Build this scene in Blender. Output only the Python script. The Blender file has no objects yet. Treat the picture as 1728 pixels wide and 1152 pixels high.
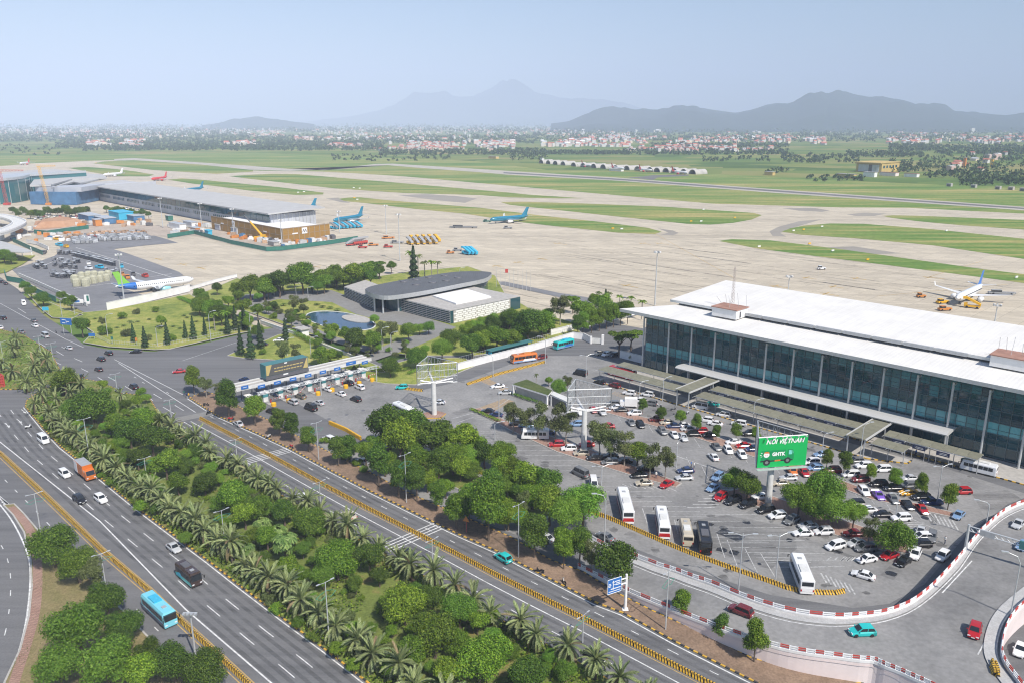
import bpy, math, random
from mathutils import Vector, Matrix, Euler
from math import sin, cos, pi, radians, sqrt, atan2

RN = random.Random(11)
scene = bpy.context.scene
COL = scene.collection
# ---------------------------------------------------------------- camera
F = 1350.0; HC = 80.0; TH = math.atan(369.0 / F); CT, ST = cos(TH), sin(TH)
cam_d = bpy.data.cameras.new('camera'); cam = bpy.data.objects.new('camera', cam_d); COL.objects.link(cam)
cam.location = (0, 0, HC); cam.rotation_euler = (pi / 2 - TH, 0, 0)
cam_d.sensor_width = 36.0; cam_d.lens = 36.0 * F / 1728.0; cam_d.clip_start = 1.0; cam_d.clip_end = 80000
scene.camera = cam
# ---------------------------------------------------------------- sky and sun
SUN_EL = radians(49); SUN_H = Vector((0.55, -0.83, 0)).normalized()
world = bpy.data.worlds.new('World'); scene.world = world; world.use_nodes = True
nt = world.node_tree; nt.nodes.clear()
sky = nt.nodes.new('ShaderNodeTexSky'); sky.sky_type = 'NISHITA'; sky.sun_disc = False
sky.sun_elevation = SUN_EL; sky.sun_rotation = atan2(SUN_H.x, SUN_H.y)
sky.air_density = 1.0; sky.dust_density = 0.9; sky.ozone_density = 4.0; sky.altitude = 20
bg = nt.nodes.new('ShaderNodeBackground'); bg.inputs['Strength'].default_value = 0.11
out = nt.nodes.new('ShaderNodeOutputWorld')
nt.links.new(sky.outputs[0], bg.inputs[0]); nt.links.new(bg.outputs[0], out.inputs[0])
sun_d = bpy.data.lights.new('sun', 'SUN'); sun_d.energy = 5.0; sun_d.angle = radians(0.53); sun_d.color = (1.0, 0.94, 0.86)
sun = bpy.data.objects.new('sun', sun_d); COL.objects.link(sun)
sv = SUN_H * cos(SUN_EL) + Vector((0, 0, sin(SUN_EL)))
sun.rotation_euler = (-sv).to_track_quat('-Z', 'Y').to_euler(); sun.location = sv * 500
vs = scene.view_settings; vs.view_transform = 'Standard'; vs.look = 'None'; vs.gamma = 1.0; vs.exposure = 0.26
vs.use_curve_mapping = False
cy = scene.cycles
cy.max_bounces = 4; cy.diffuse_bounces = 2; cy.glossy_bounces = 3; cy.transmission_bounces = 2; cy.volume_bounces = 2
cy.transparent_max_bounces = 4; cy.use_adaptive_sampling = False
cy.caustics_reflective = False; cy.caustics_refractive = False
cy.use_denoising = True
cy.pixel_filter_type = 'BLACKMAN_HARRIS'; cy.filter_width = 1.15

# ---------------------------------------------------------------- photo geometry
def G(px, py, z=0.0):
    "point of the ground (or of the level z) seen at that place of the 1728 x 1152 photograph"
    u = (px - 864) / F; v = (py - 576) / F
    t = (z - HC) / (-ST - v * CT)
    return Vector((u * t, (CT - v * ST) * t, z))
def P(x, y, z):
    d = y * CT - (z - HC) * ST
    return (864 + F * x / d, 576 - F * (y * ST + (z - HC) * CT) / d)
def depth(p): return p[1] * CT - (p[2] - HC) * ST
def height_to(base, py):
    "height of a point above ground point base that shows at picture row py"
    lo, hi = 0.0, 120.0
    for _ in range(40):
        m = (lo + hi) / 2
        if P(base[0], base[1], m)[1] > py: lo = m
        else: hi = m
    return lo
def Zm(ox, oy, sc, pts): return [(ox + x / sc, oy + y / sc) for x, y in pts]
def px2w(pts, z=0.0): return [G(x, y, z) for x, y in pts]
D1 = Vector((-0.7027, 0.7115, 0)); D2 = Vector((0.7115, 0.7027, 0))   # along / behind the terminal front
T0 = G(1086, 621); YAW_T = atan2(-D1.y, -D1.x)
def TW(s, t, z=0.0): return Vector((T0.x - D1.x * s + D2.x * t, T0.y - D1.y * s + D2.y * t, z))
def smooth(pts, n=4):
    "Catmull-Rom through the points"
    o = []; L = len(pts)
    for i in range(L - 1):
        p0, p1, p2, p3 = pts[max(i - 1, 0)], pts[i], pts[i + 1], pts[min(i + 2, L - 1)]
        for k in range(n):
            t = k / n
            o.append(tuple(0.5 * (2 * b + (c - a) * t + (2 * a - 5 * b + 4 * c - d) * t * t + (-a + 3 * b - 3 * c + d) * t ** 3)
                           for a, b, c, d in zip(p0, p1, p2, p3)))
    o.append(tuple(pts[-1])); return o

# ---------------------------------------------------------------- materials
def N(t, typ, **kw):
    n = t.nodes.new(typ)
    for k, v in kw.items(): setattr(n, k, v)
    return n
def setin(n, **kw):
    for k, v in kw.items():
        n.inputs[k.replace('_', ' ')].default_value = v
def base_mat(name):
    m = bpy.data.materials.new(name); m.use_nodes = True
    b = m.node_tree.nodes['Principled BSDF']
    return m, m.node_tree, b
def rgba(c): return (c[0], c[1], c[2], 1.0)
def mat(name, c, rough=0.6, var=0.12, scale=3.0, metal=0.0, spec=0.4, rnd=0.0, bump=0.0):
    "plain surface with mottled colour, per-object variation and a little relief"
    m, t, b = base_mat(name)
    tc = N(t, 'ShaderNodeTexCoord'); no = N(t, 'ShaderNodeTexNoise'); setin(no, Scale=scale, Detail=5.0, Roughness=0.6)
    t.links.new(tc.outputs['Object'], no.inputs['Vector'])
    mr = N(t, 'ShaderNodeMapRange'); mr.inputs[1].default_value = 0.3; mr.inputs[2].default_value = 0.7
    mr.inputs[3].default_value = 1 - var; mr.inputs[4].default_value = 1 + var
    t.links.new(no.outputs['Fac'], mr.inputs[0])
    hs = N(t, 'ShaderNodeHueSaturation'); hs.inputs['Color'].default_value = rgba(c)
    if rnd > 0:
        oi = N(t, 'ShaderNodeObjectInfo'); ma = N(t, 'ShaderNodeMath', operation='MULTIPLY_ADD')
        ma.inputs[1].default_value = 2 * rnd; ma.inputs[2].default_value = 1 - rnd
        t.links.new(oi.outputs['Random'], ma.inputs[0])
        mu = N(t, 'ShaderNodeMath', operation='MULTIPLY'); t.links.new(ma.outputs[0], mu.inputs[0]); t.links.new(mr.outputs[0], mu.inputs[1])
        t.links.new(mu.outputs[0], hs.inputs['Value'])
    else:
        t.links.new(mr.outputs[0], hs.inputs['Value'])
    t.links.new(hs.outputs[0], b.inputs['Base Color'])
    b.inputs['Roughness'].default_value = rough; b.inputs['Metallic'].default_value = metal
    b.inputs['Specular IOR Level'].default_value = spec
    if bump > 0:
        bp = N(t, 'ShaderNodeBump'); bp.inputs['Strength'].default_value = bump; bp.inputs['Distance'].default_value = 0.05
        t.links.new(no.outputs['Fac'], bp.inputs['Height']); t.links.new(bp.outputs[0], b.inputs['Normal'])
    return m
def ground_mat(name, cols, scales, rough=0.9, rot=0.0, stretch=(1, 1, 1), fine=6.0, finevar=0.15):
    "large surface: ramp of colours over stretched world-space noise, plus a finer grain"
    m, t, b = base_mat(name)
    tc = N(t, 'ShaderNodeTexCoord'); mp = N(t, 'ShaderNodeMapping')
    mp.inputs['Rotation'].default_value = (0, 0, rot); mp.inputs['Scale'].default_value = stretch
    t.links.new(tc.outputs['Object'], mp.inputs['Vector'])
    n1 = N(t, 'ShaderNodeTexNoise'); setin(n1, Scale=scales[0], Detail=8.0, Roughness=0.62)
    n2 = N(t, 'ShaderNodeTexNoise'); setin(n2, Scale=scales[1], Detail=6.0, Roughness=0.65)
    t.links.new(mp.outputs[0], n1.inputs['Vector']); t.links.new(mp.outputs[0], n2.inputs['Vector'])
    mx = N(t, 'ShaderNodeMath', operation='MULTIPLY_ADD'); mx.inputs[1].default_value = 0.5
    ml = N(t, 'ShaderNodeMath', operation='MULTIPLY'); ml.inputs[1].default_value = 0.5
    t.links.new(n2.outputs['Fac'], ml.inputs[0]); t.links.new(n1.outputs['Fac'], mx.inputs[0]); t.links.new(ml.outputs[0], mx.inputs[2])
    rp = N(t, 'ShaderNodeValToRGB'); el = rp.color_ramp.elements
    for i, (pos, c) in enumerate(cols):
        e = el[i] if i < 2 else el.new(pos)
        e.position = pos; e.color = rgba(c)
    t.links.new(mx.outputs[0], rp.inputs[0])
    n3 = N(t, 'ShaderNodeTexNoise'); setin(n3, Scale=fine, Detail=4.0); t.links.new(tc.outputs['Object'], n3.inputs['Vector'])
    mr = N(t, 'ShaderNodeMapRange'); mr.inputs[1].default_value = 0.3; mr.inputs[2].default_value = 0.7
    mr.inputs[3].default_value = 1 - finevar; mr.inputs[4].default_value = 1 + finevar
    t.links.new(n3.outputs['Fac'], mr.inputs[0])
    hs = N(t, 'ShaderNodeHueSaturation'); t.links.new(rp.outputs[0], hs.inputs['Color']); t.links.new(mr.outputs[0], hs.inputs['Value'])
    t.links.new(hs.outputs[0], b.inputs['Base Color']); b.inputs['Roughness'].default_value = rough
    b.inputs['Specular IOR Level'].default_value = 0.25
    return m
def slab_mat(name, cols, sx, sy, rot, joint=0.6):
    "concrete paving: ground_mat colours with cast slab joints"
    m = ground_mat(name, cols, (0.014, 0.12), rot=rot, stretch=(0.16, 3.0, 1), fine=1.2, finevar=0.07)
    t = m.node_tree; b = t.nodes['Principled BSDF']
    tc = N(t, 'ShaderNodeTexCoord'); mp = N(t, 'ShaderNodeMapping'); mp.inputs['Rotation'].default_value = (0, 0, rot)
    t.links.new(tc.outputs['Object'], mp.inputs['Vector'])
    br = N(t, 'ShaderNodeTexBrick'); br.offset = 0.0
    setin(br, Scale=1.0, Mortar_Size=0.09, Mortar_Smooth=0.1, Brick_Width=sx, Row_Height=sy, Color1=(1, 1, 1, 1), Color2=(0.86, 0.86, 0.87, 1), Mortar=(joint, joint, joint, 1))
    t.links.new(mp.outputs[0], br.inputs['Vector'])
    old = b.inputs['Base Color'].links[0].from_socket
    mu = N(t, 'ShaderNodeMix', data_type='RGBA', blend_type='MULTIPLY'); mu.inputs[0].default_value = 1.0
    t.links.new(old, mu.inputs[6]); t.links.new(br.outputs['Color'], mu.inputs[7]); t.links.new(mu.outputs[2], b.inputs['Base Color'])
    return m
def leaf_mat(name, c1, c2, c3, trans=0.22):
    m, t, b = base_mat(name)
    ge = N(t, 'ShaderNodeNewGeometry'); rp = N(t, 'ShaderNodeValToRGB'); el = rp.color_ramp.elements
    el[0].position = 0.0; el[0].color = rgba(c1); el[1].position = 0.55; el[1].color = rgba(c2)
    e = el.new(1.0); e.color = rgba(c3)
    t.links.new(ge.outputs['Random Per Island'], rp.inputs[0])
    oi = N(t, 'ShaderNodeObjectInfo'); mr = N(t, 'ShaderNodeMapRange'); mr.inputs[3].default_value = 0.72; mr.inputs[4].default_value = 1.3
    t.links.new(oi.outputs['Random'], mr.inputs[0])
    hs = N(t, 'ShaderNodeHueSaturation'); t.links.new(rp.outputs[0], hs.inputs['Color']); t.links.new(mr.outputs[0], hs.inputs['Value'])
    m2 = N(t, 'ShaderNodeMapRange'); m2.inputs[3].default_value = 0.485; m2.inputs[4].default_value = 0.512
    mm = N(t, 'ShaderNodeMath', operation='FRACT'); m7 = N(t, 'ShaderNodeMath', operation='MULTIPLY'); m7.inputs[1].default_value = 7.3
    t.links.new(oi.outputs['Random'], m7.inputs[0]); t.links.new(m7.outputs[0], mm.inputs[0]); t.links.new(mm.outputs[0], m2.inputs[0])
    t.links.new(m2.outputs[0], hs.inputs['Hue'])
    t.links.new(hs.outputs[0], b.inputs['Base Color']); b.inputs['Roughness'].default_value = 0.55; b.inputs['Specular IOR Level'].default_value = 0.25
    tr = N(t, 'ShaderNodeBsdfTranslucent'); t.links.new(hs.outputs[0], tr.inputs['Color'])
    mx = N(t, 'ShaderNodeMixShader'); mx.inputs[0].default_value = trans
    o = t.nodes['Material Output']; t.links.new(b.outputs[0], mx.inputs[1]); t.links.new(tr.outputs[0], mx.inputs[2]); t.links.new(mx.outputs[0], o.inputs[0])
    return m
def stripe_mat(name, c1, c2, period, duty=0.5, slant=0.0, rough=0.6):
    "painted bands along local x, leaning by slant"
    m, t, b = base_mat(name)
    tc = N(t, 'ShaderNodeTexCoord'); sp = N(t, 'ShaderNodeSeparateXYZ'); t.links.new(tc.outputs['Object'], sp.inputs[0])
    a = N(t, 'ShaderNodeMath', operation='MULTIPLY_ADD'); a.inputs[1].default_value = slant
    t.links.new(sp.outputs['Z'], a.inputs[0]); t.links.new(sp.outputs['X'], a.inputs[2])
    d = N(t, 'ShaderNodeMath', operation='DIVIDE'); d.inputs[1].default_value = period; t.links.new(a.outputs[0], d.inputs[0])
    f = N(t, 'ShaderNodeMath', operation='FRACT'); t.links.new(d.outputs[0], f.inputs[0])
    g = N(t, 'ShaderNodeMath', operation='GREATER_THAN'); g.inputs[1].default_value = duty; t.links.new(f.outputs[0], g.inputs[0])
    no = N(t, 'ShaderNodeTexNoise'); setin(no, Scale=2.5, Detail=5.0); t.links.new(tc.outputs['Object'], no.inputs['Vector'])
    mr = N(t, 'ShaderNodeMapRange'); mr.inputs[1].default_value = 0.3; mr.inputs[2].default_value = 0.7; mr.inputs[3].default_value = 0.75; mr.inputs[4].default_value = 1.1
    t.links.new(no.outputs['Fac'], mr.inputs[0])
    mx = N(t, 'ShaderNodeMix', data_type='RGBA'); mx.inputs[6].default_value = rgba(c1); mx.inputs[7].default_value = rgba(c2)
    t.links.new(g.outputs[0], mx.inputs[0])
    hs = N(t, 'ShaderNodeHueSaturation'); t.links.new(mx.outputs[2], hs.inputs['Color']); t.links.new(mr.outputs[0], hs.inputs['Value'])
    t.links.new(hs.outputs[0], b.inputs['Base Color']); b.inputs['Roughness'].default_value = rough
    return m
def paint(name, c, rough=0.25):
    "car paint with clear coat"
    m = mat(name, c, rough=rough, var=0.04, scale=1.5, spec=0.5)
    b = m.node_tree.nodes['Principled BSDF']; b.inputs['Coat Weight'].default_value = 0.5; b.inputs['Coat Roughness'].default_value = 0.06
    return m
def worn_paint(name, c, wear=0.5):
    "road paint with worn holes"
    m, t, b = base_mat(name)
    tc = N(t, 'ShaderNodeTexCoord'); no = N(t, 'ShaderNodeTexNoise'); setin(no, Scale=1.3, Detail=8.0, Roughness=0.75)
    t.links.new(tc.outputs['Object'], no.inputs['Vector'])
    mr = N(t, 'ShaderNodeMapRange'); mr.inputs[1].default_value = 0.36; mr.inputs[2].default_value = 0.6
    mr.inputs[3].default_value = wear; mr.inputs[4].default_value = 0.0; t.links.new(no.outputs['Fac'], mr.inputs[0])
    mx = N(t, 'ShaderNodeMix', data_type='RGBA'); mx.inputs[6].default_value = rgba(c); mx.inputs[7].default_value = (0.16, 0.16, 0.165, 1)
    t.links.new(mr.outputs[0], mx.inputs[0]); t.links.new(mx.outputs[2], b.inputs['Base Color']); b.inputs['Roughness'].default_value = 0.8
    return m

M = {}
AX = atan2(D1.y, D1.x)
M['asphalt'] = ground_mat('asphalt', [(0.32, (0.1, 0.1, 0.103)), (0.7, (0.21, 0.208, 0.208)), (0.5, (0.155, 0.155, 0.158))], (0.02, 0.35), rot=0.77, stretch=(0.06, 1.3, 1), fine=3.0, finevar=0.1, rough=0.85)
M['lot_asphalt'] = ground_mat('lot_asphalt', [(0.3, (0.145, 0.144, 0.142)), (0.68, (0.32, 0.312, 0.302)), (0.5, (0.245, 0.241, 0.235))], (0.03, 0.14), fine=1.4, finevar=0.12, rough=0.9)
M['dark_asphalt'] = ground_mat('dark_asphalt', [(0.3, (0.15, 0.152, 0.16)), (0.7, (0.25, 0.25, 0.258))], (0.03, 0.2), fine=3.0, finevar=0.1, rough=0.9)
M['shoulder'] = ground_mat('shoulder', [(0.3, (0.2, 0.195, 0.185)), (0.7, (0.28, 0.275, 0.26))], (0.05, 0.4), fine=3.0, finevar=0.1)
M['apron'] = slab_mat('apron', [(0.3, (0.36, 0.315, 0.245)), (0.7, (0.68, 0.6, 0.465)), (0.5, (0.54, 0.475, 0.37))], 9.0, 6.0, -AX)
M['taxi'] = slab_mat('taxiway_concrete', [(0.3, (0.4, 0.37, 0.31)), (0.7, (0.54, 0.5, 0.43))], 12.0, 8.0, -AX, 0.75)
M['runway'] = mat('runway_concrete', (0.52, 0.5, 0.46), 0.9, 0.15, 0.05)
M['rubber'] = ground_mat('rubber_stain', [(0.3, (0.1, 0.1, 0.1)), (0.7, (0.22, 0.21, 0.2))], (0.02, 0.2), rot=-AX, stretch=(0.2, 2, 1))
M['skid'] = ground_mat('skid_stain', [(0.3, (0.25, 0.23, 0.2)), (0.7, (0.36, 0.33, 0.28))], (0.02, 0.2), rot=-AX, stretch=(0.2, 2, 1))
M['airgrass'] = ground_mat('airfield_grass', [(0.38, (0.075, 0.165, 0.025)), (0.64, (0.46, 0.36, 0.15)), (0.47, (0.13, 0.22, 0.04)), (0.55, (0.28, 0.28, 0.085))], (0.007, 0.05), rot=-AX, stretch=(0.2, 1.8, 1), fine=0.3, finevar=0.15)
M['lawn'] = ground_mat('lawn', [(0.34, (0.1, 0.16, 0.03)), (0.68, (0.42, 0.37, 0.12)), (0.5, (0.25, 0.28, 0.06))], (0.05, 0.3), fine=2.5, finevar=0.22)
M['strip_grass'] = ground_mat('strip_grass', [(0.3, (0.09, 0.12, 0.03)), (0.7, (0.3, 0.17, 0.09)), (0.52, (0.16, 0.2, 0.045))], (0.06, 0.3), fine=2.5, finevar=0.2)
M['dirt'] = ground_mat('bare_dirt', [(0.3, (0.13, 0.1, 0.065)), (0.7, (0.34, 0.24, 0.165)), (0.5, (0.24, 0.165, 0.115))], (0.06, 0.4), fine=3, finevar=0.2)
M['dry_grass'] = ground_mat('dry_grass', [(0.3, (0.17, 0.16, 0.06)), (0.7, (0.3, 0.21, 0.13)), (0.5, (0.23, 0.19, 0.09))], (0.06, 0.4), fine=3, finevar=0.2)
M['brick_pave'] = slab_mat('brick_paving', [(0.3, (0.33, 0.19, 0.14)), (0.7, (0.46, 0.31, 0.25))], 0.8, 0.4, 0.2, 0.7)
M['earth'] = ground_mat('orange_earth', [(0.3, (0.38, 0.2, 0.11)), (0.7, (0.52, 0.32, 0.2))], (0.05, 0.3))
M['site'] = ground_mat('building_site', [(0.3, (0.3, 0.25, 0.2)), (0.7, (0.55, 0.47, 0.39))], (0.05, 0.3))
M['white_line'] = worn_paint('white_road_paint', (0.78, 0.78, 0.76), 0.6)
M['yellow_line'] = worn_paint('yellow_road_paint', (0.62, 0.4, 0.1), 0.7)
M['tan_line'] = worn_paint('faded_orange_road_paint', (0.42, 0.3, 0.17), 0.8)
M['kerb_y'] = mat('yellow_kerb_paint', (0.62, 0.37, 0.05), 0.7, 0.2)
M['kerb_k'] = mat('black_kerb_paint', (0.05, 0.05, 0.05), 0.7, 0.2)
M['concrete'] = mat('concrete', (0.42, 0.4, 0.37), 0.85, 0.15, 0.8)
M['pale_conc'] = mat('pale_concrete', (0.62, 0.62, 0.6), 0.8, 0.12, 0.7)
M['white'] = mat('white_wall', (0.8, 0.79, 0.78), 0.7, 0.08, 0.4)
M['pinkwall'] = mat('pale_pink_wall', (0.78, 0.68, 0.66), 0.75, 0.08, 0.25)
M['roofwhite'] = None
M['steel'] = mat('grey_steel', (0.45, 0.46, 0.47), 0.45, 0.1, 1.0, metal=0.3)
M['galv'] = mat('galvanised_steel', (0.6, 0.62, 0.63), 0.4, 0.1, 1.0, metal=0.4)
M['darksteel'] = mat('dark_steel', (0.12, 0.12, 0.13), 0.5, 0.1)
M['whitesteel'] = mat('white_painted_steel', (0.8, 0.8, 0.8), 0.5, 0.06)
M['teal_steel'] = mat('teal_green_steel', (0.04, 0.26, 0.18), 0.5, 0.1)
M['rust'] = mat('rusty_steel', (0.42, 0.36, 0.33), 0.7, 0.25, 2)
M['black'] = mat('black_rubber', (0.025, 0.025, 0.027), 0.7, 0.2)
M['rim'] = mat('silver_rim', (0.5, 0.5, 0.52), 0.35, 0.05, metal=0.7)
M['glass'] = mat('dark_vehicle_glass', (0.02, 0.025, 0.03), 0.06, 0.05, 1, spec=0.7)
M['lampglass'] = mat('headlight_glass', (0.75, 0.76, 0.78), 0.15, 0.02, spec=0.6)
M['taillight'] = mat('red_tail_light', (0.4, 0.02, 0.02), 0.2, 0.02)
M['plate'] = mat('number_plate', (0.8, 0.8, 0.78), 0.5, 0.02)
M['bark'] = mat('bark', (0.13, 0.1, 0.075), 0.9, 0.3, 4)
M['palebark'] = mat('pale_bark', (0.3, 0.27, 0.23), 0.9, 0.2, 4)
M['yb'] = stripe_mat('yellow_black_stripes', (0.035, 0.032, 0.03), (0.72, 0.43, 0.04), 0.5, 0.42, 0.45)
M['rw'] = stripe_mat('red_white_stripes', (0.6, 0.05, 0.04), (0.8, 0.8, 0.8), 0.8)
M['blue_sign'] = mat('blue_sign_face', (0.03, 0.15, 0.46), 0.4, 0.05)
M['red'] = mat('red_paint', (0.5, 0.07, 0.055), 0.5, 0.1)
M['yellow'] = mat('yellow_paint', (0.75, 0.42, 0.02), 0.5, 0.1)
M['orange'] = mat('orange_paint', (0.6, 0.24, 0.06), 0.5, 0.1)
M['cyan'] = mat('cyan_paint', (0.05, 0.42, 0.62), 0.5, 0.1)
M['green'] = mat('dark_green_sheet', (0.04, 0.17, 0.13), 0.6, 0.12, 0.5)
M['bluesheet'] = mat('blue_site_net', (0.07, 0.17, 0.31), 0.7, 0.25, 0.15)
M['gold'] = None
M['water'] = mat('pond_water', (0.025, 0.07, 0.13), 0.08, 0.2, 0.4, spec=0.6)
M['tarp'] = mat('beige_tarpaulin', (0.42, 0.41, 0.3), 0.8, 0.2, 1.2, bump=0.5)
M['box_grey'] = mat('grey_container', (0.4, 0.41, 0.42), 0.5, 0.15, 1, metal=0.2, rnd=0.45)
M['tan'] = mat('tan_skin', (0.45, 0.28, 0.2), 0.6, 0.05)
M['navy'] = mat('navy_cloth', (0.03, 0.04, 0.09), 0.85, 0.1)
# foliage
M['lf_mid'] = leaf_mat('leaf_mid', (0.05, 0.108, 0.008), (0.125, 0.228, 0.014), (0.26, 0.37, 0.035))
M['lf_dark'] = leaf_mat('leaf_dark', (0.03, 0.07, 0.008), (0.075, 0.15, 0.012), (0.165, 0.25, 0.03))
M['lf_bright'] = leaf_mat('leaf_bright', (0.078, 0.175, 0.017), (0.138, 0.267, 0.024), (0.230, 0.368, 0.046))
M['lf_olive'] = leaf_mat('leaf_olive', (0.075, 0.100, 0.027), (0.125, 0.158, 0.048), (0.200, 0.234, 0.084))
M['lf_palm'] = leaf_mat('leaf_palm', (0.085, 0.12, 0.035), (0.2, 0.25, 0.09), (0.4, 0.44, 0.22), 0.12)
M['lf_deadpalm'] = leaf_mat('leaf_palm_dry', (0.16, 0.12, 0.06), (0.26, 0.2, 0.1), (0.34, 0.28, 0.16), 0.1)
M['lf_fan'] = leaf_mat('leaf_fan', (0.075, 0.140, 0.032), (0.150, 0.234, 0.053), (0.275, 0.351, 0.105), 0.15)
M['lf_conifer'] = leaf_mat('leaf_conifer', (0.019, 0.047, 0.015), (0.031, 0.070, 0.021), (0.056, 0.105, 0.032), 0.1)
M['lf_far'] = leaf_mat('leaf_far', (0.03, 0.065, 0.02), (0.055, 0.105, 0.03), (0.09, 0.15, 0.045), 0.15)

def wear_mat(name, c, amt, sc):
    m, t, b = base_mat(name)
    tc = N(t, 'ShaderNodeTexCoord'); mp = N(t, 'ShaderNodeMapping'); mp.inputs['Rotation'].default_value = (0, 0, 0.77); mp.inputs['Scale'].default_value = (0.1, 1.0, 1)
    t.links.new(tc.outputs['Object'], mp.inputs['Vector']); no = N(t, 'ShaderNodeTexNoise'); setin(no, Scale=sc, Detail=6.0, Roughness=0.7); t.links.new(mp.outputs[0], no.inputs['Vector'])
    mr = N(t, 'ShaderNodeMapRange'); mr.inputs[1].default_value = 0.35; mr.inputs[2].default_value = 0.7; mr.inputs[3].default_value = 0.0; mr.inputs[4].default_value = amt; t.links.new(no.outputs['Fac'], mr.inputs[0])
    tr = N(t, 'ShaderNodeBsdfTransparent'); mx = N(t, 'ShaderNodeMixShader'); t.links.new(mr.outputs[0], mx.inputs[0]); t.links.new(tr.outputs[0], mx.inputs[1]); t.links.new(b.outputs[0], mx.inputs[2])
    t.links.new(mx.outputs[0], t.nodes['Material Output'].inputs[0]); b.inputs['Base Color'].default_value = rgba(c); b.inputs['Roughness'].default_value = 0.8
    return m
M['wear'] = wear_mat('tyre_wear', (0.06, 0.06, 0.062), 0.38, 0.25); M['oil'] = wear_mat('oil_stain', (0.05, 0.05, 0.05), 0.55, 1.5); M['patch'] = wear_mat('tar_patch', (0.1, 0.1, 0.102), 0.4, 0.4)
# ---------------------------------------------------------------- mesh helpers
class MB:
    def __init__(s): s.v = []; s.f = []; s.m = []
    def add(s, vs, fs, m=0):
        o = len(s.v); s.v += [tuple(v) for v in vs]
        s.f += [tuple(i + o for i in f) for f in fs]; s.m += [m] * len(fs)
        return s
    def quad(s, a, b, c, d, m=0): return s.add([a, b, c, d], [(0, 1, 2, 3)], m)
    def box(s, c, sz, rz=0.0, m=0):
        cx, cy, cz = c; x, y, z = sz[0] / 2, sz[1] / 2, sz[2] / 2; ca, sa = cos(rz), sin(rz)
        vs = [(cx + a * x * ca - b * y * sa, cy + a * x * sa + b * y * ca, cz + d * z)
              for d in (-1, 1) for a, b in ((-1, -1), (1, -1), (1, 1), (-1, 1))]
        return s.add(vs, [(3, 2, 1, 0), (4, 5, 6, 7), (0, 1, 5, 4), (1, 2, 6, 5), (2, 3, 7, 6), (3, 0, 4, 7)], m)
    def prism(s, pts, z0, z1, m=0, mtop=None):
        "pts = outline (x, y); z0/z1 numbers or lists"
        n = len(pts); a = sum(pts[i][0] * pts[(i + 1) % n][1] - pts[(i + 1) % n][0] * pts[i][1] for i in range(n))
        if a < 0: pts = list(pts)[::-1]
        Z0 = z0 if isinstance(z0, list) else [z0] * n; Z1 = z1 if isinstance(z1, list) else [z1] * n
        if a < 0: Z0 = Z0[::-1] if isinstance(z0, list) else Z0; Z1 = Z1[::-1] if isinstance(z1, list) else Z1
        vs = [(p[0], p[1], Z0[i]) for i, p in enumerate(pts)] + [(p[0], p[1], Z1[i]) for i, p in enumerate(pts)]
        s.add(vs, [tuple(range(n - 1, -1, -1))] + [(i, (i + 1) % n, n + (i + 1) % n, n + i) for i in range(n)], m)
        s.f.append(tuple(len(s.v) - n + i for i in range(n))); s.m.append(m if mtop is None else mtop)
        return s
    def tube(s, pts, r, n=6, m=0, cap=True):
        "tube along pts; r number or list"
        pts = [Vector(p) for p in pts]; k = len(pts); rr = r if isinstance(r, (list, tuple)) else [r] * k
        vs = []; fs = []
        for i, p in enumerate(pts):
            d = (pts[min(i + 1, k - 1)] - pts[max(i - 1, 0)]).normalized()
            u = d.cross(Vector((0, 0, 1)) if abs(d.z) < 0.95 else Vector((1, 0, 0))).normalized(); w = d.cross(u)
            for j in range(n):
                a = 2 * pi * j / n
                vs.append(p + u * (rr[i] * cos(a)) + w * (rr[i] * sin(a)))
        for i in range(k - 1):
            for j in range(n):
                a, b = i * n + j, i * n + (j + 1) % n
                fs.append((a, a + n, b + n, b))
        if cap: fs += [tuple(range(n)), tuple((k - 1) * n + n - 1 - j for j in range(n))]
        return s.add(vs, fs, m)
    def bar(s, a, b, w, m=0): return s.tube([a, b], w, 4, m)
    def loft(s, rings, m=0, cap=True):
        n = len(rings[0]); vs = [v for r in rings for v in r]; fs = []
        for i in range(len(rings) - 1):
            for j in range(n):
                a, b = i * n + j, i * n + (j + 1) % n
                fs.append((a, b, b + n, a + n))
        if cap: fs += [tuple(range(n - 1, -1, -1)), tuple((len(rings) - 1) * n + j for j in range(n))]
        return s.add(vs, fs, m)
    def lathe(s, prof, n=12, m=0, axis='z', c=(0, 0, 0)):
        rings = []
        for r, h in prof:
            ring = []
            for j in range(n):
                a = 2 * pi * j / n
                if axis == 'z': ring.append((c[0] + r * cos(a), c[1] + r * sin(a), c[2] + h))
                elif axis == 'x': ring.append((c[0] + h, c[1] + r * cos(a), c[2] + r * sin(a)))
                else: ring.append((c[0] + r * sin(a), c[1] + h, c[2] + r * cos(a)))
            rings.append(ring)
        return s.loft(rings, m)
    def mesh(s, name, mats, smooth_=False):
        me = bpy.data.meshes.new(name); me.from_pydata(s.v, [], s.f)
        for x in (mats if isinstance(mats, (list, tuple)) else [mats]): me.materials.append(x)
        if len(set(s.m)) > 1: me.polygons.foreach_set('material_index', s.m)
        if smooth_: me.polygons.foreach_set('use_smooth', [True] * len(s.f))
        me.update(); return me

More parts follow.
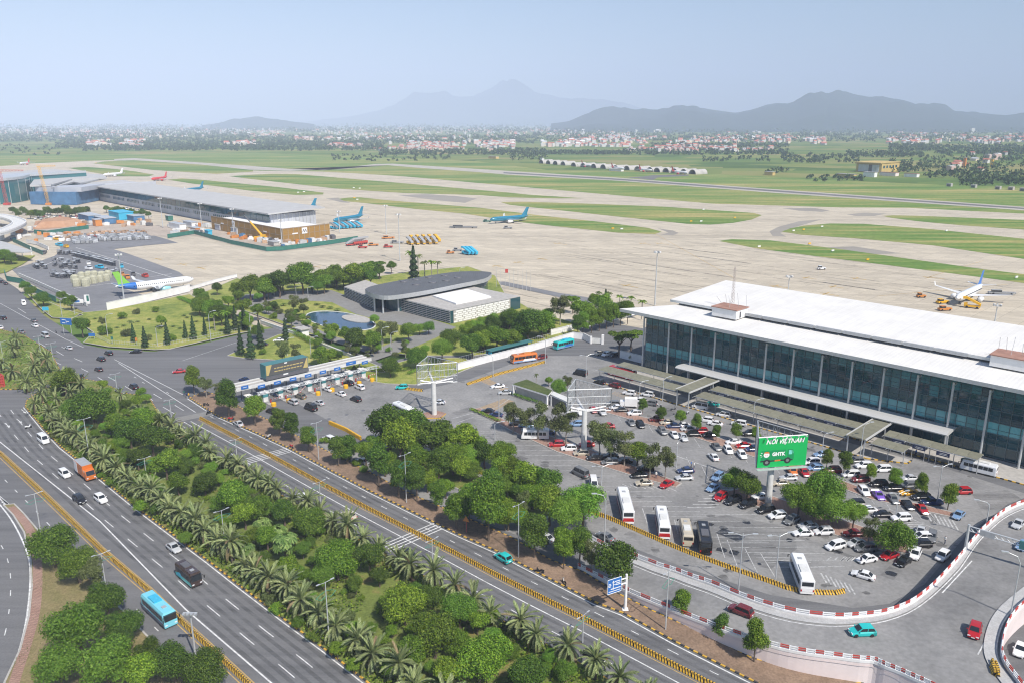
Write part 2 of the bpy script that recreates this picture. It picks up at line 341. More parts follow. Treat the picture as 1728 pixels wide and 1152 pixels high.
def ob(name, me, parent=None, loc=(0, 0, 0), rz=0.0, sc=None):
    o = bpy.data.objects.new(name, me); COL.objects.link(o)
    o.location = loc
    if isinstance(rz, (tuple, list, Euler)): o.rotation_euler = rz
    elif rz: o.rotation_euler = (0, 0, rz)
    if sc is not None: o.scale = (sc, sc, sc) if isinstance(sc, (int, float)) else sc
    if parent is not None: o.parent = parent
    return o
THINGS = []     # (object, base label, zone, extra) labels are settled at the end
def tag(o, label, cat, group=None):
    o['label'] = label; o['category'] = cat
    if group: o['group'] = group
    THINGS.append(o); return o
def thing(name, label, cat, loc=(0, 0, 0), rz=0.0, group=None, sc=None):
    return tag(ob(name, None, None, loc, rz, sc), label, cat, group)
def struct(name, mb, mats, kind='structure'):
    o = ob(name, mb.mesh(name, mats)); o['kind'] = kind; return o
def part(name, mb, mats, parent, loc=(0, 0, 0), rz=0.0, smooth_=False, kind=None):
    o = ob(name, mb.mesh(name, mats, smooth_), parent, loc, rz)
    if kind: o['kind'] = kind
    return o
def setmat(o, m, i=0):
    o.material_slots[i].link = 'OBJECT'; o.material_slots[i].material = m
def copy_tree(root, loc=None, rz=None, parent=None, mats=None):
    c = root.copy(); COL.objects.link(c)
    if parent is not None: c.parent = parent
    if loc is not None: c.location = loc
    if rz is not None: c.rotation_euler = (0, 0, rz)
    for ch in root.children: copy_tree(ch, parent=c)
    return c

# ---------------------------------------------------------------- sheets, lines, kerbs
def sheet(name, pts_px, z, m, kind='structure'):
    mb = MB(); w = px2w(pts_px, z)
    a = sum(w[i].x * w[(i + 1) % len(w)].y - w[(i + 1) % len(w)].x * w[i].y for i in range(len(w)))
    if a < 0: w = w[::-1]
    mb.add(w, [tuple(range(len(w)))])
    return struct(name, mb, m, kind)
def dens(pts, step):
    "resample a world polyline at about step metres"
    o = [Vector(pts[0])]
    for a, b in zip(pts, pts[1:]):
        a, b = Vector(a), Vector(b); n = max(1, int(round((b - a).length / step)))
        o += [a + (b - a) * (k / n) for k in range(1, n + 1)]
    return o
def offset(pts, d):
    "shift a world polyline sideways (left positive)"
    o = []; n = len(pts)
    for i in range(n):
        t = (Vector(pts[min(i + 1, n - 1)]) - Vector(pts[max(i - 1, 0)])); t.z = 0; t.normalize()
        p = Vector(pts[i]); o.append(Vector((p.x - t.y * d, p.y + t.x * d, p.z)))
    return o
def ribbon(mb, pts, w, z=None, m=0):
    a = offset(pts, w / 2); b = offset(pts, -w / 2)
    if z is not None:
        for p in a + b: p.z = z
    for i in range(len(pts) - 1): mb.quad(b[i], b[i + 1], a[i + 1], a[i], m)
def dashes(mb, pts, w, on, off, z, m=0):
    pts = dens(pts, 0.5); L = 0.0; run = []
    for i in range(len(pts)):
        if i: L += (pts[i] - pts[i - 1]).length
        if L % (on + off) < on: run.append(pts[i])
        else:
            if len(run) > 1: ribbon(mb, run, w, z, m)
            run = []
    if len(run) > 1: ribbon(mb, run, w, z, m)
def wall_along(mb, pts, thick, h, z0=0.0, m=0, alt=None, step=None):
    "upright wall following a world polyline; alt = two material slots that swap along its length"
    pts = dens(pts, step) if step else [Vector(p) for p in pts]
    a = offset(pts, thick / 2); b = offset(pts, -thick / 2)
    for i in range(len(pts) - 1):
        za, zb = pts[i].z + z0, pts[i + 1].z + z0
        vs = [(b[i].x, b[i].y, za), (b[i + 1].x, b[i + 1].y, zb), (a[i + 1].x, a[i + 1].y, zb), (a[i].x, a[i].y, za),
              (b[i].x, b[i].y, za + h), (b[i + 1].x, b[i + 1].y, zb + h), (a[i + 1].x, a[i + 1].y, zb + h), (a[i].x, a[i].y, za + h)]
        fs = [(4, 5, 6, 7), (0, 1, 5, 4), (2, 3, 7, 6)]
        if i == 0: fs.append((3, 0, 4, 7))
        if i == len(pts) - 2: fs.append((1, 2, 6, 5))
        mb.add(vs, fs, m if alt is None else alt[i % len(alt)])
def at_dir(px, py, dx, dy, z=0.0):
    a = G(px, py, z); b = G(px + dx, py + dy, z); return a, atan2(b.y - a.y, b.x - a.x)
def inside(p, poly):
    x, y = p[0], p[1]; r = False; j = len(poly) - 1
    for i in range(len(poly)):
        xi, yi = poly[i][0], poly[i][1]; xj, yj = poly[j][0], poly[j][1]
        if (yi > y) != (yj > y) and x < (xj - xi) * (y - yi) / (yj - yi) + xi: r = not r
        j = i
    return r
def island(name, pts_px, m, h=0.14, kerb=None, label=None):
    "raised ground with a kerb of real height; kerb = None (plain), 'yb' (yellow and black)"
    w = px2w(pts_px); n = len(w)
    a = sum(w[i].x * w[(i + 1) % n].y - w[(i + 1) % n].x * w[i].y for i in range(n))
    if a < 0: w = w[::-1]
    mb = MB(); mb.add([(p.x, p.y, h) for p in w], [tuple(range(n))])
    o = struct(name, mb, m)
    kb = MB(); loop = w + [w[0]]
    wall_along(kb, loop, 0.3, h + 0.03, 0.0, 0, (0, 1) if kerb == 'yb' else (0, 0), 0.8)
    struct('kerb', kb, [M['kerb_y'], M['kerb_k']] if kerb == 'yb' else [M['concrete'], M['concrete']])
    return o
# ---------------------------------------------------------------- ground, roads, airfield
M['wear2'] = wear_mat('apron_rubber', (0.2, 0.18, 0.15), 0.55, 0.3)
mb = MB(); S = 30000.0
mb.quad((-15000, -300, -0.5), (15000, -300, -0.5), (15000, 22000, -0.5), (-15000, 22000, -0.5))
M['fields'] = None
def fields_mat():
    m, t, b = base_mat('far_fields')
    tc = N(t, 'ShaderNodeTexCoord'); mp = N(t, 'ShaderNodeMapping'); mp.inputs['Rotation'].default_value = (0, 0, -AX); mp.inputs['Scale'].default_value = (1, 2.2, 1)
    t.links.new(tc.outputs['Object'], mp.inputs['Vector'])
    vo = N(t, 'ShaderNodeTexVoronoi'); vo.inputs['Scale'].default_value = 0.007; t.links.new(mp.outputs[0], vo.inputs['Vector'])
    sp = N(t, 'ShaderNodeSeparateColor'); t.links.new(vo.outputs['Color'], sp.inputs[0])
    no = N(t, 'ShaderNodeTexNoise'); setin(no, Scale=0.0016, Detail=6.0, Roughness=0.6); t.links.new(tc.outputs['Object'], no.inputs['Vector'])
    ad = N(t, 'ShaderNodeMath', operation='MULTIPLY_ADD'); ad.inputs[1].default_value = 0.45
    ml = N(t, 'ShaderNodeMath', operation='MULTIPLY_ADD'); ml.inputs[1].default_value = 1.2; ml.inputs[2].default_value = -0.3
    t.links.new(no.outputs['Fac'], ml.inputs[0]); t.links.new(sp.outputs[0], ad.inputs[0]); t.links.new(ml.outputs[0], ad.inputs[2])
    rp = N(t, 'ShaderNodeValToRGB'); el = rp.color_ramp.elements
    cs = [(0.2, (0.06, 0.11, 0.025)), (0.85, (0.3, 0.25, 0.11)), (0.42, (0.11, 0.18, 0.04)), (0.62, (0.2, 0.23, 0.065))]
    for i, (p_, c) in enumerate(cs):
        e = el[i] if i < 2 else el.new(p_)
        e.position = p_; e.color = rgba(c)
    t.links.new(ad.outputs[0], rp.inputs[0]); t.links.new(rp.outputs[0], b.inputs['Base Color']); b.inputs['Roughness'].default_value = 0.95
    b.inputs['Specular IOR Level'].default_value = 0.1
    return m
M['fields'] = fields_mat()
struct('terrain', mb, M['fields'])
# airfield grass out to the perimeter
sheet('airfield_grass', [(-500, 470), (-500, 262), (0, 262), (430, 258), (800, 272), (930, 288), (1200, 294), (1440, 306), (1728, 318), (2300, 330), (2300, 620), (1200, 640), (500, 560), (60, 520)], -0.44, M['airgrass'])
z1 = lambda p: Zm(0, 200, 3.84, p); z2 = lambda p: Zm(420, 200, 3.84, p); z3 = lambda p: Zm(860, 120, 3.84, p); z4 = lambda p: Zm(1288, 120, 3.84, p)
# paved apron and taxi field as one sheet; the grass islands lie on it
sheet('apron', [(-500, 460), (-500, 312), (0, 281), (60, 276), (130, 273), (190, 270.5), (262, 283), (440, 288.5), (540, 290), (600, 293), (680, 298)] +
      [(860, 314), (1200, 344), (1420, 350.5), (1530, 351), (1728, 361), (2300, 395), (2300, 620), (1728, 640), (1200, 620), (900, 540), (560, 560), (300, 540), (100, 500)], -0.38, M['apron'])
gi = [
 z1([(600, 292), (680, 279), (770, 275), (1000, 281), (1350, 308), (1640, 337), (1640, 346), (1400, 361), (1000, 336), (720, 306)]),
 z1([(440, 322), (560, 315), (760, 330), (880, 345), (1000, 366), (960, 377), (760, 376), (600, 350)]),
 z1([(1085, 398), (1180, 389), (1300, 398)]) + z2([(0, 428), (200, 447), (485, 482), (480, 494), (300, 497), (140, 482), (0, 468)]) + z1([(1400, 440), (1250, 424)]),
 z2([(-130, 375), (0, 367), (140, 360), (300, 361), (900, 412), (1690, 482)]) + z3([(120, 802), (480, 826), (300, 826), (0, 820)]) + z2([(1500, 498), (1000, 484), (560, 455), (0, 392)]),
 z2([(585, 522), (640, 514), (720, 512), (900, 531), (1200, 556), (1500, 580), (1690, 604)]) + z3([(200, 937), (600, 980), (900, 1018), (985, 1042), (940, 1058), (700, 1048), (300, 1007), (0, 972)]) + z2([(1400, 618), (1100, 590), (760, 550), (620, 537)]),
 z3([(-60, 850), (100, 848), (500, 860), (1000, 880), (1580, 920), (1635, 935), (1570, 963), (1450, 985), (1300, 996), (1150, 991), (700, 944), (200, 890), (0, 868)]),
 z4([(775, 940), (840, 936), (1000, 939), (1690, 966), (2300, 1000), (2300, 1100), (1690, 1028), (1300, 1002), (1000, 974), (830, 952)]),
 z4([(120, 1042), (170, 1022), (260, 1003), (430, 989), (650, 991), (1100, 1026), (1690, 1088), (2600, 1190), (2600, 1390), (1690, 1218), (1100, 1130), (600, 1085), (250, 1062)]),
 [(1213, 407), (1235, 404), (1300, 406), (1420, 421), (1540, 438), (1640, 452), (1728, 463), (2200, 530), (2200, 560), (1728, 478), (1640, 466), (1500, 448), (1380, 433), (1280, 420)],
]
for k, g in enumerate(gi): sheet('grass_island', g, -0.3 - 0.0005 * k, M['airgrass'])
# runway with its dark centre
sheet('runway', z1([(740, 264), (870, 258)]) + z2([(0, 308), (260, 328), (480, 337), (820, 296), (930, 294)]) + z3([(0, 649), (700, 692), (1690, 765), (3330, 880), (4400, 955)])
      + z3([(4400, 985), (3330, 904), (1690, 789), (700, 712), (0, 674)]) + z2([(1500, 350), (1150, 325), (900, 304), (600, 330), (260, 341), (0, 333)]) + z1([(1300, 300), (870, 272), (740, 275)]), -0.34, M['taxi'])
sheet('runway_centre', z3([(-40, 656), (700, 698), (1690, 771), (3330, 887), (4400, 962), (4400, 975), (3330, 896), (1690, 781), (700, 707), (-40, 664)]), -0.31, M['rubber'])
sheet('runway_entry', z3([(760, 690), (870, 684), (930, 676), (1160, 672), (1160, 680), (960, 690), (930, 707)]), -0.36, M['rubber'])
am = MB()
for _ in range(150):
    p = G(RN.uniform(520, 1700), RN.uniform(340, 500), -.365); L = RN.uniform(15, 90); e_ = RN.uniform(-.04, .04); d_ = (D1 + D2 * e_).normalized()
    ribbon(am, dens([p - d_ * L / 2, p + d_ * L / 2], 6), RN.uniform(.5, 1.6), -.366 + .0001 * (_ % 60))
struct('apron_rubber', am, M['wear2'])
for q in ([z2([(960, 498), (1150, 492), (1350, 505), (1480, 520), (1400, 548), (1250, 535)]), z4([(120, 890), (330, 888), (430, 905), (380, 914), (230, 906)]), z4([(540, 930), (650, 920), (800, 925), (720, 940), (600, 940)]),
           z3([(960, 1020), (1060, 1035), (1095, 1050), (1060, 1066), (980, 1062), (1030, 1048)]), [(1390, 418), (1440, 416), (1520, 428), (1460, 430)], z2([(500, 520), (580, 515), (600, 530), (660, 548), (600, 545)]),
           z4([(40, 1040), (100, 1010), (230, 975), (380, 962), (250, 1000), (150, 1030), (110, 1050), (150, 1075), (60, 1070)])]):
    sheet('tyre_stain', q, -0.355, M['skid'])
# grey service roads on the near edge of the apron
sheet('service_road', [(92, 432), (70, 440), (20, 455), (36, 470), (112, 512), (148, 530), (180, 524), (205, 517), (262, 505), (205, 486), (310, 465), (302, 459), (215, 428), (150, 408), (110, 418)], -0.25, M['dark_asphalt'])
sheet('service_road', Zm(800, 400, 3.84, [(100, 288), (200, 290), (560, 365), (620, 372), (1000, 440), (1080, 470), (1000, 480), (600, 405), (540, 388), (130, 300)]), -0.25, M['dark_asphalt'])
sheet('container_yard', [(100, 424), (105, 408), (140, 398), (260, 398), (275, 402), (300, 410), (250, 414), (180, 422), (150, 428)], -0.24, M['dark_asphalt'])
sheet('building_site', [(60, 404), (60, 388), (110, 372), (250, 380), (358, 388), (560, 405), (600, 410), (470, 425), (455, 424), (330, 398), (290, 400), (250, 398), (200, 392), (130, 396)], -0.27, M['site'])
sheet('earth_mound_ground', [(55, 386), (60, 373), (110, 370), (145, 378), (110, 384), (65, 388)], -0.22, M['earth'])
# ---- near asphalt
sheet('road', [(-400, 500), (-30, 470), (0, 468), (30, 488), (75, 533), (110, 555), (141, 581), (182, 589), (260, 593), (338, 581), (401, 566), (470, 551), (520, 575), (620, 600), (640, 612), (760, 590), (900, 560), (1000, 540), (1120, 560),
      (1300, 640), (1500, 700), (1750, 780), (2100, 900), (2100, 1400), (-500, 1400), (-500, 600)], 0.0, M['asphalt'])
lot = [(560, 712), (430, 640), (650, 615), (700, 660), (790, 640), (900, 600), (1010, 600), (1085, 630), (1350, 712), (1560, 778), (1740, 835), (1700, 850), (1628, 905), (1560, 985), (1500, 1018), (1440, 1025), (1300, 1003), (1150, 955), (1020, 905), (900, 850), (760, 790), (640, 755)]
sheet('car_park', lot, 0.005, M['lot_asphalt'])
sheet('frontage_road', [(520, 735), (640, 762), (760, 795), (900, 855), (1020, 910), (1110, 945), (1060, 960), (980, 930), (880, 905), (760, 860), (640, 810), (560, 765)], 0.009, M['lot_asphalt'])
# ---- main left highway
KL = [(43, 686), (73, 722), (104, 754), (132, 776), (177, 812), (235, 859), (298, 906), (353, 947), (400, 984), (479, 1044), (547, 1094), (618, 1149), (700, 1212), (780, 1275)]
BL = [(-60, 722), (0, 765), (75, 835), (169, 926), (251, 996), (298, 1041), (416, 1151), (480, 1210)]
WL = [(-60, 697), (0, 745), (169, 879), (314, 1028), (440, 1136), (520, 1205)]
KR = [(320, 671), (365, 700), (440, 733), (491, 757), (556, 792), (629, 830), (702, 866), (778, 903), (840, 930), (879, 951), (947, 986), (1010, 1018), (1052, 1034), (1141, 1083), (1240, 1133), (1330, 1178)]
BR = [(338, 706), (440, 760), (540, 815), (620, 858), (702, 900), (770, 935), (840, 972), (915, 1010), (994, 1049), (1100, 1104), (1191, 1151.5), (1260, 1186)]
kl = px2w(KL); bl = px2w(BL); wl = px2w(WL); kr = px2w(KR); br = px2w(BR)
nr = offset(br, -9.4)                      # near kerb of the right-hand road, hidden by the palms
lines = MB()
ribbon(lines, dens(wl, 6), 0.25, 0.008)
ribbon(lines, offset(kl, -0.55), 0.22, 0.008)
for k in (3.15, 6.3): dashes(lines, offset(kl, -0.6 - k), 0.17, 5.0, 6.2, 0.008)
ribbon(lines, offset(bl, -0.75), 0.16, 0.008, 1); ribbon(lines, offset(bl, 0.75), 0.16, 0.008, 1)
ribbon(lines, offset(br, -2.75), 0.22, 0.008); ribbon(lines, offset(kr, -0.7), 0.25, 0.008)
dashes(lines, offset(br, 2.9), 0.16, 2.2, 5.0, 0.008); dashes(lines, offset(br, -6.0), 0.17, 3.5, 5.5, 0.008)
ribbon(lines, offset(br, 0.75), 0.14, 0.008, 1); ribbon(lines, offset(br, -0.75), 0.14, 0.008, 1)
tw = MB()
for k in (1.5, 4.7, 7.9):
    for s2 in (-.75, .75): ribbon(tw, dens(offset(kl, -.6 - k + s2), 6), .65, .004)
for d_ in (-4.5, -7.6, 1.5, 4.4):
    for s2 in (-.7, .7): ribbon(tw, dens(offset(br, d_ + s2), 6), .6, .004)
struct('tyre_wear', tw, M['wear'])
pt_ = MB(); os_ = MB()
for _ in range(46):
    x, y = RN.uniform(560, 1640), RN.uniform(640, 1000); p = G(x, y)
    if not inside((x, y), lot): continue
    w, l_ = RN.uniform(1, 4), RN.uniform(2, 12); an = RN.choice((AX, AX + pi / 2, 0)); c_, s_ = cos(an), sin(an)
    pt_.add([(p.x + a * l_ * c_ - b * w * s_, p.y + a * l_ * s_ + b * w * c_, .0105) for a, b in ((-.5, -.5), (.5, -.5), (.5, .5), (-.5, .5))], [(0, 1, 2, 3)])
for _ in range(240):
    x, y = RN.uniform(560, 1640), RN.uniform(640, 1000); p = G(x, y); r_ = RN.uniform(.4, 1.1)
    if inside((x, y), lot): os_.add([(p.x + r_ * cos(2 * pi * k / 9) * RN.uniform(.7, 1.2), p.y + r_ * sin(2 * pi * k / 9) * RN.uniform(.7, 1.2), .0135) for k in range(9)], [tuple(range(9))])
for q_ in ([(1150, 880), (1225, 868), (1340, 890), (1345, 925), (1300, 960), (1190, 925)], [(1640, 832), (1700, 826), (1726, 842), (1690, 860), (1655, 858)]): pt_.add([tuple(p) for p in px2w(q_, .0115)], [tuple(range(len(q_)))])
struct('asphalt_patches', pt_, M['patch']); struct('oil_stains', os_, M['oil'])
# junction lines further up
for a, b in (((193, 606), (320, 671)), ((200, 612), (330, 695))):
    ribbon(lines, dens(px2w([a, b]), 5), 0.2, 0.008)
ribbon(lines, dens(px2w([(0, 512), (60, 545), (110, 572), (141, 586)]), 5), 0.18, 0.008)
ribbon(lines, dens(px2w([(308, 608), (398, 578), (440, 566)]), 5), 0.16, 0.008)
for (x, y, dx, dy, n, gx, gy) in ((92, 609, 11, 6, 1, 0, 0), (125, 604, 14, 6, 1, 0, 0), (119, 623, 10, 6, 1, 0, 0), (137, 621, 12, 6, 1, 0, 0), (165, 636, 12, 7, 1, 0, 0), (182, 635, 13, 7, 1, 0, 0), (211, 651, 12, 7, 1, 0, 0), (240, 644, 4, 2, 1, 0, 0), (226, 635, 4, 2, 1, 0, 0),
    (244, 666, 14, 9, 1, 0, 0), (259, 664, 14, 8, 1, 0, 0), (225, 672, 15, 9, 1, 0, 0), (275, 686, 19, 11, 1, 0, 0), (295, 683, 15, 9, 1, 0, 0), (310, 711, 14, 8, 1, 0, 0), (222, 700, 14, 8, 1, 0, 0), (281, 661, 4, 2, 1, 0, 0),
    (30, 520, 14, 9, 1, 0, 0), (30, 560, 12, 8, 1, 0, 0), (65, 578, 12, 7, 1, 0, 0), (95, 592, 12, 7, 1, 0, 0), (60, 605, 12, 8, 1, 0, 0), (104, 585, 12, 6, 1, 0, 0)):
    ribbon(lines, px2w([(x, y), (x + dx, y + dy)]), 0.2, 0.008)
# lane arrows on the left highway
for (x, y, l) in ((28, 706, 10), (8, 713, 9), (36, 690, 9)):
    a, an = at_dir(x, y, 8, 6.5); d = Vector((cos(an), sin(an), 0)); n_ = Vector((-d.y, d.x, 0)); a.z = 0.009
    lines.quad(a - n_ * .1, a + d * 3 - n_ * .1, a + d * 3 + n_ * .1, a + n_ * .1); lines.add([a + d * 3 - n_ * .4, a + d * 4.6, a + d * 3 + n_ * .4], [(0, 1, 2)])
# crosswalk bars over the right-hand road
def cross(p0, p1, n, gap):
    a, b = px2w([p0, p1]); d = (b - a).normalized(); nn = Vector((-d.y, d.x, 0))
    for k in range(n): ribbon(lines, [a + nn * gap * k, b + nn * gap * k], 0.28, 0.012)
cross((640, 921), (737, 880), 4, -1.0); cross((398, 778), (484, 755), 4, -1.0)
sheet('pale_crossing', Zm(0, 450, 3.84, [(1125, 978), (1360, 932), (1400, 950), (1150, 1004)]), 0.011, M['shoulder'])
# side road far left and its curve
c_l = smooth([(-10, 842), (0, 851), (24, 884), (47, 935), (51, 982), (43, 1053), (28, 1110), (8, 1160)], 4)
ribbon(lines, px2w(c_l), 0.28, 0.008)
dashes(lines, px2w(smooth([(-14, 900), (8, 930), (18, 975), (14, 1040), (2, 1090), (-20, 1150)], 4)), 0.16, 2.4, 4.0, 0.008)
for k in range(6): ribbon(lines, px2w([(-6 + k * 3, 832 + k * 4.5), (16 + k * 1.5, 851 + k * 2)]), 0.3, 0.008)
dashes(lines, offset(bl, -3.7), 0.16, 2.4, 5.0, 0.008)
# ---- car-park bays
bay = MB()
def bayline(p, dx, dy, w=0.13): ribbon(bay, px2w([p, (p[0] + dx, p[1] + dy)]), w, 0.016)
for k in range(26):                                     # long level bay lines of the lower rows
    y = 742 + k * 8.6; x0 = 838 + k * 19.5
    ribbon(bay, px2w([(x0 - 10, y), (x0 + 62 + (k % 3) * 4, y)]), 0.12, 0.016)
for k in range(9): ribbon(bay, px2w([(1170 + k * 17, 868 + k * 11), (1290 + k * 17, 867 + k * 11)]), 0.13, 0.016)
for k in range(22):                                     # slanting bays below the tree divider
    x = 1010 + k * 26.2; y = 684 + k * 8.1
    bayline((x, y), 12 + k * 0.5, 19 + k * 0.55)
for k in range(12): bayline((1085 + k * 38, 664 + k * 13), 18, -1)
for k in range(14): bayline((1100 + k * 30, 722 + k * 5), 34, 0.5)
for k in range(9): bayline((1158 + k * 24, 770 + k * 11.5), 12, 24)
ribbon(bay, px2w([(1085, 750), (1140, 768), (1225, 798)]), 0.3, 0.016)
ribbon(bay, px2w([(1500, 858), (1560, 884), (1592, 897)]), 0.15, 0.016)
for x, y, dx, dy in ((1084, 857, 14, 42), (1138, 876, 6, 24), (1227, 910, 17, 44), (1256, 922, 22, 43), (1283, 932, 27, 44), (1210, 900, 13, 40)): bayline((x, y), dx, dy, 0.16)
for k in range(7):                                      # hatched ends of the planted islands
    bayline((1160 + k * 9, 855 - k * 5), 46 - k * 2, 0.5, 0.28)
    bayline((1402 + k * 12, 939), -8, 7, 0.3); bayline((1428 + k * 8, 939), -8, 7, 0.3)
    bayline((1385 + k * 8, 966 + k * 3.2), 10, 17, 0.3)
    bayline((1562 + k * 7.5, 862 + k * 2.5), 10, 17, 0.3); bayline((1530 + k * 2, 881 + k * 3.2), 30 - k, 0.5, 0.25)
    bayline((1050 + k * 13, 816 + k * 1.0), 14, 6, 0.25)
for k in range(5): bayline((1594 + k, 838 - k * 2.5), 26, -0.5, 0.25)
for k in range(22): bayline((790 + (k % 11) * 4, 690 + k * 3.4), 46, 0.3, 0.12)
ribbon(bay, px2w([(762, 706), (795, 697), (838, 687), (860, 672)]), 0.2, 0.016); ribbon(bay, px2w([(772, 712), (800, 703)]), 0.2, 0.016)
M['bay_line'] = worn_paint('worn_bay_paint', (0.6, 0.6, 0.58), 0.95)
struct('bay_markings', bay, [M['bay_line'], M['yellow_line']])
struct('road_markings', lines, [M['white_line'], M['yellow_line']])
hz = MB()
for (x, y) in ((1040, 660), (1200, 705), (1412, 734), (1480, 772), (1330, 700), (1530, 735)):
    for k in range(6): ribbon(hz, px2w([(x + k * 4.5, y + k * 1.2), (x + k * 4.5 - 9, y + 5 + k * 1.2)]), 0.35, 0.02)
for q in ([(800, 690), (850, 672), (868, 676), (830, 694)], [(805, 640), (850, 660), (858, 655), (815, 634)]):
    hz.add([p for p in px2w(q, 0.014)], [(0, 1, 2, 3)])
struct('hatched_crossings', hz, [M['tan_line']])
# yellow apron marks
ym = MB()
for x, y in ((265, 437), (307, 446), (337, 452), (837, 449), (872, 443), (912, 437), (1360, 469), (1405, 484), (1308, 483), (1393, 496), (1443, 470), (1568, 468), (1056, 482), (1084, 411), (1112, 411), (532, 450), (940, 411)):
    a = G(x, y, -0.36); L = RN.uniform(5, 9)
    ribbon(ym, [a - D1 * L, a + D1 * L * 0.4], 0.9); ribbon(ym, [a - D2 * 3, a + D2 * 4], 0.9)
for a, b in (((430, 300 + 60), (520, 372)), ((1100, 392), (1240, 470)), ((1560, 470), (1660, 440)), ((1480, 500), (1700, 480))):
    ribbon(ym, dens(px2w([a, b], -0.36), 8), 0.35)
struct('apron_markings', ym, [M['yellow_line']])
# manhole covers
for x, y in ((613, 692), (585, 699), (563, 711), (555, 706), (640, 690)):
    a = G(x, y); m_ = MB(); m_.lathe([(0.0, 0), (0.6, 0.0), (0.6, 0.02), (0.0, 0.025)], 10)
    o = ob('manhole_cover', m_.mesh('manhole_cover', M['darksteel']), None, a); tag(o, 'dark round manhole cover in the grey asphalt of the toll plaza', 'manhole cover', 'manhole covers of the toll plaza')

# ---- islands with kerbs
near = [(P(p.x, p.y, 0)) for p in nr if P(p.x, p.y, 0)[1] < 1250]
STRIP = KL + [(q[0], q[1]) for q in reversed(near)] + [(250, 668), (215, 664), (170, 645), (130, 636), (100, 645), (60, 665), (45, 676)]
STRIP_W = [(p.x, p.y) for p in px2w(STRIP)]
island('planted_strip', STRIP, M['strip_grass'], 0.14, 'yb')
ISL2 = [(-80, 640), (-80, 585), (0, 556), (40, 566), (85, 594), (100, 622), (86, 645), (60, 655), (20, 657), (-30, 655)]
island('planted_median', ISL2, M['strip_grass'], 0.14, 'yb')
VERGE = KR + [(1476, 1147), (1380, 1139), (1268, 1110), (1200, 1075), (1100, 1030), (1040, 1000), (985, 965), (930, 945), (860, 905), (760, 862), (690, 832), (620, 795), (560, 765), (500, 735), (452, 708), (410, 690), (375, 668), (345, 660)]
VERGE_W = [(p.x, p.y) for p in px2w(VERGE)]
island('road_verge', VERGE, M['dirt'], 0.14, 'yb')
LEFT_ISL = [(6, 852), (24, 850), (40, 866), (63, 893), (110, 940), (180, 1002), (255, 1080), (330, 1152), (370, 1190), (380, 1300), (-30, 1300), (8, 1151), (34, 1096), (49, 1040), (54, 990), (52, 945), (41, 898), (22, 868)]
island('brick_island', LEFT_ISL, M['dry_grass'], 0.14)
bk = px2w(smooth([(18, 856), (46, 886), (60, 925), (64, 970), (60, 1030), (46, 1085), (28, 1140), (10, 1200)], 4)); bk2 = MB(); ribbon(bk2, bk, 1.5, 0.16)
struct('brick_path', bk2, [M['brick_pave']])
GARDEN = [(141, 578), (158, 561), (135, 545), (118, 540), (140, 528), (180, 524), (320, 497), (345, 512), (392, 528), (440, 556), (401, 563), (338, 577), (286, 589), (260, 590), (182, 585)]
island('garden_lawn', GARDEN, M['lawn'], 0.14)
island('road_corner_lawn', [(40, 489), (60, 500), (110, 522), (140, 532), (118, 538), (88, 536), (70, 522)], M['lawn'], 0.14)
TRIANGLE = [(384, 600), (405, 590), (440, 578), (470, 565), (505, 560), (560, 585), (640, 618), (650, 628), (600, 625), (540, 618), (460, 607), (410, 604)]
island('gate_lawn', TRIANGLE, M['lawn'], 0.14)
CORNER = [(600, 632), (650, 618), (700, 604), (785, 604), (800, 618), (745, 640), (700, 649), (650, 647), (620, 642)]
island('gate_corner_lawn', CORNER, M['lawn'], 0.14)
VIPL = [(330, 500), (400, 470), (450, 482), (580, 475), (700, 458), (790, 450), (836, 466), (852, 496), (905, 528), (970, 545), (980, 562), (890, 585), (800, 600), (700, 600), (610, 590), (540, 570), (470, 545), (400, 520)]
island('complex_garden', VIPL, M['lawn'], 0.1)
sheet('complex_drive', [(400, 499), (470, 492), (560, 490), (600, 505), (640, 530), (700, 530), (770, 552), (735, 570), (700, 585), (620, 612), (600, 604), (660, 578), (720, 560), (660, 545), (600, 530), (560, 510), (470, 505), (440, 512), (560, 566), (640, 590), (625, 597), (520, 560), (420, 518)], 0.13, M['shoulder'])
sheet('forecourt', [(640, 515), (680, 524), (765, 552), (750, 562), (690, 545), (640, 540), (610, 520)], 0.136, M['shoulder'])
sheet('palm_road', [(985, 590), (1040, 573), (1100, 548), (1125, 556), (1100, 572), (1060, 600), (1010, 602)], 0.01, M['asphalt'])
# pond
pw = [(575 + 58 * cos(a) + 6 * sin(a), 542 + 15 * sin(a) + 6 * cos(a)) for a in [2 * pi * k / 40 for k in range(40)]]
sheet('pond_water', pw, 0.15, M['water'])
pk = MB(); wall_along(pk, px2w(pw + [pw[0]]), 0.5, 0.3, 0, 0); struct('pond_edge', pk, [M['pale_conc']])
fp = [(601 + 24 * cos(a) + 3 * sin(a), 539 + 6 * sin(a) + 2 * cos(a)) for a in [2 * pi * k / 28 for k in range(28)]]
f_ = MB(); f_.prism([(p.x, p.y) for p in px2w(fp)], 0.1, 0.4); tag(struct('fountain_pad', f_, M['concrete'], 'thing'), 'pale oval fountain pad lying in the blue garden pond', 'fountain')
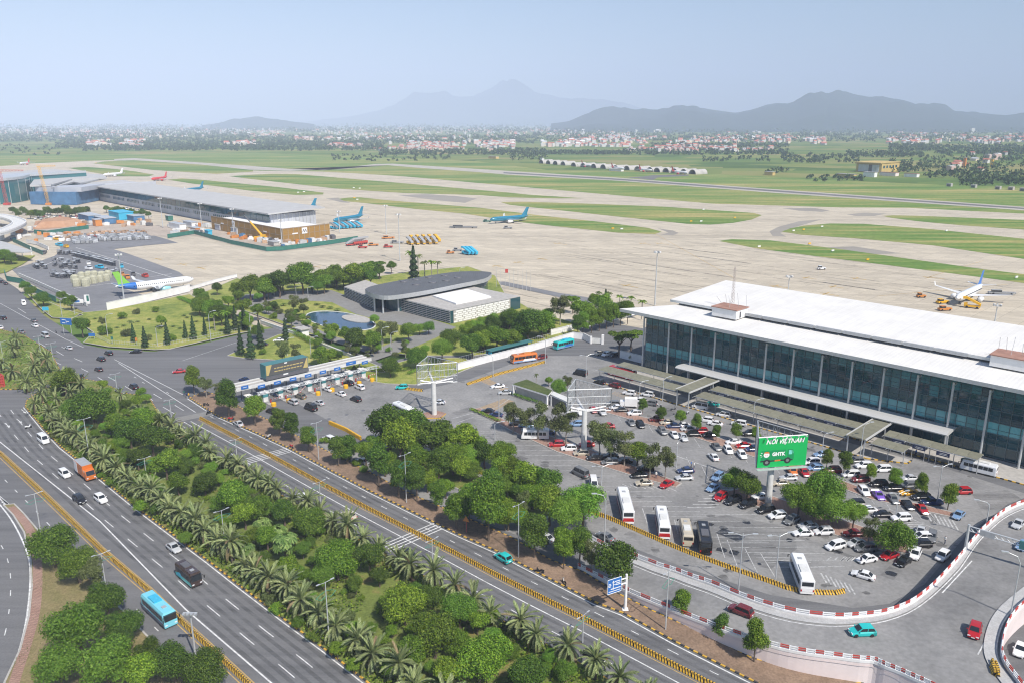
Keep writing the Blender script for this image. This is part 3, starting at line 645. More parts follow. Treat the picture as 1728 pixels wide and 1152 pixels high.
# planted divider islands of the car park
DIV = [[(998, 689), (1010, 684), (1180, 728), (1340, 780), (1480, 833), (1622, 868), (1615, 874), (1470, 842), (1330, 790), (1170, 737)],
       [(795, 690), (810, 688), (880, 722), (960, 745), (1080, 790), (1150, 815), (1140, 822), (1060, 800), (940, 762), (860, 725)],
       [(1212, 832), (1260, 822), (1340, 850), (1430, 880), (1530, 915), (1535, 935), (1470, 925), (1390, 895), (1300, 862)]]
for q in DIV: island('car_park_island', q, M['brick_pave'], 0.14)
island('tree_island', [(640, 752), (700, 758), (800, 800), (880, 835), (930, 870), (900, 880), (830, 850), (740, 810), (670, 780)], M['strip_grass'], 0.14)
# ---------------------------------------------------------------- terminal in front right
def rib_mat(name, c, per, axis='X', amt=0.5, rough=0.5):
    m = mat(name, c, rough, 0.06, 0.15)
    t = m.node_tree; b = t.nodes['Principled BSDF']
    tc = N(t, 'ShaderNodeTexCoord'); wv = N(t, 'ShaderNodeTexWave', bands_direction=axis); wv.inputs['Scale'].default_value = 0.314 / per * 1.0
    wv.inputs['Distortion'].default_value = 0.0; t.links.new(tc.outputs['Object'], wv.inputs['Vector'])
    bp = N(t, 'ShaderNodeBump'); bp.inputs['Strength'].default_value = amt; bp.inputs['Distance'].default_value = 0.05
    mr = N(t, 'ShaderNodeMapRange'); mr.inputs[1].default_value = 0.0; mr.inputs[2].default_value = 0.25; mr.inputs[3].default_value = 0.975; mr.inputs[4].default_value = 1.0; t.links.new(wv.outputs['Fac'], mr.inputs[0])
    mp = N(t, 'ShaderNodeMapping'); mp.inputs['Scale'].default_value = (1.2, 0.07, 0.3) if axis == 'X' else (0.07, 0.07, 1.2); t.links.new(tc.outputs['Object'], mp.inputs['Vector'])
    no = N(t, 'ShaderNodeTexNoise'); setin(no, Scale=0.6, Detail=6.0, Roughness=0.7); t.links.new(mp.outputs[0], no.inputs['Vector'])
    m2 = N(t, 'ShaderNodeMapRange'); m2.inputs[1].default_value = 0.35; m2.inputs[2].default_value = 0.6; m2.inputs[3].default_value = 0.93; m2.inputs[4].default_value = 1.0; t.links.new(no.outputs['Fac'], m2.inputs[0])
    mm = N(t, 'ShaderNodeMath', operation='MULTIPLY'); t.links.new(mr.outputs[0], mm.inputs[0]); t.links.new(m2.outputs[0], mm.inputs[1])
    old = b.inputs['Base Color'].links[0].from_socket; h2 = N(t, 'ShaderNodeHueSaturation'); t.links.new(old, h2.inputs['Color']); t.links.new(mm.outputs[0], h2.inputs['Value']); t.links.new(h2.outputs[0], b.inputs['Base Color'])
    t.links.new(wv.outputs['Fac'], bp.inputs['Height']); t.links.new(bp.outputs[0], b.inputs['Normal']); b.inputs['Specular IOR Level'].default_value = 0.15
    return m
M['roofwhite'] = rib_mat('white_ribbed_roof', (0.72, 0.705, 0.675), 1.0, 'X', 0.25, 0.9)
M['roofgrey'] = rib_mat('grey_ribbed_roof', (0.4, 0.42, 0.44), 1.5, 'X', 0.6, 0.5)
M['viproof'] = rib_mat('slate_metal_roof', (0.125, 0.132, 0.142), 1.0, 'X', 0.5, 0.75)
M['gold'] = rib_mat('gold_hoarding', (0.36, 0.21, 0.055), 1.2, 'Z', 0.5, 0.6)
def glass_mat(name, c, rough=0.05, metal=0.0, spec=0.8):
    m, t, b = base_mat(name)
    oi = N(t, 'ShaderNodeObjectInfo'); mr = N(t, 'ShaderNodeMapRange'); mr.inputs[3].default_value = 0.72; mr.inputs[4].default_value = 1.3
    t.links.new(oi.outputs['Random'], mr.inputs[0])
    tc = N(t, 'ShaderNodeTexCoord'); no = N(t, 'ShaderNodeTexNoise'); setin(no, Scale=0.5, Detail=3.0); t.links.new(tc.outputs['Object'], no.inputs['Vector'])
    hs = N(t, 'ShaderNodeHueSaturation'); hs.inputs['Color'].default_value = rgba(c); t.links.new(mr.outputs[0], hs.inputs['Value'])
    t.links.new(hs.outputs[0], b.inputs['Base Color']); b.inputs['Roughness'].default_value = rough; b.inputs['Metallic'].default_value = metal
    b.inputs['Specular IOR Level'].default_value = spec
    bp = N(t, 'ShaderNodeBump'); bp.inputs['Strength'].default_value = 0.02; t.links.new(no.outputs['Fac'], bp.inputs['Height']); t.links.new(bp.outputs[0], b.inputs['Normal'])
    return m
M['gl_dark'] = glass_mat('dark_teal_glass', (0.02, 0.078, 0.095))
M['gl_mid'] = glass_mat('teal_glass', (0.05, 0.2, 0.22), 0.12)
M['gl_band'] = glass_mat('pale_teal_glass', (0.11, 0.36, 0.38), 0.2)
M['mull'] = mat('dark_teal_mullion', (0.13, 0.19, 0.2), 0.4, 0.05)
M['visor'] = mat('white_visor', (0.5, 0.5, 0.49), 0.5, 0.06)
M['canopy'] = mat('olive_canopy_sheet', (0.215, 0.21, 0.155), 0.6, 0.15, 0.6, rnd=0.08)
M['roofred'] = mat('red_brown_roof_slab', (0.36, 0.2, 0.15), 0.85, 0.2, 0.5)

term = thing('terminal_building', 'long glass terminal with white roof and row of tall columns beside the car park', 'airport terminal', T0, YAW_T)
SE = 136.0
b = MB(); b.box((SE / 2, 23.5, 9.2), (SE - 0.6, 45, 18.4)); part('wall', b, M['concrete'], term)
def slab(outline, zf, th, m0, m1=1):
    "roof slab: outline [(s, t, z)]"
    q = MB(); n = len(outline)
    vs = [(s, t, z - th) for s, t, z in outline] + [(s, t, z) for s, t, z in outline]
    q.add(vs, [tuple(range(n - 1, -1, -1))], m1); q.f.append(tuple(range(n, 2 * n))); q.m.append(m0)
    for i in range(n): q.f.append((i, (i + 1) % n, n + (i + 1) % n, n + i)); q.m.append(m1)
    return q
part('lower_roof', slab([(-7.0, -5.2, 20.2), (SE, -5.2, 20.2), (SE, 12.4, 21.0), (6, 12.4, 21.0)], 0, 1.0, 0), [M['roofwhite'], M['galv']], term)
part('upper_roof', slab([(2.2, 10.4, 22.4), (SE, 10.4, 22.4), (SE, 45.6, 24.2), (2.2, 45.6, 24.2)], 0, 0.8, 0), [M['roofwhite'], M['galv']], term)
b = MB(); b.box((SE / 2 + 2, 11.8, 21.3), (SE - 6, 0.4, 1.0)); part('clerestory', b, M['darksteel'], term)
vent = MB(); vent.box((0, 0, 0), (7.6, 0.5, 0.5)).box((0, -0.2, -0.45), (7.4, 0.2, 0.4)); vme = vent.mesh('ridge_vent', M['steel'])
for k in range(9): ob('ridge_vent', vme, term, (24 + k * 8.3, 10.1, 22.3))
# facade glass, pane by pane
PW = 2.4; ROWS = [(0.4, 3.4), (3.4, 6.4), (6.4, 9.3), (9.3, 12.4), (12.4, 15.3), (15.3, 18.6)]
pm = []
for z0, z1_ in ROWS:
    q = MB(); q.box((0, 0, 0), (PW - 0.16, 0.06, z1_ - z0 - 0.18)); pm.append(q.mesh('glass_pane', M['gl_dark']))
NP = 47
for i in range(NP):
    for r, (z0, z1_) in enumerate(ROWS):
        o = ob('glass_pane', pm[r], term, (0.35 + PW * (i + 0.5), 0.05, (z0 + z1_) / 2), (radians(RN.uniform(-0.5, 0.5)), 0, radians(RN.uniform(-0.6, 0.6))))
        u = RN.random()
        if r == 2 and u < 0.96: setmat(o, M['gl_band'])
        elif r == 5 and u < 0.85: setmat(o, M['gl_mid'])
        elif u < 0.04: setmat(o, M['gl_mid'])
q = MB()
for i in range(NP + 1): q.box((0.35 + PW * i, -0.08, 9.4), (0.09, 0.16, 18.6))
for z0, z1_ in ROWS: q.box((57, -0.07, z0), (113.5, 0.12, 0.13))
for zz in (9.9, 10.9, 13.0, 14.0, 16.2, 17.3, 7.5, 5.0): q.box((57, -0.06, zz), (113.5, 0.08, 0.06))
part('mullion_grid', q, M['mull'], term, kind='stuff')
q = MB()
for i in range(8):
    for r in range(6): q.box((-0.05, 2.6 + i * 2.5, 1.5 + r * 3.05), (0.1, 2.3, 2.8))
part('side_glazing', q, M['gl_mid'], term, kind='stuff')
cme = MB().tube([(0, 0, 0), (0, 0, 18.0)], 0.28, 10).box((0, 0.9, 17.4), (0.4, 2.2, 0.5)).mesh('column', M['galv'], False)
for s_ in (-0.3, 11.1, 19.6, 28.0, 36.6, 45.0, 53.5, 61.8, 70.2, 78.6, 87.0, 95.4, 103.6, 112):
    ob('column', cme, term, (s_, -2.6 if s_ > 0 else -0.4, 0))
# plant rooms and mast on the roof
for (px, py, w, d) in ((1231, 533, 8.5, 7.0), (1712, 618, 9.5, 7)):
    g = G(px, py, 21.2); a = g - T0; s_ = -a.dot(D1); t_ = a.dot(D2)
    q = MB(); q.box((s_, t_, 22.6), (w, d, 2.8), 0, 0); q.box((s_, t_, 24.1), (w + 0.6, d + 0.6, 0.25), 0, 1); q.box((s_ + w / 2 + 0.02, t_ - 1, 22.4), (0.1, 0.9, 1.9), 0, 2)
    part('plant_room', q, [M['white'], M['roofred'], M['darksteel']], term)
    q = MB()
    for k in range(6): q.bar((s_ - w / 2 + k * w / 5, t_ + RN.uniform(-3, 3), 24), (s_ - w / 2 + k * w / 5, t_ + RN.uniform(-3, 3), 27 + RN.random() * 2), 0.05)
    part('aerial', q, M['steel'], term)
g = G(1236, 512, 24.2); a = g - T0; s_, t_ = -a.dot(D1), a.dot(D2)
q = MB()
for dx, dy in ((-.4, -.4), (.4, -.4), (.4, .4), (-.4, .4)): q.bar((s_ + dx, t_ + dy, 24), (s_ + dx * .4, t_ + dy * .4, 36), 0.045)
for k in range(12):
    z_ = 24 + k; f_ = 1 - 0.6 * k / 12
    q.bar((s_ - .4 * f_, t_ - .4 * f_, z_), (s_ + .4 * f_, t_ - .4 * f_, z_ + 1), 0.04); q.bar((s_ + .4 * f_, t_ + .4 * f_, z_), (s_ - .4 * f_, t_ + .4 * f_, z_ + 1), 0.04)
part('radio_mast', q, M['rust'], term)
# white visor over the kerb
q = MB(); q.loft([[(s_, -7.6, 5.5), (s_, -7.7, 5.8), (s_, -7.2, 6.2), (s_, -5.6, 6.3), (s_, -0.2, 5.9), (s_, -0.2, 5.7), (s_, -5.4, 5.4)] for s_ in (17.5, 97)])
part('visor', q, M['visor'], term)
q = MB()
for k in range(10): q.box((21 + k * 8.4, -5.5, 2.6), (0.4, 0.4, 5.2))
part('visor_post', q, M['galv'], term, kind='stuff')
# pavement of the drop-off
def tsheet(name, s0, s1, t0, t1, z, m):
    q = MB(); q.quad(TW(s0, t0, z), TW(s1, t0, z), TW(s1, t1, z), TW(s0, t1, z)); return struct(name, q, m)
q = MB(); q.prism([tuple(TW(s_, t_).xy) for s_, t_ in ((-3, -22.2), (84, -22.2), (92, -18.5), (92, -15.5), (-3, -15.5))], 0.0, 0.15); struct('pavement', q, M['concrete'])
q = MB(); q.prism([tuple(TW(s_, t_).xy) for s_, t_ in ((-3, -11.5), (125, -11.5), (125, -0.3), (-3, -0.3))], 0.0, 0.15); struct('pavement', q, M['concrete'])
q = MB(); wall_along(q, [TW(s_, -22.3) for s_ in (-3, 84)], 0.35, 0.22, 0, 0, (0, 1), 0.8); wall_along(q, [TW(84.1, -22.3), TW(92.2, -18.3), TW(92.2, -15.6)], 0.35, 0.22, 0, 0, (0, 1), 0.8)
wall_along(q, [TW(s_, -11.6) for s_ in (60, 125)], 0.35, 0.22, 0, 0, (0, 1), 0.8)
struct('kerb', q, [M['kerb_y'], M['kerb_k']])
# covered walkways
def canopy(label, s0, s1, t0, t1, z, n, lab_extra=''):
    r = thing('walkway_canopy', label, 'canopy', TW(s0, (t0 + t1) / 2), YAW_T, 'canopies of the drop-off')
    L = s1 - s0; W = t1 - t0
    p_ = MB(); p_.box((0, 0, 0), (L / n - 0.12, W, 0.12)); pme = p_.mesh('canopy_panel', M['canopy'])
    for k in range(n): ob('canopy_panel', pme, r, (L / n * (k + 0.5), 0, z), (radians(2.0), 0, 0))
    f = MB(); f.box((L / 2, -W / 2, z - 0.16), (L, 0.12, 0.18)).box((L / 2, W / 2, z - 0.16), (L, 0.12, 0.18))
    part('edge_beam', f, M['galv'], r)
    p_ = MB(); p_.bar((0, 0, 0), (0, 0, z), 0.1).bar((0, -W / 2 + .2, z - 0.2), (0, W / 2 - .2, z - 0.2), 0.07); pme = p_.mesh('post', M['steel'])
    m_ = max(2, n // 2)
    for k in range(m_ + 1): ob('post', pme, r, (min(L - 0.1, L / m_ * k + 0.1), -W * 0.3, 0.1))
    return r
canopy('long olive canopy at the kerb left of the first crossing roof', -2, 27.5, -22, -17, 4.0, 10)
canopy('long olive sheet walkway canopy at the kerb between the two crossing roofs', 34, 78.5, -22, -17, 4.0, 14)
canopy('short olive sheet walkway canopy at the kerb beyond the second crossing roof', 84.2, 92, -21.5, -17, 4.0, 3)
canopy('inner olive walkway canopy under the white visor left of the first crossing roof', -1, 27.5, -13.8, -9.6, 4.0, 9)
canopy('inner olive walkway canopy under the white visor between the crossing roofs', 34, 78.5, -13.8, -9.6, 4.0, 14)
canopy('inner olive walkway canopy running on to the right past the white visor', 84.2, 106, -13.8, -9.6, 4.0, 8)
def crossroof(label, s0, s1, t0, t1):
    r = thing('crossing_roof', label, 'canopy', TW(s0, t0), YAW_T)
    n = 6; d = (t1 - t0) / n
    q = MB(); q.box((0, 0, 0), (s1 - s0 - .3, d - .06, 0.14)); me = q.mesh('canopy_panel', M['canopy'])
    for k in range(n): ob('canopy_panel', me, r, ((s1 - s0) / 2, d * (k + .5), 5.1))
    q = MB(); q.box((s1 - s0, (t1 - t0) / 2, 5.1), (0.3, t1 - t0, 0.4)).box((0, (t1 - t0) / 2, 5.1), (0.3, t1 - t0, 0.4)); part('edge_beam', q, M['visor'], r)
    for x, y in ((0.3, 0.4), (s1 - s0 - .3, 0.4), (0.3, t1 - t0 - 4), (s1 - s0 - .3, t1 - t0 - 4)):
        q = MB(); q.box((x, y, 2.5), (0.25, 0.25, 5)); part('post', q, M['galv'], r)
crossroof('olive crossing roof with white edge beams over the drop-off, left of the two', 28.6, 33.2, -23.6, -6.2)
crossroof('olive crossing roof with white edge beams above the green billboard, right of the two', 78.9, 83.6, -23.4, -6.2)
# boards hung under the canopies, and planters
for k, (s_, t_) in enumerate(((38, -14.1), (44.5, -14.1), (56, -14.1), (60.5, -14.1), (65.5, -14.1), (70.5, -14.1), (88, -14.1), (93, -14.1), (98.5, -14.1))):
    q = MB(); q.box((0, 0, 3.2), (3.0, 0.15, 1.0)); o = ob('direction_board', q.mesh('direction_board', M['navy']), None, TW(s_, t_), YAW_T)
    tag(o, 'dark rectangular direction board hung under the inner olive canopy of the drop-off', 'sign board', 'dark boards under the inner canopy')
    for x in (-1.45, 1.45):
        q = MB(); q.bar((x, 0, 0.15), (x, 0, 3.8), 0.05); part('post', q, M['steel'], o)
    for zz, w in ((3.35, 1.6), (3.05, 2.0)):
        q = MB(); q.box((0.1, -0.085, zz), (w, 0.02, 0.1)); part('text_line', q, M['plate'], o)

# ---------------------------------------------------------------- curved-roof hall beside the pond
g0 = G(650, 500)
hall = thing('curved_roof_hall', 'low glass hall with slate grey leaf-shaped roof behind the oval pond', 'hall', (0, 0, 0))
roof_px = Zm(400, 420, 3.84, [(830, 262), (868, 287), (950, 304), (1050, 298), (1250, 266), (1450, 226), (1600, 195), (1645, 166), (1640, 152), (1560, 146), (1400, 151), (1200, 181), (1000, 215), (870, 243)])
rw = [tuple(G(x, y, 8.6).xy) for x, y in smooth(roof_px + [roof_px[0]], 3)[:-1]]
q = MB(); q.prism(rw, 6.7, 8.6, 1, 0); part('roof', q, [M['viproof'], M['steel']], hall)
cx_ = sum(p[0] for p in rw) / len(rw); cy_ = sum(p[1] for p in rw) / len(rw)
back = [(cx_ + (x - cx_) * 0.86 + 2.0, cy_ + (y - cy_) * 0.86 + 3.0) for x, y in rw]
q = MB(); q.prism(back, 0.1, 6.7); part('wall', q, M['gl_dark'], hall)
dsc = MB().lathe([(0, 0), (1.9, 0), (1.7, 0.45), (1.4, 0.5), (0, 0.3)], 14).mesh('skylight', M['darksteel'])
for x, y in Zm(400, 420, 3.84, [(1080, 214), (1160, 233), (1265, 220), (1245, 186), (1355, 207), (1345, 174), (1430, 188), (1160, 200)]): ob('skylight', dsc, hall, G(x, y, 8.62))
cm = MB().tube([(0, 0, 0.1), (0, 0, 6.8)], 0.4, 10).mesh('column', M['galv'])
for x, y in Zm(400, 420, 3.84, [(894, 410), (948, 420), (994, 396), (1047, 407)]): ob('column', cm, hall, G(x, y))
def striped_wing(a, b_, depth_vec, h, n, roofm):
    a = Vector((a.x, a.y, 0)); b_ = Vector((b_.x, b_.y, 0)); dv = Vector((depth_vec.x, depth_vec.y, 0))
    q = MB(); q.prism([tuple(p.xy) for p in (a, b_, b_ + dv, a + dv)], 0.1, h - 0.2, 0); part('wall', q, M['gl_dark'], hall)
    q = MB(); q.prism([tuple(p.xy) for p in (a, b_, b_ + dv, a + dv)], h - 0.2, h, 0); part('flat_roof', q, roofm, hall)
    d = (b_ - a).normalized(); nn = Vector((d.y, -d.x, 0))
    for k in range(n):
        q = MB(); z_ = 0.5 + (h - 0.9) * k / (n - 1)
        wall_along(q, [a + nn * 0.2, b_ + nn * 0.2], 0.3, 0.16, z_); part('louvre', q, M['steel'], hall)
    m_ = int((b_ - a).length / 3)
    q = MB()
    for k in range(m_ + 1): p = a + d * ((b_ - a).length * k / m_) + nn * 0.06; q.box((p.x, p.y, h / 2), (0.08, 0.12, h), atan2(d.y, d.x))
    part('mullion_grid', q, M['steel'], hall, kind='stuff')
A_, B_, C_ = G(676, 525), G(760, 547), G(878, 521)
striped_wing(A_, B_, C_ - B_, 5.6, 7, M['concrete'])
striped_wing(G(582, 502), G(631, 523), (G(700, 497) - G(631, 523)) * 0.5, 5.2, 7, M['concrete'])
dv = (C_ - B_); d_ = dv.normalized(); nn = Vector((d_.y, -d_.x, 0))
q = MB(); wall_along(q, [B_ + nn * .25 + d_ * 1.5, B_ + nn * .25 + dv * 0.84], 0.25, 5.2, 0.1); part('stone_screen', q, M['concrete'], hall)
q = MB(); q.box((0, 0, 0), (2.0, 0.16, 0.62)); sme = q.mesh('stone_panel', M['white'])
LL = dv.length * 0.84 - 1.5; yw = atan2(d_.y, d_.x)
for r in range(6):
    k = 0
    for c in range(int(LL / 2.4)):
        x = 1.5 + 1.2 + c * 2.4 + (0.9 if r % 2 else 0) + RN.uniform(-.25, .25)
        if x > LL + 0.5: continue
        p = B_ + nn * 0.42 + d_ * x; ob('stone_panel', sme, hall, (p.x, p.y, 0.7 + r * 0.83), yw)
inn = [A_ + (B_ - A_) * u + dv * v for u, v in ((0.22, 0.3), (0.8, 0.22), (0.8, 0.72), (0.22, 0.8))]
q = MB(); q.prism([tuple(p.xy) for p in inn], 5.6, 6.3); part('raised_roof', q, M['white'], hall)
for x, y in ((606, 512), (614, 512)):
    q = MB(); q.bar((0, 0, 0), (0, 0, 4.6), 0.07, 1); q.box((0.35, 0, 2.6), (0.7, 0.06, 3.8), 0, 0)
    tag(ob('banner', q.mesh('banner', [M['red'], M['steel']]), None, G(x, y)), 'tall red feather banner in front of the striped glass wall by the pond', 'banner', 'red banners by the hall')

# ---------------------------------------------------------------- toll gate
ga, gb = G(386, 652, 6), G(618, 600, 6); gd = (gb - ga); gl = gd.length; gy = atan2(gd.y, gd.x)
gate = thing('toll_gate_roof', 'long white toll gate roof spanning the lanes with blue lane signs', 'toll gate', (ga.x, ga.y, 0), gy)
q = MB(); q.box((gl / 2, 0, 5.3), (gl, 5.0, 0.6)); part('roof', q, M['concrete'], gate)
q = MB(); q.box((gl / 2, -2.6, 5.35), (gl + .4, 0.4, 0.9)).box((gl / 2, 2.6, 5.35), (gl + .4, 0.4, 0.9)).box((gl / 2, 0, 5.7), (gl, 0.3, 0.3)); part('rim', q, M['pale_conc'], gate)
for k in range(9):
    x = 2.0 + k * (gl - 4) / 8
    q = MB(); q.box((x, 1.2, 2.6), (0.35, 0.35, 5.2)); part('post', q, M['galv'], gate)
for k in range(9):
    x = 3.5 + k * (gl - 6) / 8
    q = MB(); q.box((x, -2.95, 4.9 + (0.9 if k in (0, 7) else 0)), (2.2 if k not in (7,) else 3.6, 0.12, 1.0), 0, 0)
    q.box((x, -3.02, 4.9 + (0.9 if k in (0, 7) else 0)), (1.2, 0.02, 0.12), 0, 1); part('lane_sign', q, [M['blue_sign'], M['plate']], gate)
# dark billboard on the gate roof
u0 = (G(446, 639, 6.3) - Vector((ga.x, ga.y, 6.3))).dot(gd.normalized()); u1 = (G(513, 621, 6.3) - Vector((ga.x, ga.y, 6.3))).dot(gd.normalized())
p0 = Vector((ga.x, ga.y, 0)) + gd.normalized() * u0
bbw = u1 - u0
bb = thing('roof_billboard', 'dark grey billboard with gold corners standing on the toll gate roof', 'billboard', (p0.x, p0.y, 0), gy)
M['bb_face'] = mat('charcoal_face', (0.1, 0.1, 0.095), 0.5, 0.05); M['bb_gold'] = mat('gold_print', (0.5, 0.4, 0.16), 0.5, 0.05); M['bb_teal'] = mat('teal_cladding', (0.06, 0.19, 0.2), 0.5, 0.08)
q = MB(); q.box((bbw / 2, -0.6, 8.6), (bbw, 3.4, 4.2)); part('case', q, M['bb_teal'], bb)
q = MB(); q.box((bbw / 2, -2.34, 8.95), (bbw - .3, 0.06, 3.3)); part('face', q, M['bb_face'], bb)
q = MB(); y_ = -2.385; q.quad((0.2, y_, 10.6), (0.2, y_, 7.5), (0.9, y_, 7.5), (bbw * .15, y_, 10.6)); q.quad((bbw - .2, y_, 7.4), (bbw - .2, y_, 10.5), (bbw - .5, y_, 10.4), (bbw * .87, y_, 7.5)); part('corner_band', q, M['bb_gold'], bb)
for zz in (9.3, 8.35):
    q = MB(); x = bbw * 0.2
    while x < bbw * 0.82:
        w = RN.uniform(0.5, 1.1); q.box((x + w / 2, y_, zz), (w, 0.03, 0.3)); x += w + 0.22
    part('text_line', q, M['bb_gold'], bb)
q = MB(); q.box((bbw * .47, y_, 10.3), (0.9, 0.03, 0.35)); part('emblem', q, M['plate'], bb)
q = MB(); q.box((bbw / 2, -2.4, 6.65), (bbw, 0.2, 1.1), 0, 0); q.box((bbw * .45, -2.52, 6.9), (1.6, 0.03, 0.4), 0, 1); part('lower_board', q, [M['darksteel'], M['plate']], bb)
# booths, islands, barriers
nrm = Vector((gd.normalized().y, -gd.normalized().x, 0))    # towards the plaza
boothm = MB(); boothm.box((0, 0, 1.3), (2.2, 1.5, 2.6), 0, 0).box((0, 0, 1.75), (2.26, 1.56, 0.9), 0, 1).box((0, 0, 2.7), (2.6, 1.9, 0.18), 0, 2)
boothm = boothm.mesh('toll_booth', [M['pale_conc'], M['gl_mid'], M['white']])
islm = MB(); islm.box((0, 0, 0.12), (13.0, 1.6, 0.24), 0, 0); islm = islm.mesh('lane_island', [M['concrete']])
nosem = MB(); nosem.lathe([(0.75, 0), (0.75, 1.0), (0.55, 1.15), (0, 1.15)], 12, 0); nosem = nosem.mesh('yellow_nose', M['yellow'])
armm = MB(); armm.box((1.5, 0, 1.0), (3.0, 0.1, 0.12), 0, 0); armp = MB(); armp.box((0, 0, 0.55), (0.35, 0.35, 1.1), 0, 0)
lampm = MB(); lampm.box((0, 0, 4.0), (2.8, 0.8, 0.7), 0, 0).box((1.6, 0, 4.0), (0.5, 0.85, 0.75), 0, 1).box((0, 0, 1.9), (0.2, 0.2, 3.6), 0, 2)
lampm = lampm.mesh('lane_lamp_box', [M['white'], M['orange'], M['darksteel']])
armm = armm.mesh('barrier_arm', M['rw']); armp = armp.mesh('barrier_post', M['red'])
for k in range(9):
    c = Vector((ga.x, ga.y, 0)) + gd.normalized() * (4.5 + k * (gl - 8) / 8) + nrm * 2.0
    r = thing('toll_lane_island', 'concrete toll lane island with pale booth, red barrier arm and yellow nose', 'toll booth', (c.x, c.y, 0), gy - pi / 2, 'toll lane islands under the white roof')
    ob('lane_island', islm, r); ob('booth', boothm, r, (0.5, 0, 0.24)); ob('nose', nosem, r, (6.4, 0, 0)); ob('lamp_box', lampm, r, (-4.2, 0, 0.24))
    a_ = ob('barrier_post', armp, r, (3.6, 0.5, 0.24)); ob('barrier_arm', armm, a_, (0, 0, 0), (0, radians(-35 if k % 3 == 0 else 0), radians(90)))
ta, tb = G(434, 664, 5.0), G(636, 618, 5.0); td = tb - ta; ty = atan2(td.y, td.x); tl = td.length
tr = thing('sign_truss', 'grey steel truss gantry crossing the lanes on the plaza side of the toll gate', 'gantry', (ta.x, ta.y, 0), ty)
q = MB()
for y_, z_ in ((-.35, 4.6), (.35, 4.6), (-.35, 5.3), (.35, 5.3)): q.bar((0, y_, z_), (tl, y_, z_), 0.08)
for k in range(int(tl / 1.5)):
    for y_ in (-.35, .35): q.bar((k * 1.5, y_, 4.6 + .7 * (k % 2)), (k * 1.5 + 1.5, y_, 5.3 - .7 * (k % 2)), 0.05)
part('truss', q, M['galv'], tr)
for x in (0.3, tl * .5, tl - 0.3):
    q = MB(); q.tube([(x, 0, 0), (x, 0, 5.3)], 0.16, 8); part('post', q, M['galv'], tr)

# ---------------------------------------------------------------- small buildings
M['roofgrass'] = ground_mat('roof_grass', [(.3, (.04, .07, .02)), (.7, (.12, .14, .045))], (.2, 1), fine=4, finevar=.2)
pv = thing('grass_roof_pavilion', 'low pavilion with flat grass roof and white edge at the corner of the car park', 'pavilion')
z_ = 3.6; q1 = [G(x, y, z_) for x, y in ((864, 648), (889, 640), (932, 659), (925, 667))]
q = MB(); q.prism([tuple(p.xy) for p in q1], 3.3, 3.75, 1, 0); part('roof', q, [M['roofgrass'], M['white']], pv)
q2 = [G(x, y, z_) for x, y in ((929, 664), (934, 659), (966, 672), (958, 677))]
q = MB(); q.prism([tuple(p.xy) for p in q2], 3.0, 3.5, 0, 0); part('lower_roof', q, [M['pale_conc']], pv)
for qq, zz in ((q1, 3.3), (q2, 3.0)):
    cx0 = sum((p for p in qq), Vector()) / 4; ins = [cx0 + (p - cx0) * 0.82 for p in qq]
    q = MB(); q.prism([tuple(p.xy) for p in ins], 0, zz); part('wall', q, M['darksteel'] if qq is q2 else M['concrete'], pv)
    for p in qq:
        p2 = cx0 + (p - cx0) * 0.93; q = MB(); q.box((p2.x, p2.y, zz / 2), (0.5, 0.5, zz), 0.6); part('pillar', q, M['white'], pv)
q = MB(); q.box((0, 0, 1.4), (4.2, 3, 2.8), 0, 0).box((0, 0, 2.95), (5.6, 4.4, 0.3), 0, 1).box((0, -1.52, 1.6), (2.4, 0.06, 1.2), 0, 2)
tag(ob('guard_house', q.mesh('guard_house', [M['white'], M['concrete'], M['gl_dark']]), None, G(511, 566), YAW_T), 'small white guard house with flat overhanging roof on the complex drive', 'guard house')
sa, sb = G(826, 606), G(897, 588); sd = sb - sa
bs = thing('bus_shelter', 'long teal bus shelter along the white wall behind the orange bus', 'bus shelter', sa, atan2(sd.y, sd.x))
q = MB(); q.box((sd.length / 2, 0.6, 3.0), (sd.length, 3.2, 0.15)); part('roof', q, M['bb_teal'], bs)
q = MB(); q.box((sd.length / 2, 1.9, 1.5), (sd.length, 0.1, 2.6)); part('back_wall', q, M['gl_mid'], bs)
for k in range(6): q = MB(); q.box((0.5 + k * (sd.length - 1) / 5, -0.6, 1.5), (0.14, 0.14, 3)); part('post', q, M['bb_teal'], bs)
q = MB(); q.box((0.1, -0.2, 1.4), (0.2, 1.6, 2.6)); part('end_panel', q, M['cyan'], bs)
def wallthing(label, pts, h, th=0.3, m='white', name='boundary_wall', cat='wall', posts=0, step=None, z0=0.0):
    o = ob(name, None); tag(o, label, cat)
    q = MB(); wall_along(q, px2w(pts), th, h, z0); part('wall_panel', q, M[m], o)
    q = MB(); wall_along(q, px2w(pts), th + 0.14, 0.14, h + z0); part('coping', q, M['pale_conc'] if m != 'green' else M[m], o)
    if posts:
        for p in dens(px2w(pts), posts): q = MB(); q.box((p.x, p.y, (h + .3) / 2), (th + .3, th + .3, h + .3), 0.7); part('pier', q, M[m], o)
    return o
wallthing('white boundary wall behind the bus stop up to the palm road gate', [(770, 625), (826, 610), (897, 592), (967, 571), (985, 573), (998, 580)], 2.4)
wallthing('tall white boundary wall between the apron and the yellow lawn', [(181, 524), (250, 509), (321, 492)], 3.4)
wallthing('low white wall running on to the right behind the garden trees', [(321, 490), (360, 478), (400, 468)], 1.6)
wallthing('white wall with piers along the row of trees beside the palm road', [(930, 566), (985, 553), (1040, 540), (1085, 528)], 2.2, 0.3, 'white', 'boundary_wall', 'wall', 8)
wallthing('low pale wall and hedge line beside the complex drive', [(440, 545), (500, 566), (545, 585), (590, 602), (612, 612)], 1.1, 0.3, 'pale_conc')
wallthing('pale garage wall in the shade left of the glass terminal', [(1046, 603), (1086, 613)], 2.6)
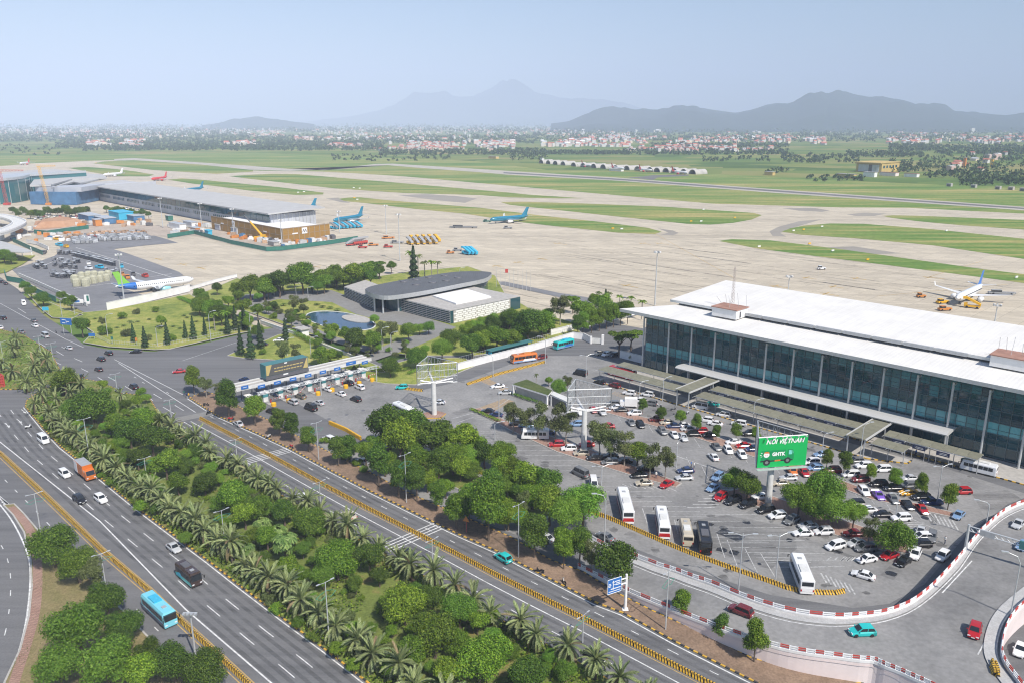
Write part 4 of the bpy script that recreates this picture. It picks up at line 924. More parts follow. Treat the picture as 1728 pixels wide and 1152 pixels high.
wallthing('green sheet fence round the pale corner of the apron', [(283, 402), (328, 395), (390, 412), (450, 424), (475, 423), (560, 412), (604, 405)], 2.6, 0.2, 'green', 'site_fence', 'fence')
wallthing('green sheet fence along the curving airport road', [(8, 463), (12, 474), (36, 478), (62, 495), (95, 510)], 2.4, 0.2, 'green', 'site_fence', 'fence')
wallthing('green sheet fence from the canopy roof to the yard corner', [(22, 408), (48, 420), (72, 430)], 2.4, 0.2, 'green', 'site_fence', 'fence')
wallthing('white painted wall along the near edge of the equipment yard', [(45, 410), (62, 413), (82, 422)], 2.2)
wallthing('pale concrete wall along the curve of the yard road', [(32, 466), (60, 478), (95, 494), (130, 508), (147, 517)], 1.5, 0.3, 'pale_conc')
wallthing('pale low wall closing the earth bank above the yard', [(57, 384), (100, 378), (148, 373)], 1.2, 0.3, 'pale_conc')
wallthing('green sheet fence in front of the earth bank', [(58, 394), (80, 396), (112, 391), (150, 386)], 2.6, 0.2, 'green', 'site_fence', 'fence')
for k, (x, y, w, h) in enumerate(((128, 516, 7, 1.6), (148, 513, 2.2, 4.2))):
    q = MB(); q.box((0, 0, 2.0 if k == 0 else h / 2), (w, 0.4, h), 0, 0).box((0.4, -0.25, 2.0 if k == 0 else h * .62), (w * .45, 0.06, h * .6), 0, 1)
    if k == 0:
        for xx in (-3, 3): q.bar((xx, 0, 0), (xx, 0, 1.5), 0.08, 2)
    tag(ob('gate_board', q.mesh('gate_board', [M['white'], M['blue_sign'] if k == 0 else M['green'], M['steel']]), None, G(x, y), 0.1), ('white horizontal gate board with a blue panel at the yard entrance', 'white upright gate board with a green base at the yard entrance')[k], 'sign board')
# palm road gate
q = MB(); q.box((-2.2, 0, 1.4), (0.7, 0.7, 2.8), 0, 0).box((2.2, 0, 1.8), (0.9, 0.9, 3.6), 0, 0).box((0, 0, 1.2), (3.8, 0.15, 2.0), 0, 1)
tag(ob('road_gate', q.mesh('road_gate', [M['white'], M['pale_conc']]), None, G(1007, 580), -0.2), 'white gate between piers closing the palm road', 'gate')

# ---------------------------------------------------------------- ramp with walls and rails
ZP = [(985, 0.0), (1040, 0.35), (1110, 1.1), (1200, 2.1), (1300, 2.9), (1400, 3.4), (1500, 3.6), (1760, 4.4), (1900, 4.6)]
def zr(x):
    if x <= ZP[0][0]: return 0.0
    for (a, za), (b2, zb) in zip(ZP, ZP[1:]):
        if x <= b2: return za + (zb - za) * (x - a) / (b2 - a)
    return ZP[-1][1]
def rpt(x, y, up=0.0):
    "photo point of something standing up metres above the ramp deck -> point on the deck"
    p = G(x, y, zr(x) + up); p.z = zr(x); return p
IN = [(990, 898), (1020, 914), (1062, 929), (1109, 947), (1141, 957), (1170, 968), (1201, 978), (1248, 997), (1288, 1011), (1344, 1026), (1409, 1033.6), (1449, 1032), (1486, 1028), (1517, 1019), (1545, 1005), (1579, 977), (1616, 937), (1649, 897), (1669, 878), (1695, 857), (1728, 842), (1790, 822)]
OUT = [(975, 950), (1000, 963), (1062, 993), (1115, 1015), (1167, 1036), (1251, 1067), (1316, 1086), (1361, 1095), (1407, 1101), (1452, 1107), (1476, 1109), (1494, 1117), (1520, 1127), (1545, 1138), (1570, 1149), (1630, 1178)]
RGT = [(1790, 962), (1728, 1012), (1706, 1036), (1695, 1059), (1690, 1090), (1697, 1113), (1717, 1140), (1740, 1170)]
win = [rpt(x, y, 1.0) for x, y in smooth(IN, 3)]; wout = [rpt(x, y, 1.0) for x, y in smooth(OUT, 3)]; wrg = [rpt(x, y, 1.0) for x, y in smooth(RGT, 3)]
def zat(p):
    x = P(p.x, p.y, p.z)[0]; return zr(x)
def resamp(l, n_):
    L_ = [0.0]
    for a, b2 in zip(l, l[1:]): L_.append(L_[-1] + (b2 - a).length)
    o = []; j = 0
    for k in range(n_):
        d_ = L_[-1] * k / (n_ - 1)
        while j < len(l) - 2 and L_[j + 1] < d_: j += 1
        o.append(l[j] + (l[j + 1] - l[j]) * ((d_ - L_[j]) / max(1e-6, L_[j + 1] - L_[j])))
    return o
ka = resamp(win, 60); kb = resamp(wout + list(reversed(wrg)), 60); q = MB()
for i in range(59):
    for f0, f1 in ((0, .25), (.25, .5), (.5, .75), (.75, 1)):
        vv = [ka[i] + (kb[i] - ka[i]) * f0, ka[i] + (kb[i] - ka[i]) * f1, ka[i + 1] + (kb[i + 1] - ka[i + 1]) * f1, ka[i + 1] + (kb[i + 1] - ka[i + 1]) * f0]
        q.quad(*[(p.x, p.y, p.z + .02) for p in vv])
struct('ramp_road', q, M['lot_asphalt'])
q = MB()
for line in (win, wout, wrg):
    for i in range(len(line) - 1):
        a, b2 = line[i], line[i + 1]
        q.quad((a.x, a.y, -0.05), (b2.x, b2.y, -0.05), (b2.x, b2.y, b2.z + 0.02), (a.x, a.y, a.z + 0.02))
struct('ramp_retaining_face', q, M['pinkwall'])
M['footway'] = ground_mat('footway_slabs', [(.3, (.36, .36, .355)), (.7, (.52, .515, .505))], (.2, 1.2), fine=4, finevar=.12)
# walkway strips beside the rails
def deckpt(i, d):
    v = kb[i] - ka[i]; return ka[i] + v * (d / v.length)
q = MB()
for i in range(59):
    A = [deckpt(i, .35), deckpt(i, 2.05), deckpt(i + 1, 2.05), deckpt(i + 1, .35)]; q.quad(*[(p.x, p.y, p.z + .03) for p in A]); q.quad((A[1].x, A[1].y, A[1].z - .05), (A[2].x, A[2].y, A[2].z - .05), (A[2].x, A[2].y, A[2].z + .03), (A[1].x, A[1].y, A[1].z + .03))
for v in range(len(q.v)): q.v[v] = (q.v[v][0], q.v[v][1], q.v[v][2] + 0.13)
n0 = len(q.v); ribbon(q, offset(wrg, -1.3), 1.8)
for v in range(n0, len(q.v)): q.v[v] = (q.v[v][0], q.v[v][1], q.v[v][2] + 0.13)
struct('ramp_footway', q, M['footway'])
def rail(label, line, low_h, name='guard_rail', side=0.0):
    o = ob(name, None); tag(o, label, 'guard rail')
    l2 = offset(line, side)
    q = MB(); wall_along(q, [Vector((p.x, p.y, p.z)) for p in l2], 0.3, low_h, 0.0); part('parapet', q, M['white'] if low_h < 1 else M['pinkwall'], o)
    q = MB(); wall_along(q, l2, 0.12, 0.16, low_h + 0.5, 0, (0, 1), 1.6); wall_along(q, l2, 0.12, 0.16, low_h + 0.16, 0, (0, 1), 1.6); part('rail', q, [M['red'], M['whitesteel']], o)
    q = MB()
    for p in dens(l2, 2.0): q.box((p.x, p.y, p.z + low_h / 2 + 0.35), (0.12, 0.12, low_h + 0.7))
    part('posts', q, M['whitesteel'], o, kind='stuff')
rail('red and white guard rail along the inner ramp edge beside the car park', win, 0.45, side=-0.1)
rail('red and white guard rail above the pale retaining wall of the ramp', wout, 0.45, side=0.1)
rail('red and white guard rail on the bend at the right end of the ramp', wrg, 0.5, side=0.1)
# pale wall panels on the retaining wall towards the road
rl = MB()
l3 = [p for p in offset(wout, -0.12) if P(p.x, p.y, 0)[0] < 1640]
for i in range(0, len(l3) - 1):
    a, b2 = l3[i], l3[i + 1]
    if b2.z > 0.5: rl.quad((a.x, a.y, max(a.z - 0.4, 0.0)), (b2.x, b2.y, max(b2.z - .4, 0)), (b2.x, b2.y, max(b2.z - .55, 0)), (a.x, a.y, max(a.z - .55, 0)))
struct('ramp_wall_band', rl, M['pinkwall'])
ln = MB(); ribbon(ln, [deckpt(i, 2.6) + Vector((0, 0, .035)) for i in range(60)], 0.18); ribbon(ln, [deckpt(i, (kb[i] - ka[i]).length - 1.0) + Vector((0, 0, .035)) for i in range(38)], 0.18)
for a, b2 in (((1650, 1104), (1665, 1077)), ((1590, 1000), (1640, 946))): ribbon(ln, [rpt(*a) + Vector((0, 0, .06)), rpt(*b2) + Vector((0, 0, .06))], 0.2)
struct('ramp_markings', ln, M['white_line'])
# ---------------------------------------------------------------- far terminal, site, cranes
def tframe(name, label, cat, s, t): return thing(name, label, cat, TW(s, t), YAW_T)
ft = tframe('far_terminal', 'long low far terminal with flat pale grey roof and grey window wall', 'airport terminal', -818, 80)
M['ft_wall'] = mat('pale_grey_cladding', (0.44, 0.46, 0.5), 0.6, 0.1, 0.08); M['ft_roof'] = rib_mat('pale_metal_roof', (0.46, 0.46, 0.455), 6.0, 'X', 0.3, 0.85)
L = 418.0
q = MB(); q.box((L / 2, 19, 6.8), (L, 38, 13.6)); part('wall', q, M['ft_wall'], ft)
q = MB()
q.add([(-4, -4, 14.2), (L + 4, -4, 14.2), (L + 4, 44, 15.6), (-4, 44, 15.6), (-4, -4, 15.2), (L + 4, -4, 15.2), (L + 4, 44, 16.6), (-4, 44, 16.6)],
      [(3, 2, 1, 0), (4, 5, 6, 7), (0, 1, 5, 4), (1, 2, 6, 5), (2, 3, 7, 6), (3, 0, 4, 7)]); part('roof', q, M['ft_roof'], ft)
q = MB(); q.box((0, 0, 0), (9.4, 0.3, 5.6)); pme = q.mesh('glass_pane', M['gl_dark'])
for k in range(42): ob('glass_pane', pme, ft, (5 + k * 9.9, -0.2, 11.0))
q = MB(); q.box((0, 0, 0), (1.5, 0.2, 2.6)); pme = q.mesh('window', M['gl_dark'])
for k in range(110):
    if k % 11 in (9, 10): continue
    ob('window', pme, ft, (14 + k * 3.5, -0.14, 5.4))
for k in range(12):
    q = MB(); q.box((L + 0.2, 2 + k * 3.1, 7), (0.4, 0.5, 13.4)); part('fin', q, M['galv'] if k % 2 else M['steel'], ft)
# gold hoarding round the annex
hc, hl, hr = G(478, 410.5), G(358.6, 386), G(557, 400.5)
hd = thing('gold_hoarding', 'gold sheet hoarding round the unfinished annex with white emblem squares', 'hoarding')
def hside(a, b2, n):
    d = (b2 - a); un = d.normalized(); yw = atan2(un.y, un.x); w = d.length / n
    q = MB(); q.box((0, 0, 4.7), (w - 0.25, 0.4, 9.4)); me = q.mesh('sheet_panel', M['gold'])
    q = MB(); q.box((0, 0, 4.9), (0.5, 0.6, 10)); me2 = q.mesh('upright', M['tan_line'])
    for k in range(n):
        p = a + un * (w * (k + .5)); ob('sheet_panel', me, hd, p, yw); p = a + un * (w * k); ob('upright', me2, hd, p, yw)
    q = MB(); wall_along(q, [a, b2], 0.7, 0.4, 9.5); wall_along(q, [a, b2], 0.6, 0.3, 5.0); part('rail', q, M['tan_line'], hd)
    return un, yw
u1_, y1_ = hside(hl, hc, 12); u2_, y2_ = hside(hc, hr, 9)
q = MB(); cc = hl + (hr - hc)
q.prism([tuple(p.xy) for p in (hl, hc, hr, cc)], 0, 7.6, 0, 1); part('annex_floor', q, [M['concrete'], M['white']], hd)
for base, un, yw, u in ((hl, u1_, y1_, (hc - hl).length * .34), (hc, u2_, y2_, (hr - hc).length * .45)):
    q = MB(); q.box((0, -0.35, 6.9), (4.4, 0.12, 4.2)); p = base + un * u; b_ = part('emblem_board', q, M['white'], hd, p, yw)
    q = MB()
    for x0, x1 in ((-1.6, -0.8), (-0.8, -0.1), (0.1, 0.9), (0.9, 1.7)):
        up = x0 in (-1.6, 0.1)
        q.bar((x0, -0.45, 5.9 if up else 7.9), (x1, -0.45, 7.9 if up else 5.9), 0.22)
    part('emblem', q, M['darksteel'], b_)
for base, un, yw, us in ((hl, u1_, y1_, (0.17, 0.78)), (hc, u2_, y2_, (0.13,))):
    for u in us:
        q = MB(); q.box((0, -0.35, 5.6), (4.5, 0.12, 0.9)); part('name_board', q, M['white'], hd, base + un * ((hc - hl).length if us[0] == .17 else 75) * u, yw)
# buildings at the left edge
cg = thing('curved_glass_terminal', 'tall curved glass terminal cut by the left edge beyond the red crane', 'airport terminal')
fr = [tuple(G(x, y).xy) for x, y in smooth([(-60, 348), (-20, 346), (20, 343), (48, 338), (58, 333)], 4)]
bkp = [(fr[-1][0] + 30, fr[-1][1] + 60), (fr[0][0] - 20, fr[0][1] + 90)]
q = MB(); q.prism(fr + bkp, 0, 23); part('wall', q, M['gl_mid'], cg)
o_ = [((x - fr[0][0]) * 1.03 + fr[0][0], y - 3) for x, y in fr]
q = MB(); q.prism(o_ + bkp, 23, 25.5); part('roof', q, M['galv'], cg)
q = MB()
for (x, y) in fr[::2]: q.box((x, y - 0.4, 11.5), (0.5, 0.5, 23))
part('mullion', q, M['galv'], cg)
nb = thing('netted_terminal', 'terminal wing wrapped in blue site nets behind the yellow crane', 'airport terminal')
fr = [G(x, y) for x, y in ((52, 345), (90, 346), (130, 346), (170, 338))]
q = MB(); q.prism([tuple(p.xy) for p in fr] + [tuple((fr[-1] + D2 * 60).xy), tuple((fr[0] + D2 * 70).xy)], 0, 12.5); part('site_net', q, M['bluesheet'], nb)
q = MB(); q.prism([tuple((p + D2 * 6).xy) for p in fr] + [tuple((fr[-1] + D2 * 60).xy), tuple((fr[0] + D2 * 70).xy)], 12.5, 17, 0); part('wall', q, M['ft_wall'], nb)
for pts, z_, nm in ((((50, 313), (86, 312), (122, 302), (180, 300), (174, 295), (88, 289), (66, 292)), 19, 'main_roof'), (((86, 317), (124, 307), (135, 309), (180, 300), (128, 302)), 17.5, 'wing_roof'), (((-30, 299), (10, 291), (60, 287), (90, 286), (120, 288), (60, 298)), 21, 'rear_roof')):
    q = MB(); q.prism([tuple(G(x, y, z_).xy) for x, y in pts], z_ - 1.6, z_); part(nm, q, M['ft_roof'], nb)
def lattice(q, a, b2, w0, w1, n, r=0.12):
    a, b2 = Vector(a), Vector(b2); d = (b2 - a).normalized(); u = d.cross(Vector((0, 1, 0.01))).normalized(); v = d.cross(u)
    for i in range(n):
        f0, f1 = i / n, (i + 1) / n; p0_, p1_ = a + (b2 - a) * f0, a + (b2 - a) * f1; wa, wb = w0 + (w1 - w0) * f0, w0 + (w1 - w0) * f1
        for k in range(4):
            su, sv_ = ((-1, -1), (1, -1), (1, 1), (-1, 1))[k]; su2, sv2 = ((1, -1), (1, 1), (-1, 1), (-1, -1))[k]
            q.bar(p0_ + u * su * wa + v * sv_ * wa, p1_ + u * su * wb + v * sv_ * wb, r); q.bar(p0_ + u * su * wa + v * sv_ * wa, p1_ + u * su2 * wb + v * sv2 * wb, r * .6)
for (x, y, top, jx, m, lab, nm) in ((12, 346, 289, 36, 'red', 'red lattice crane with red white mast beside the curved glass terminal', 0), (83, 346, 281, 92, 'yellow', 'yellow crane mast standing before the blue site nets', 1)):
    a = G(x, y); h = height_to(a, top); r = thing('tower_crane', lab, 'crane', a)
    q = MB(); lattice(q, (0, 0, 0), (-2 - nm * 3, 0, h), 1.1, 0.9, 14); part('mast', q, M[m], r)
    q = MB(); lattice(q, (-7, 0, h + .5), (12 if nm else 22, 0, h + 0.5), 0.8, 0.5, 9, 0.1); part('jib', q, M[m], r)
    q = MB(); q.box((0, 0, 1), (5, 5, 2)); part('base', q, M['red'] if not nm else M['orange'], r)
a = G(440, 405.5); r = thing('mobile_crane', 'yellow mobile crane with raised boom in front of the gold hoarding', 'crane', a)
q = MB(); q.box((0, 0, 1.6), (9, 3, 1.8)).box((2, 0, 3), (3.4, 3, 1.6)); part('carrier', q, M['yellow'], r)
q = MB(); q.tube([(1, 0, 3.5), (-7, 2, 12.5)], [0.8, 0.6], 6); part('boom', q, M['yellow'], r)
q = MB(); q.tube([(-7, 2, 12.5), (-11, 3, 17)], [0.5, 0.35], 6); part('boom_tip', q, M['darksteel'], r)
for sx in (-3, 0, 3):
    for sy in (-1.5, 1.5): q = MB(); q.lathe([(0, -.3), (.8, -.3), (.8, .3), (0, .3)], 10, 0, 'y', (sx, sy, .8)); part('wheel', q, M['black'], r)
# site huts, piles and roofs
for k, (x, y, w, d, h, m, lab) in enumerate(((152, 372, 26, 10, 5, 'bluesheet', 'blue-walled pale roofed site hut, leftmost by the earth bank'), (178, 376, 24, 9, 4.5, 'bluesheet', 'blue-walled site hut with pale roof beside the orange bin'), (205, 369, 24, 12, 6, 'cyan', 'bright blue roofed site shed in the middle of the works yard'),
        (228, 371, 20, 9, 4, 'bluesheet', 'blue-walled site hut with pale roof at the right end of the works yard'), (165, 381, 7, 5, 5, 'orange', 'orange waste bin standing before the site huts'), (286, 372, 6, 4, 4, 'green', 'dark green site container by the far lamp mast'),
        (300, 386, 20, 5, 4, 'white', 'white site cabin row left of the gold hoarding'), (322, 383, 16, 5, 4, 'white', 'white site cabin next to the gold hoarding corner'), (370, 388, 8, 3, 4, 'ft_wall', 'grey stacked site cabin under the left gold hoarding'), (398, 394, 9, 3, 4, 'ft_wall', 'grey site cabin under the emblem of the gold hoarding'),
        (352, 396, 6, 3, 3, 'cyan', 'pale blue site cabin on the bare ground by the green fence'), (330, 391, 8, 4, 3, 'orange', 'orange machine standing by the green fence corner'), (462, 414, 8, 4, 2.5, 'concrete', 'grey heap of scaffold parts at the hoarding corner'))):
    q = MB(); q.box((0, 0, h / 2), (w, d, h), 0, 0).box((0, 0, h + .2), (w + .8, d + .8, .4), 0, 1)
    tag(ob('site_hut', q.mesh('site_hut', [M[m], M['galv'] if m != 'cyan' else M['cyan']]), None, G(x, y), YAW_T + pi / 2 * 0), lab, 'site hut')
q = MB(); e_ = [G(x, y) for x, y in ((58, 385), (64, 375), (110, 371), (146, 377), (112, 383))]
c_ = sum(e_, Vector()) / 5
vs_ = [(p.x, p.y, -.3) for p in e_] + [(c_.x + (p.x - c_.x) * .7, c_.y + (p.y - c_.y) * .7, 3 + RN.random()) for p in e_]
q.add(vs_, [(i, (i + 1) % 5, 5 + (i + 1) % 5, 5 + i) for i in range(5)] + [tuple(range(5, 10))]); struct('earth_bank', q, M['earth'])
CL = [('box_tan', 'tan stack of boards'), ('galv', 'grey bundle of scaffold tubes'), ('bluesheet', 'blue tarpaulin heap'), ('orange', 'orange plant machine'), ('white', 'white material cabin'), ('darksteel', 'dark heap of steel'), ('pale_conc', 'pale stack of blocks')]
M['box_tan'] = mat('tan_crate', (0.42, 0.28, 0.18), 0.7, 0.2, 1, rnd=.4)
for x0, x1, y0, y1, n_ in ((385, 478, 396, 412, 34), (478, 560, 405, 414, 26), (288, 352, 380, 396, 30), (120, 255, 366, 383, 44), (60, 140, 395, 410, 16), (0, 60, 378, 404, 8)):
    for k in range(n_):
        f = RN.random(); x = x0 + (x1 - x0) * f
        y = RN.uniform(y0, y1) if x0 not in (385, 478) else (395 + (x - 385) * .17 + RN.uniform(-1, 5) if x0 == 385 else 413.5 - (x - 478) * .12 + RN.uniform(-1.5, 2.5))
        m, lb = RN.choice(CL); q = MB(); w, d, h = RN.uniform(2, 7), RN.uniform(1.5, 3.5), RN.uniform(.8, 3); q.box((0, 0, h / 2), (w, d, h)); q.box((RN.uniform(-1, 1), RN.uniform(-.5, .5), h * .7), (w * .5, d * 1.15, h * .9))
        tag(ob('material_stack', q.mesh('material_stack', M[m]), None, G(x, y, -.25), RN.uniform(0, 3)), lb + ' lying on the bare building site round the far terminal', 'building material', 'stacked materials: ' + lb)
# overpass at the left edge
op = thing('overpass', 'grey concrete overpass with round piers curving in from the left edge', 'overpass')
t_ = smooth([(-40, 362), (0, 366), (22, 371), (33, 377), (24, 384), (0, 393), (-40, 402)], 4)
w_ = [G(x, y, 7) for x, y in t_]
q = MB(); wall_along(q, w_, 9, 1.4, -1.0); part('deck', q, M['pale_conc'], op)
q = MB(); wall_along(q, offset(w_, -4.4), .4, 1.2, .4); wall_along(q, offset(w_, 4.4), .4, 1.2, .4); part('parapet', q, M['white'], op)
for x, y in ((4, 405), (22, 397), (28, 390), (20, 378)): q = MB(); q.tube([(0, 0, 0), (0, 0, 6.2)], 1.6, 10); part('pier', q, M['pale_conc'], op, G(x, y))
cr = thing('canopy_roof', 'large pale flat canopy roof on thin posts at the left edge', 'canopy', (0, 0, 0))
cp = [G(x, y, 6) for x, y in ((-40, 398), (10, 409), (55, 424), (40, 426), (-40, 423))]
q = MB(); q.prism([tuple(p.xy) for p in cp], 5.4, 6.0); part('roof', q, M['ft_roof'], cr)
for x, y in ((22, 434), (38, 433), (54, 432), (8, 434)): q = MB(); q.bar((0, 0, 0), (0, 0, 5.5), .25); part('post', q, M['whitesteel'], cr, G(x, y))
sheet('left_lawn', [(-60, 470), (-60, 440), (20, 432), (60, 431), (40, 445), (10, 460)], 0.02, M['lawn'])

M['pl_white'] = paint('aircraft_white', (0.8, 0.8, 0.8)); M['pl_teal'] = paint('aircraft_teal', (0.015, 0.19, 0.3)); M['pl_red'] = paint('aircraft_red', (0.66, 0.05, 0.04))
M['pl_lime'] = paint('aircraft_lime', (0.25, 0.55, 0.08)); M['pl_blue'] = paint('aircraft_blue', (0.03, 0.16, 0.5)); M['pl_gold'] = paint('aircraft_gold', (0.6, 0.4, 0.1)); M['pl_grey'] = paint('aircraft_grey', (0.55, 0.57, 0.6)); M['pl_cyan'] = paint('engine_cyan', (0.3, 0.6, 0.66))
# ---------------------------------------------------------------- equipment yard
gm = {}
q = MB(); q.box((0, 0, 0.45), (2.6, 1.6, 0.16), 0, 1)
for x in (-1.2, 1.2):
    for y_ in (-.7, .7): q.box((x, y_, 1.3), (.1, .1, 1.7), 0, 1); q.box((x * .7, y_, .2), (.4, .15, .4), 0, 1)
q.box((0, 0, 2.15), (2.6, 1.6, .1), 0, 0).box((0, .75, 1.3), (2.5, .06, 1.5), 0, 0); gm['dolly'] = q.mesh('baggage_cart', [M['box_grey'], M['darksteel']])
q = MB(); q.loft([[(x, -1.0, .3), (x, -1.0, 1.8), (x, -.6, 2.2), (x, 1.0, 2.2), (x, 1.0, .3)] for x in (-1.2, 1.2)]); gm['uld'] = q.mesh('cargo_container', M['box_grey'])
q = MB(); q.box((0, 0, 1.1), (2.2, 2.0, 2.2)); gm['crate'] = q.mesh('freight_crate', M['box_tan'])
q = MB(); q.loft([[(cos(a) * w, sin(a) * w * .9, z_) for a in [2 * pi * k / 9 for k in range(9)]] for w, z_ in ((1.9, 0), (2.0, 1.8), (1.8, 3.2), (1.0, 3.9))]); gm['tarp'] = q.mesh('covered_pallet', M['tarp'], False)
lab_eq = {'dolly': ('open grey baggage cart parked in rows in the airport equipment yard', 'baggage cart', 'baggage carts of the equipment yard', 'baggage_cart'), 'uld': ('grey metal cargo container standing in the crowded container yard', 'cargo container', 'cargo containers of the container yard', 'cargo_container'),
          'crate': ('brown freight crate standing at the far side of the container yard', 'crate', 'crates of the container yard', 'freight_crate'), 'tarp': ('bulky freight pallet under a beige tarpaulin near the white jet', 'covered pallet', 'tarpaulin covered pallets', 'covered_pallet')}
def equip(kind, x, y, rz):
    l = lab_eq[kind]; tag(ob(l[3], gm[kind], None, G(x, y, -.2), rz, RN.uniform(.9, 1.1)), l[0], l[1], l[2])
for k in range(34):
    f = k / 33; equip('dolly', 124 + 68 * f, 432 + 17 * f, YAW_T + .1); equip('dolly', 128 + 64 * f, 429.5 + 16.5 * f, YAW_T + .1)
for x0, x1, y0, y1, n in ((58, 79, 446, 456, 12), (91, 134, 441, 456, 22), (86, 126, 462, 471, 24), (178, 200, 458, 466, 8), (97, 122, 427, 431, 10)):
    for k in range(n): equip('dolly', RN.uniform(x0, x1), y0 + (y1 - y0) * ((k * 3) % 5) / 5 + RN.uniform(-.5, .5), RN.uniform(-.2, .2) + YAW_T)
for k in range(150):
    r_ = k % 6; f = (k // 6) / 25
    x = 128 + 128 * f - r_ * 2 + RN.uniform(-2, 2); y = 408.5 - 4.2 * f - r_ * 2.3 + RN.uniform(-.4, .4) + (3 if f < .3 else 0)
    equip('uld' if r_ < 4 or RN.random() < .3 else 'crate', x, y, RN.choice((0, 1.57, .2)) + YAW_T)
for x, y in ((127, 476), (139, 476), (148, 479), (158, 477), (169, 475), (180, 473), (138, 470), (150, 469), (160, 469), (172, 470), (183, 468), (130, 482), (145, 482)): equip('tarp', x, y + 1, RN.random())
for x, y, m, l in ((205, 452, 'cyan', 4), (150, 455, 'pl_white', 4), (168, 453, 'cyan', 6), (190, 462, 'pl_white', 4), (205, 466, 'orange', 4), (225, 465, 'darksteel', 5), (215, 470, 'orange', 6), (245, 468, 'red', 4), (150, 447, 'pl_white', 3), (75, 428, 'darksteel', 9), (100, 415, 'cyan', 8), (112, 418, 'yellow', 4), (95, 405, 'yellow', 5), (150, 402, 'red', 4), (160, 403, 'red', 4)):
    q = MB(); q.box((0, 0, .9), (l, 2, 1.2), 0, 0).box((l * .2, 0, 1.7), (l * .4, 1.8, .8), 0, 1).box((l * .2, 0, 2.15), (l * .42, 1.9, .1), 0, 0)
    tag(ob('yard_truck', q.mesh('yard_truck', [M[m] if m in M else M['white'], M['glass']]), None, G(x, y, -.2), YAW_T + RN.uniform(-.4, .4)), {'cyan': 'cyan', 'pl_white': 'white', 'orange': 'orange', 'darksteel': 'dark grey', 'red': 'red', 'yellow': 'yellow'}[m] + ' yard truck among the carts and containers of the equipment yard', 'truck', {'cyan': 'cyan', 'pl_white': 'white', 'orange': 'orange', 'darksteel': 'dark', 'red': 'red', 'yellow': 'yellow'}[m] + ' yard trucks')
q = MB()
for l_ in ([(30, 462), (60, 474), (95, 490), (135, 507)], [(64, 452), (92, 441), (98, 436)], [(128, 418), (200, 440), (262, 460), (295, 470)], [(205, 452), (250, 468), (290, 462)], [(125, 487), (160, 482), (205, 476)]): ribbon(q, dens(px2w(l_, -.2), 4), .4)
struct('yard_markings', q, M['white_line'])
# ---------------------------------------------------------------- aircraft
PLM = {}
def plane_meshes():
    q = MB(); prof = [(0.05, 18.8), (0.75, 18.2), (1.35, 17.0), (1.8, 15.2), (1.98, 12.5), (1.98, -8), (1.8, -11), (1.3, -14.5), (0.7, -17.5), (0.2, -18.8)]
    rings = []
    for r_, x in prof:
        up = 0 if x > -8 else (-8 - x) * 0.11
        rings.append([(x, r_ * cos(2 * pi * k / 14), 3.6 + up + r_ * sin(2 * pi * k / 14)) for k in range(14)])
    q.loft(rings); PLM['fuselage'] = q.mesh('fuselage', M['pl_white'], True)
    for sg, nm in ((1, 'wl'), (-1, 'wr')):
        q = MB(); st = [(0.8, 4.8, -2.6, 2.7, .55), (6.2, 1.2, -2.8, 3.1, .32), (16.6, -3.9, -5.4, 4.1, .12), (17.3, -4.9, -6.0, 5.8, .08)]
        q.loft([[(a, sg * y, z_), ((a + b3) / 2, sg * y, z_ + th), (b3, sg * y, z_), ((a + b3) / 2, sg * y, z_ - th * .5)] for y, a, b3, z_, th in st]); PLM[nm] = q.mesh('wing', M['pl_grey'])
        q = MB(); q.loft([[(a, sg * y, z_), ((a + b3) / 2, sg * y, z_ + th), (b3, sg * y, z_), ((a + b3) / 2, sg * y, z_ - th)] for y, a, b3, z_, th in ((.4, -14.2, -17.6, 4.9, .2), (6.2, -17.3, -18.9, 5.4, .08))]); PLM['t' + nm] = q.mesh('tailplane', M['pl_grey'])
        q = MB(); q.lathe([(.6, 5.0), (1.1, 4.6), (1.15, 2.4), (.8, .2), (.3, -.4)], 12, 0, 'x', (0, sg * 5.7, 1.75)); PLM['e' + nm] = q.mesh('engine', M['pl_white'], True)
    q = MB(); q.loft([[(a, -.18 * k2, z_), ((a + b3) / 2, -.3 * k2, z_), (b3, 0, z_), ((a + b3) / 2, .3 * k2, z_)] for a, b3, z_, k2 in ((-11.2, -17.4, 5.0, 1), (-13.2, -17.6, 7.0, .8), (-16.6, -19.4, 11.8, .5))]); PLM['fin'] = q.mesh('tail_fin', M['pl_white'])
    q = MB()
    for x, y in ((13.2, 0), (-1.4, 3.6), (-1.4, -3.6)):
        q.bar((x, y, .5), (x, y, 2.4), .15); q.lathe([(0, -.5), (.55, -.5), (.55, .5), (0, .5)], 10, 0, 'y', (x, y, .55))
    PLM['gear'] = q.mesh('landing_gear', M['darksteel'])
    q = MB()
    for k in range(26):
        for sg in (1, -1): q.box((13 - k * .95, sg * 1.93, 4.1), (.4, .12, .45))
    PLM['win'] = q.mesh('cabin_window', M['glass'])
    q = MB(); q.box((17.2, 0, 4.35), (.9, 1.5, .5)); PLM['cock'] = q.mesh('cockpit_window', M['glass'])
plane_meshes()
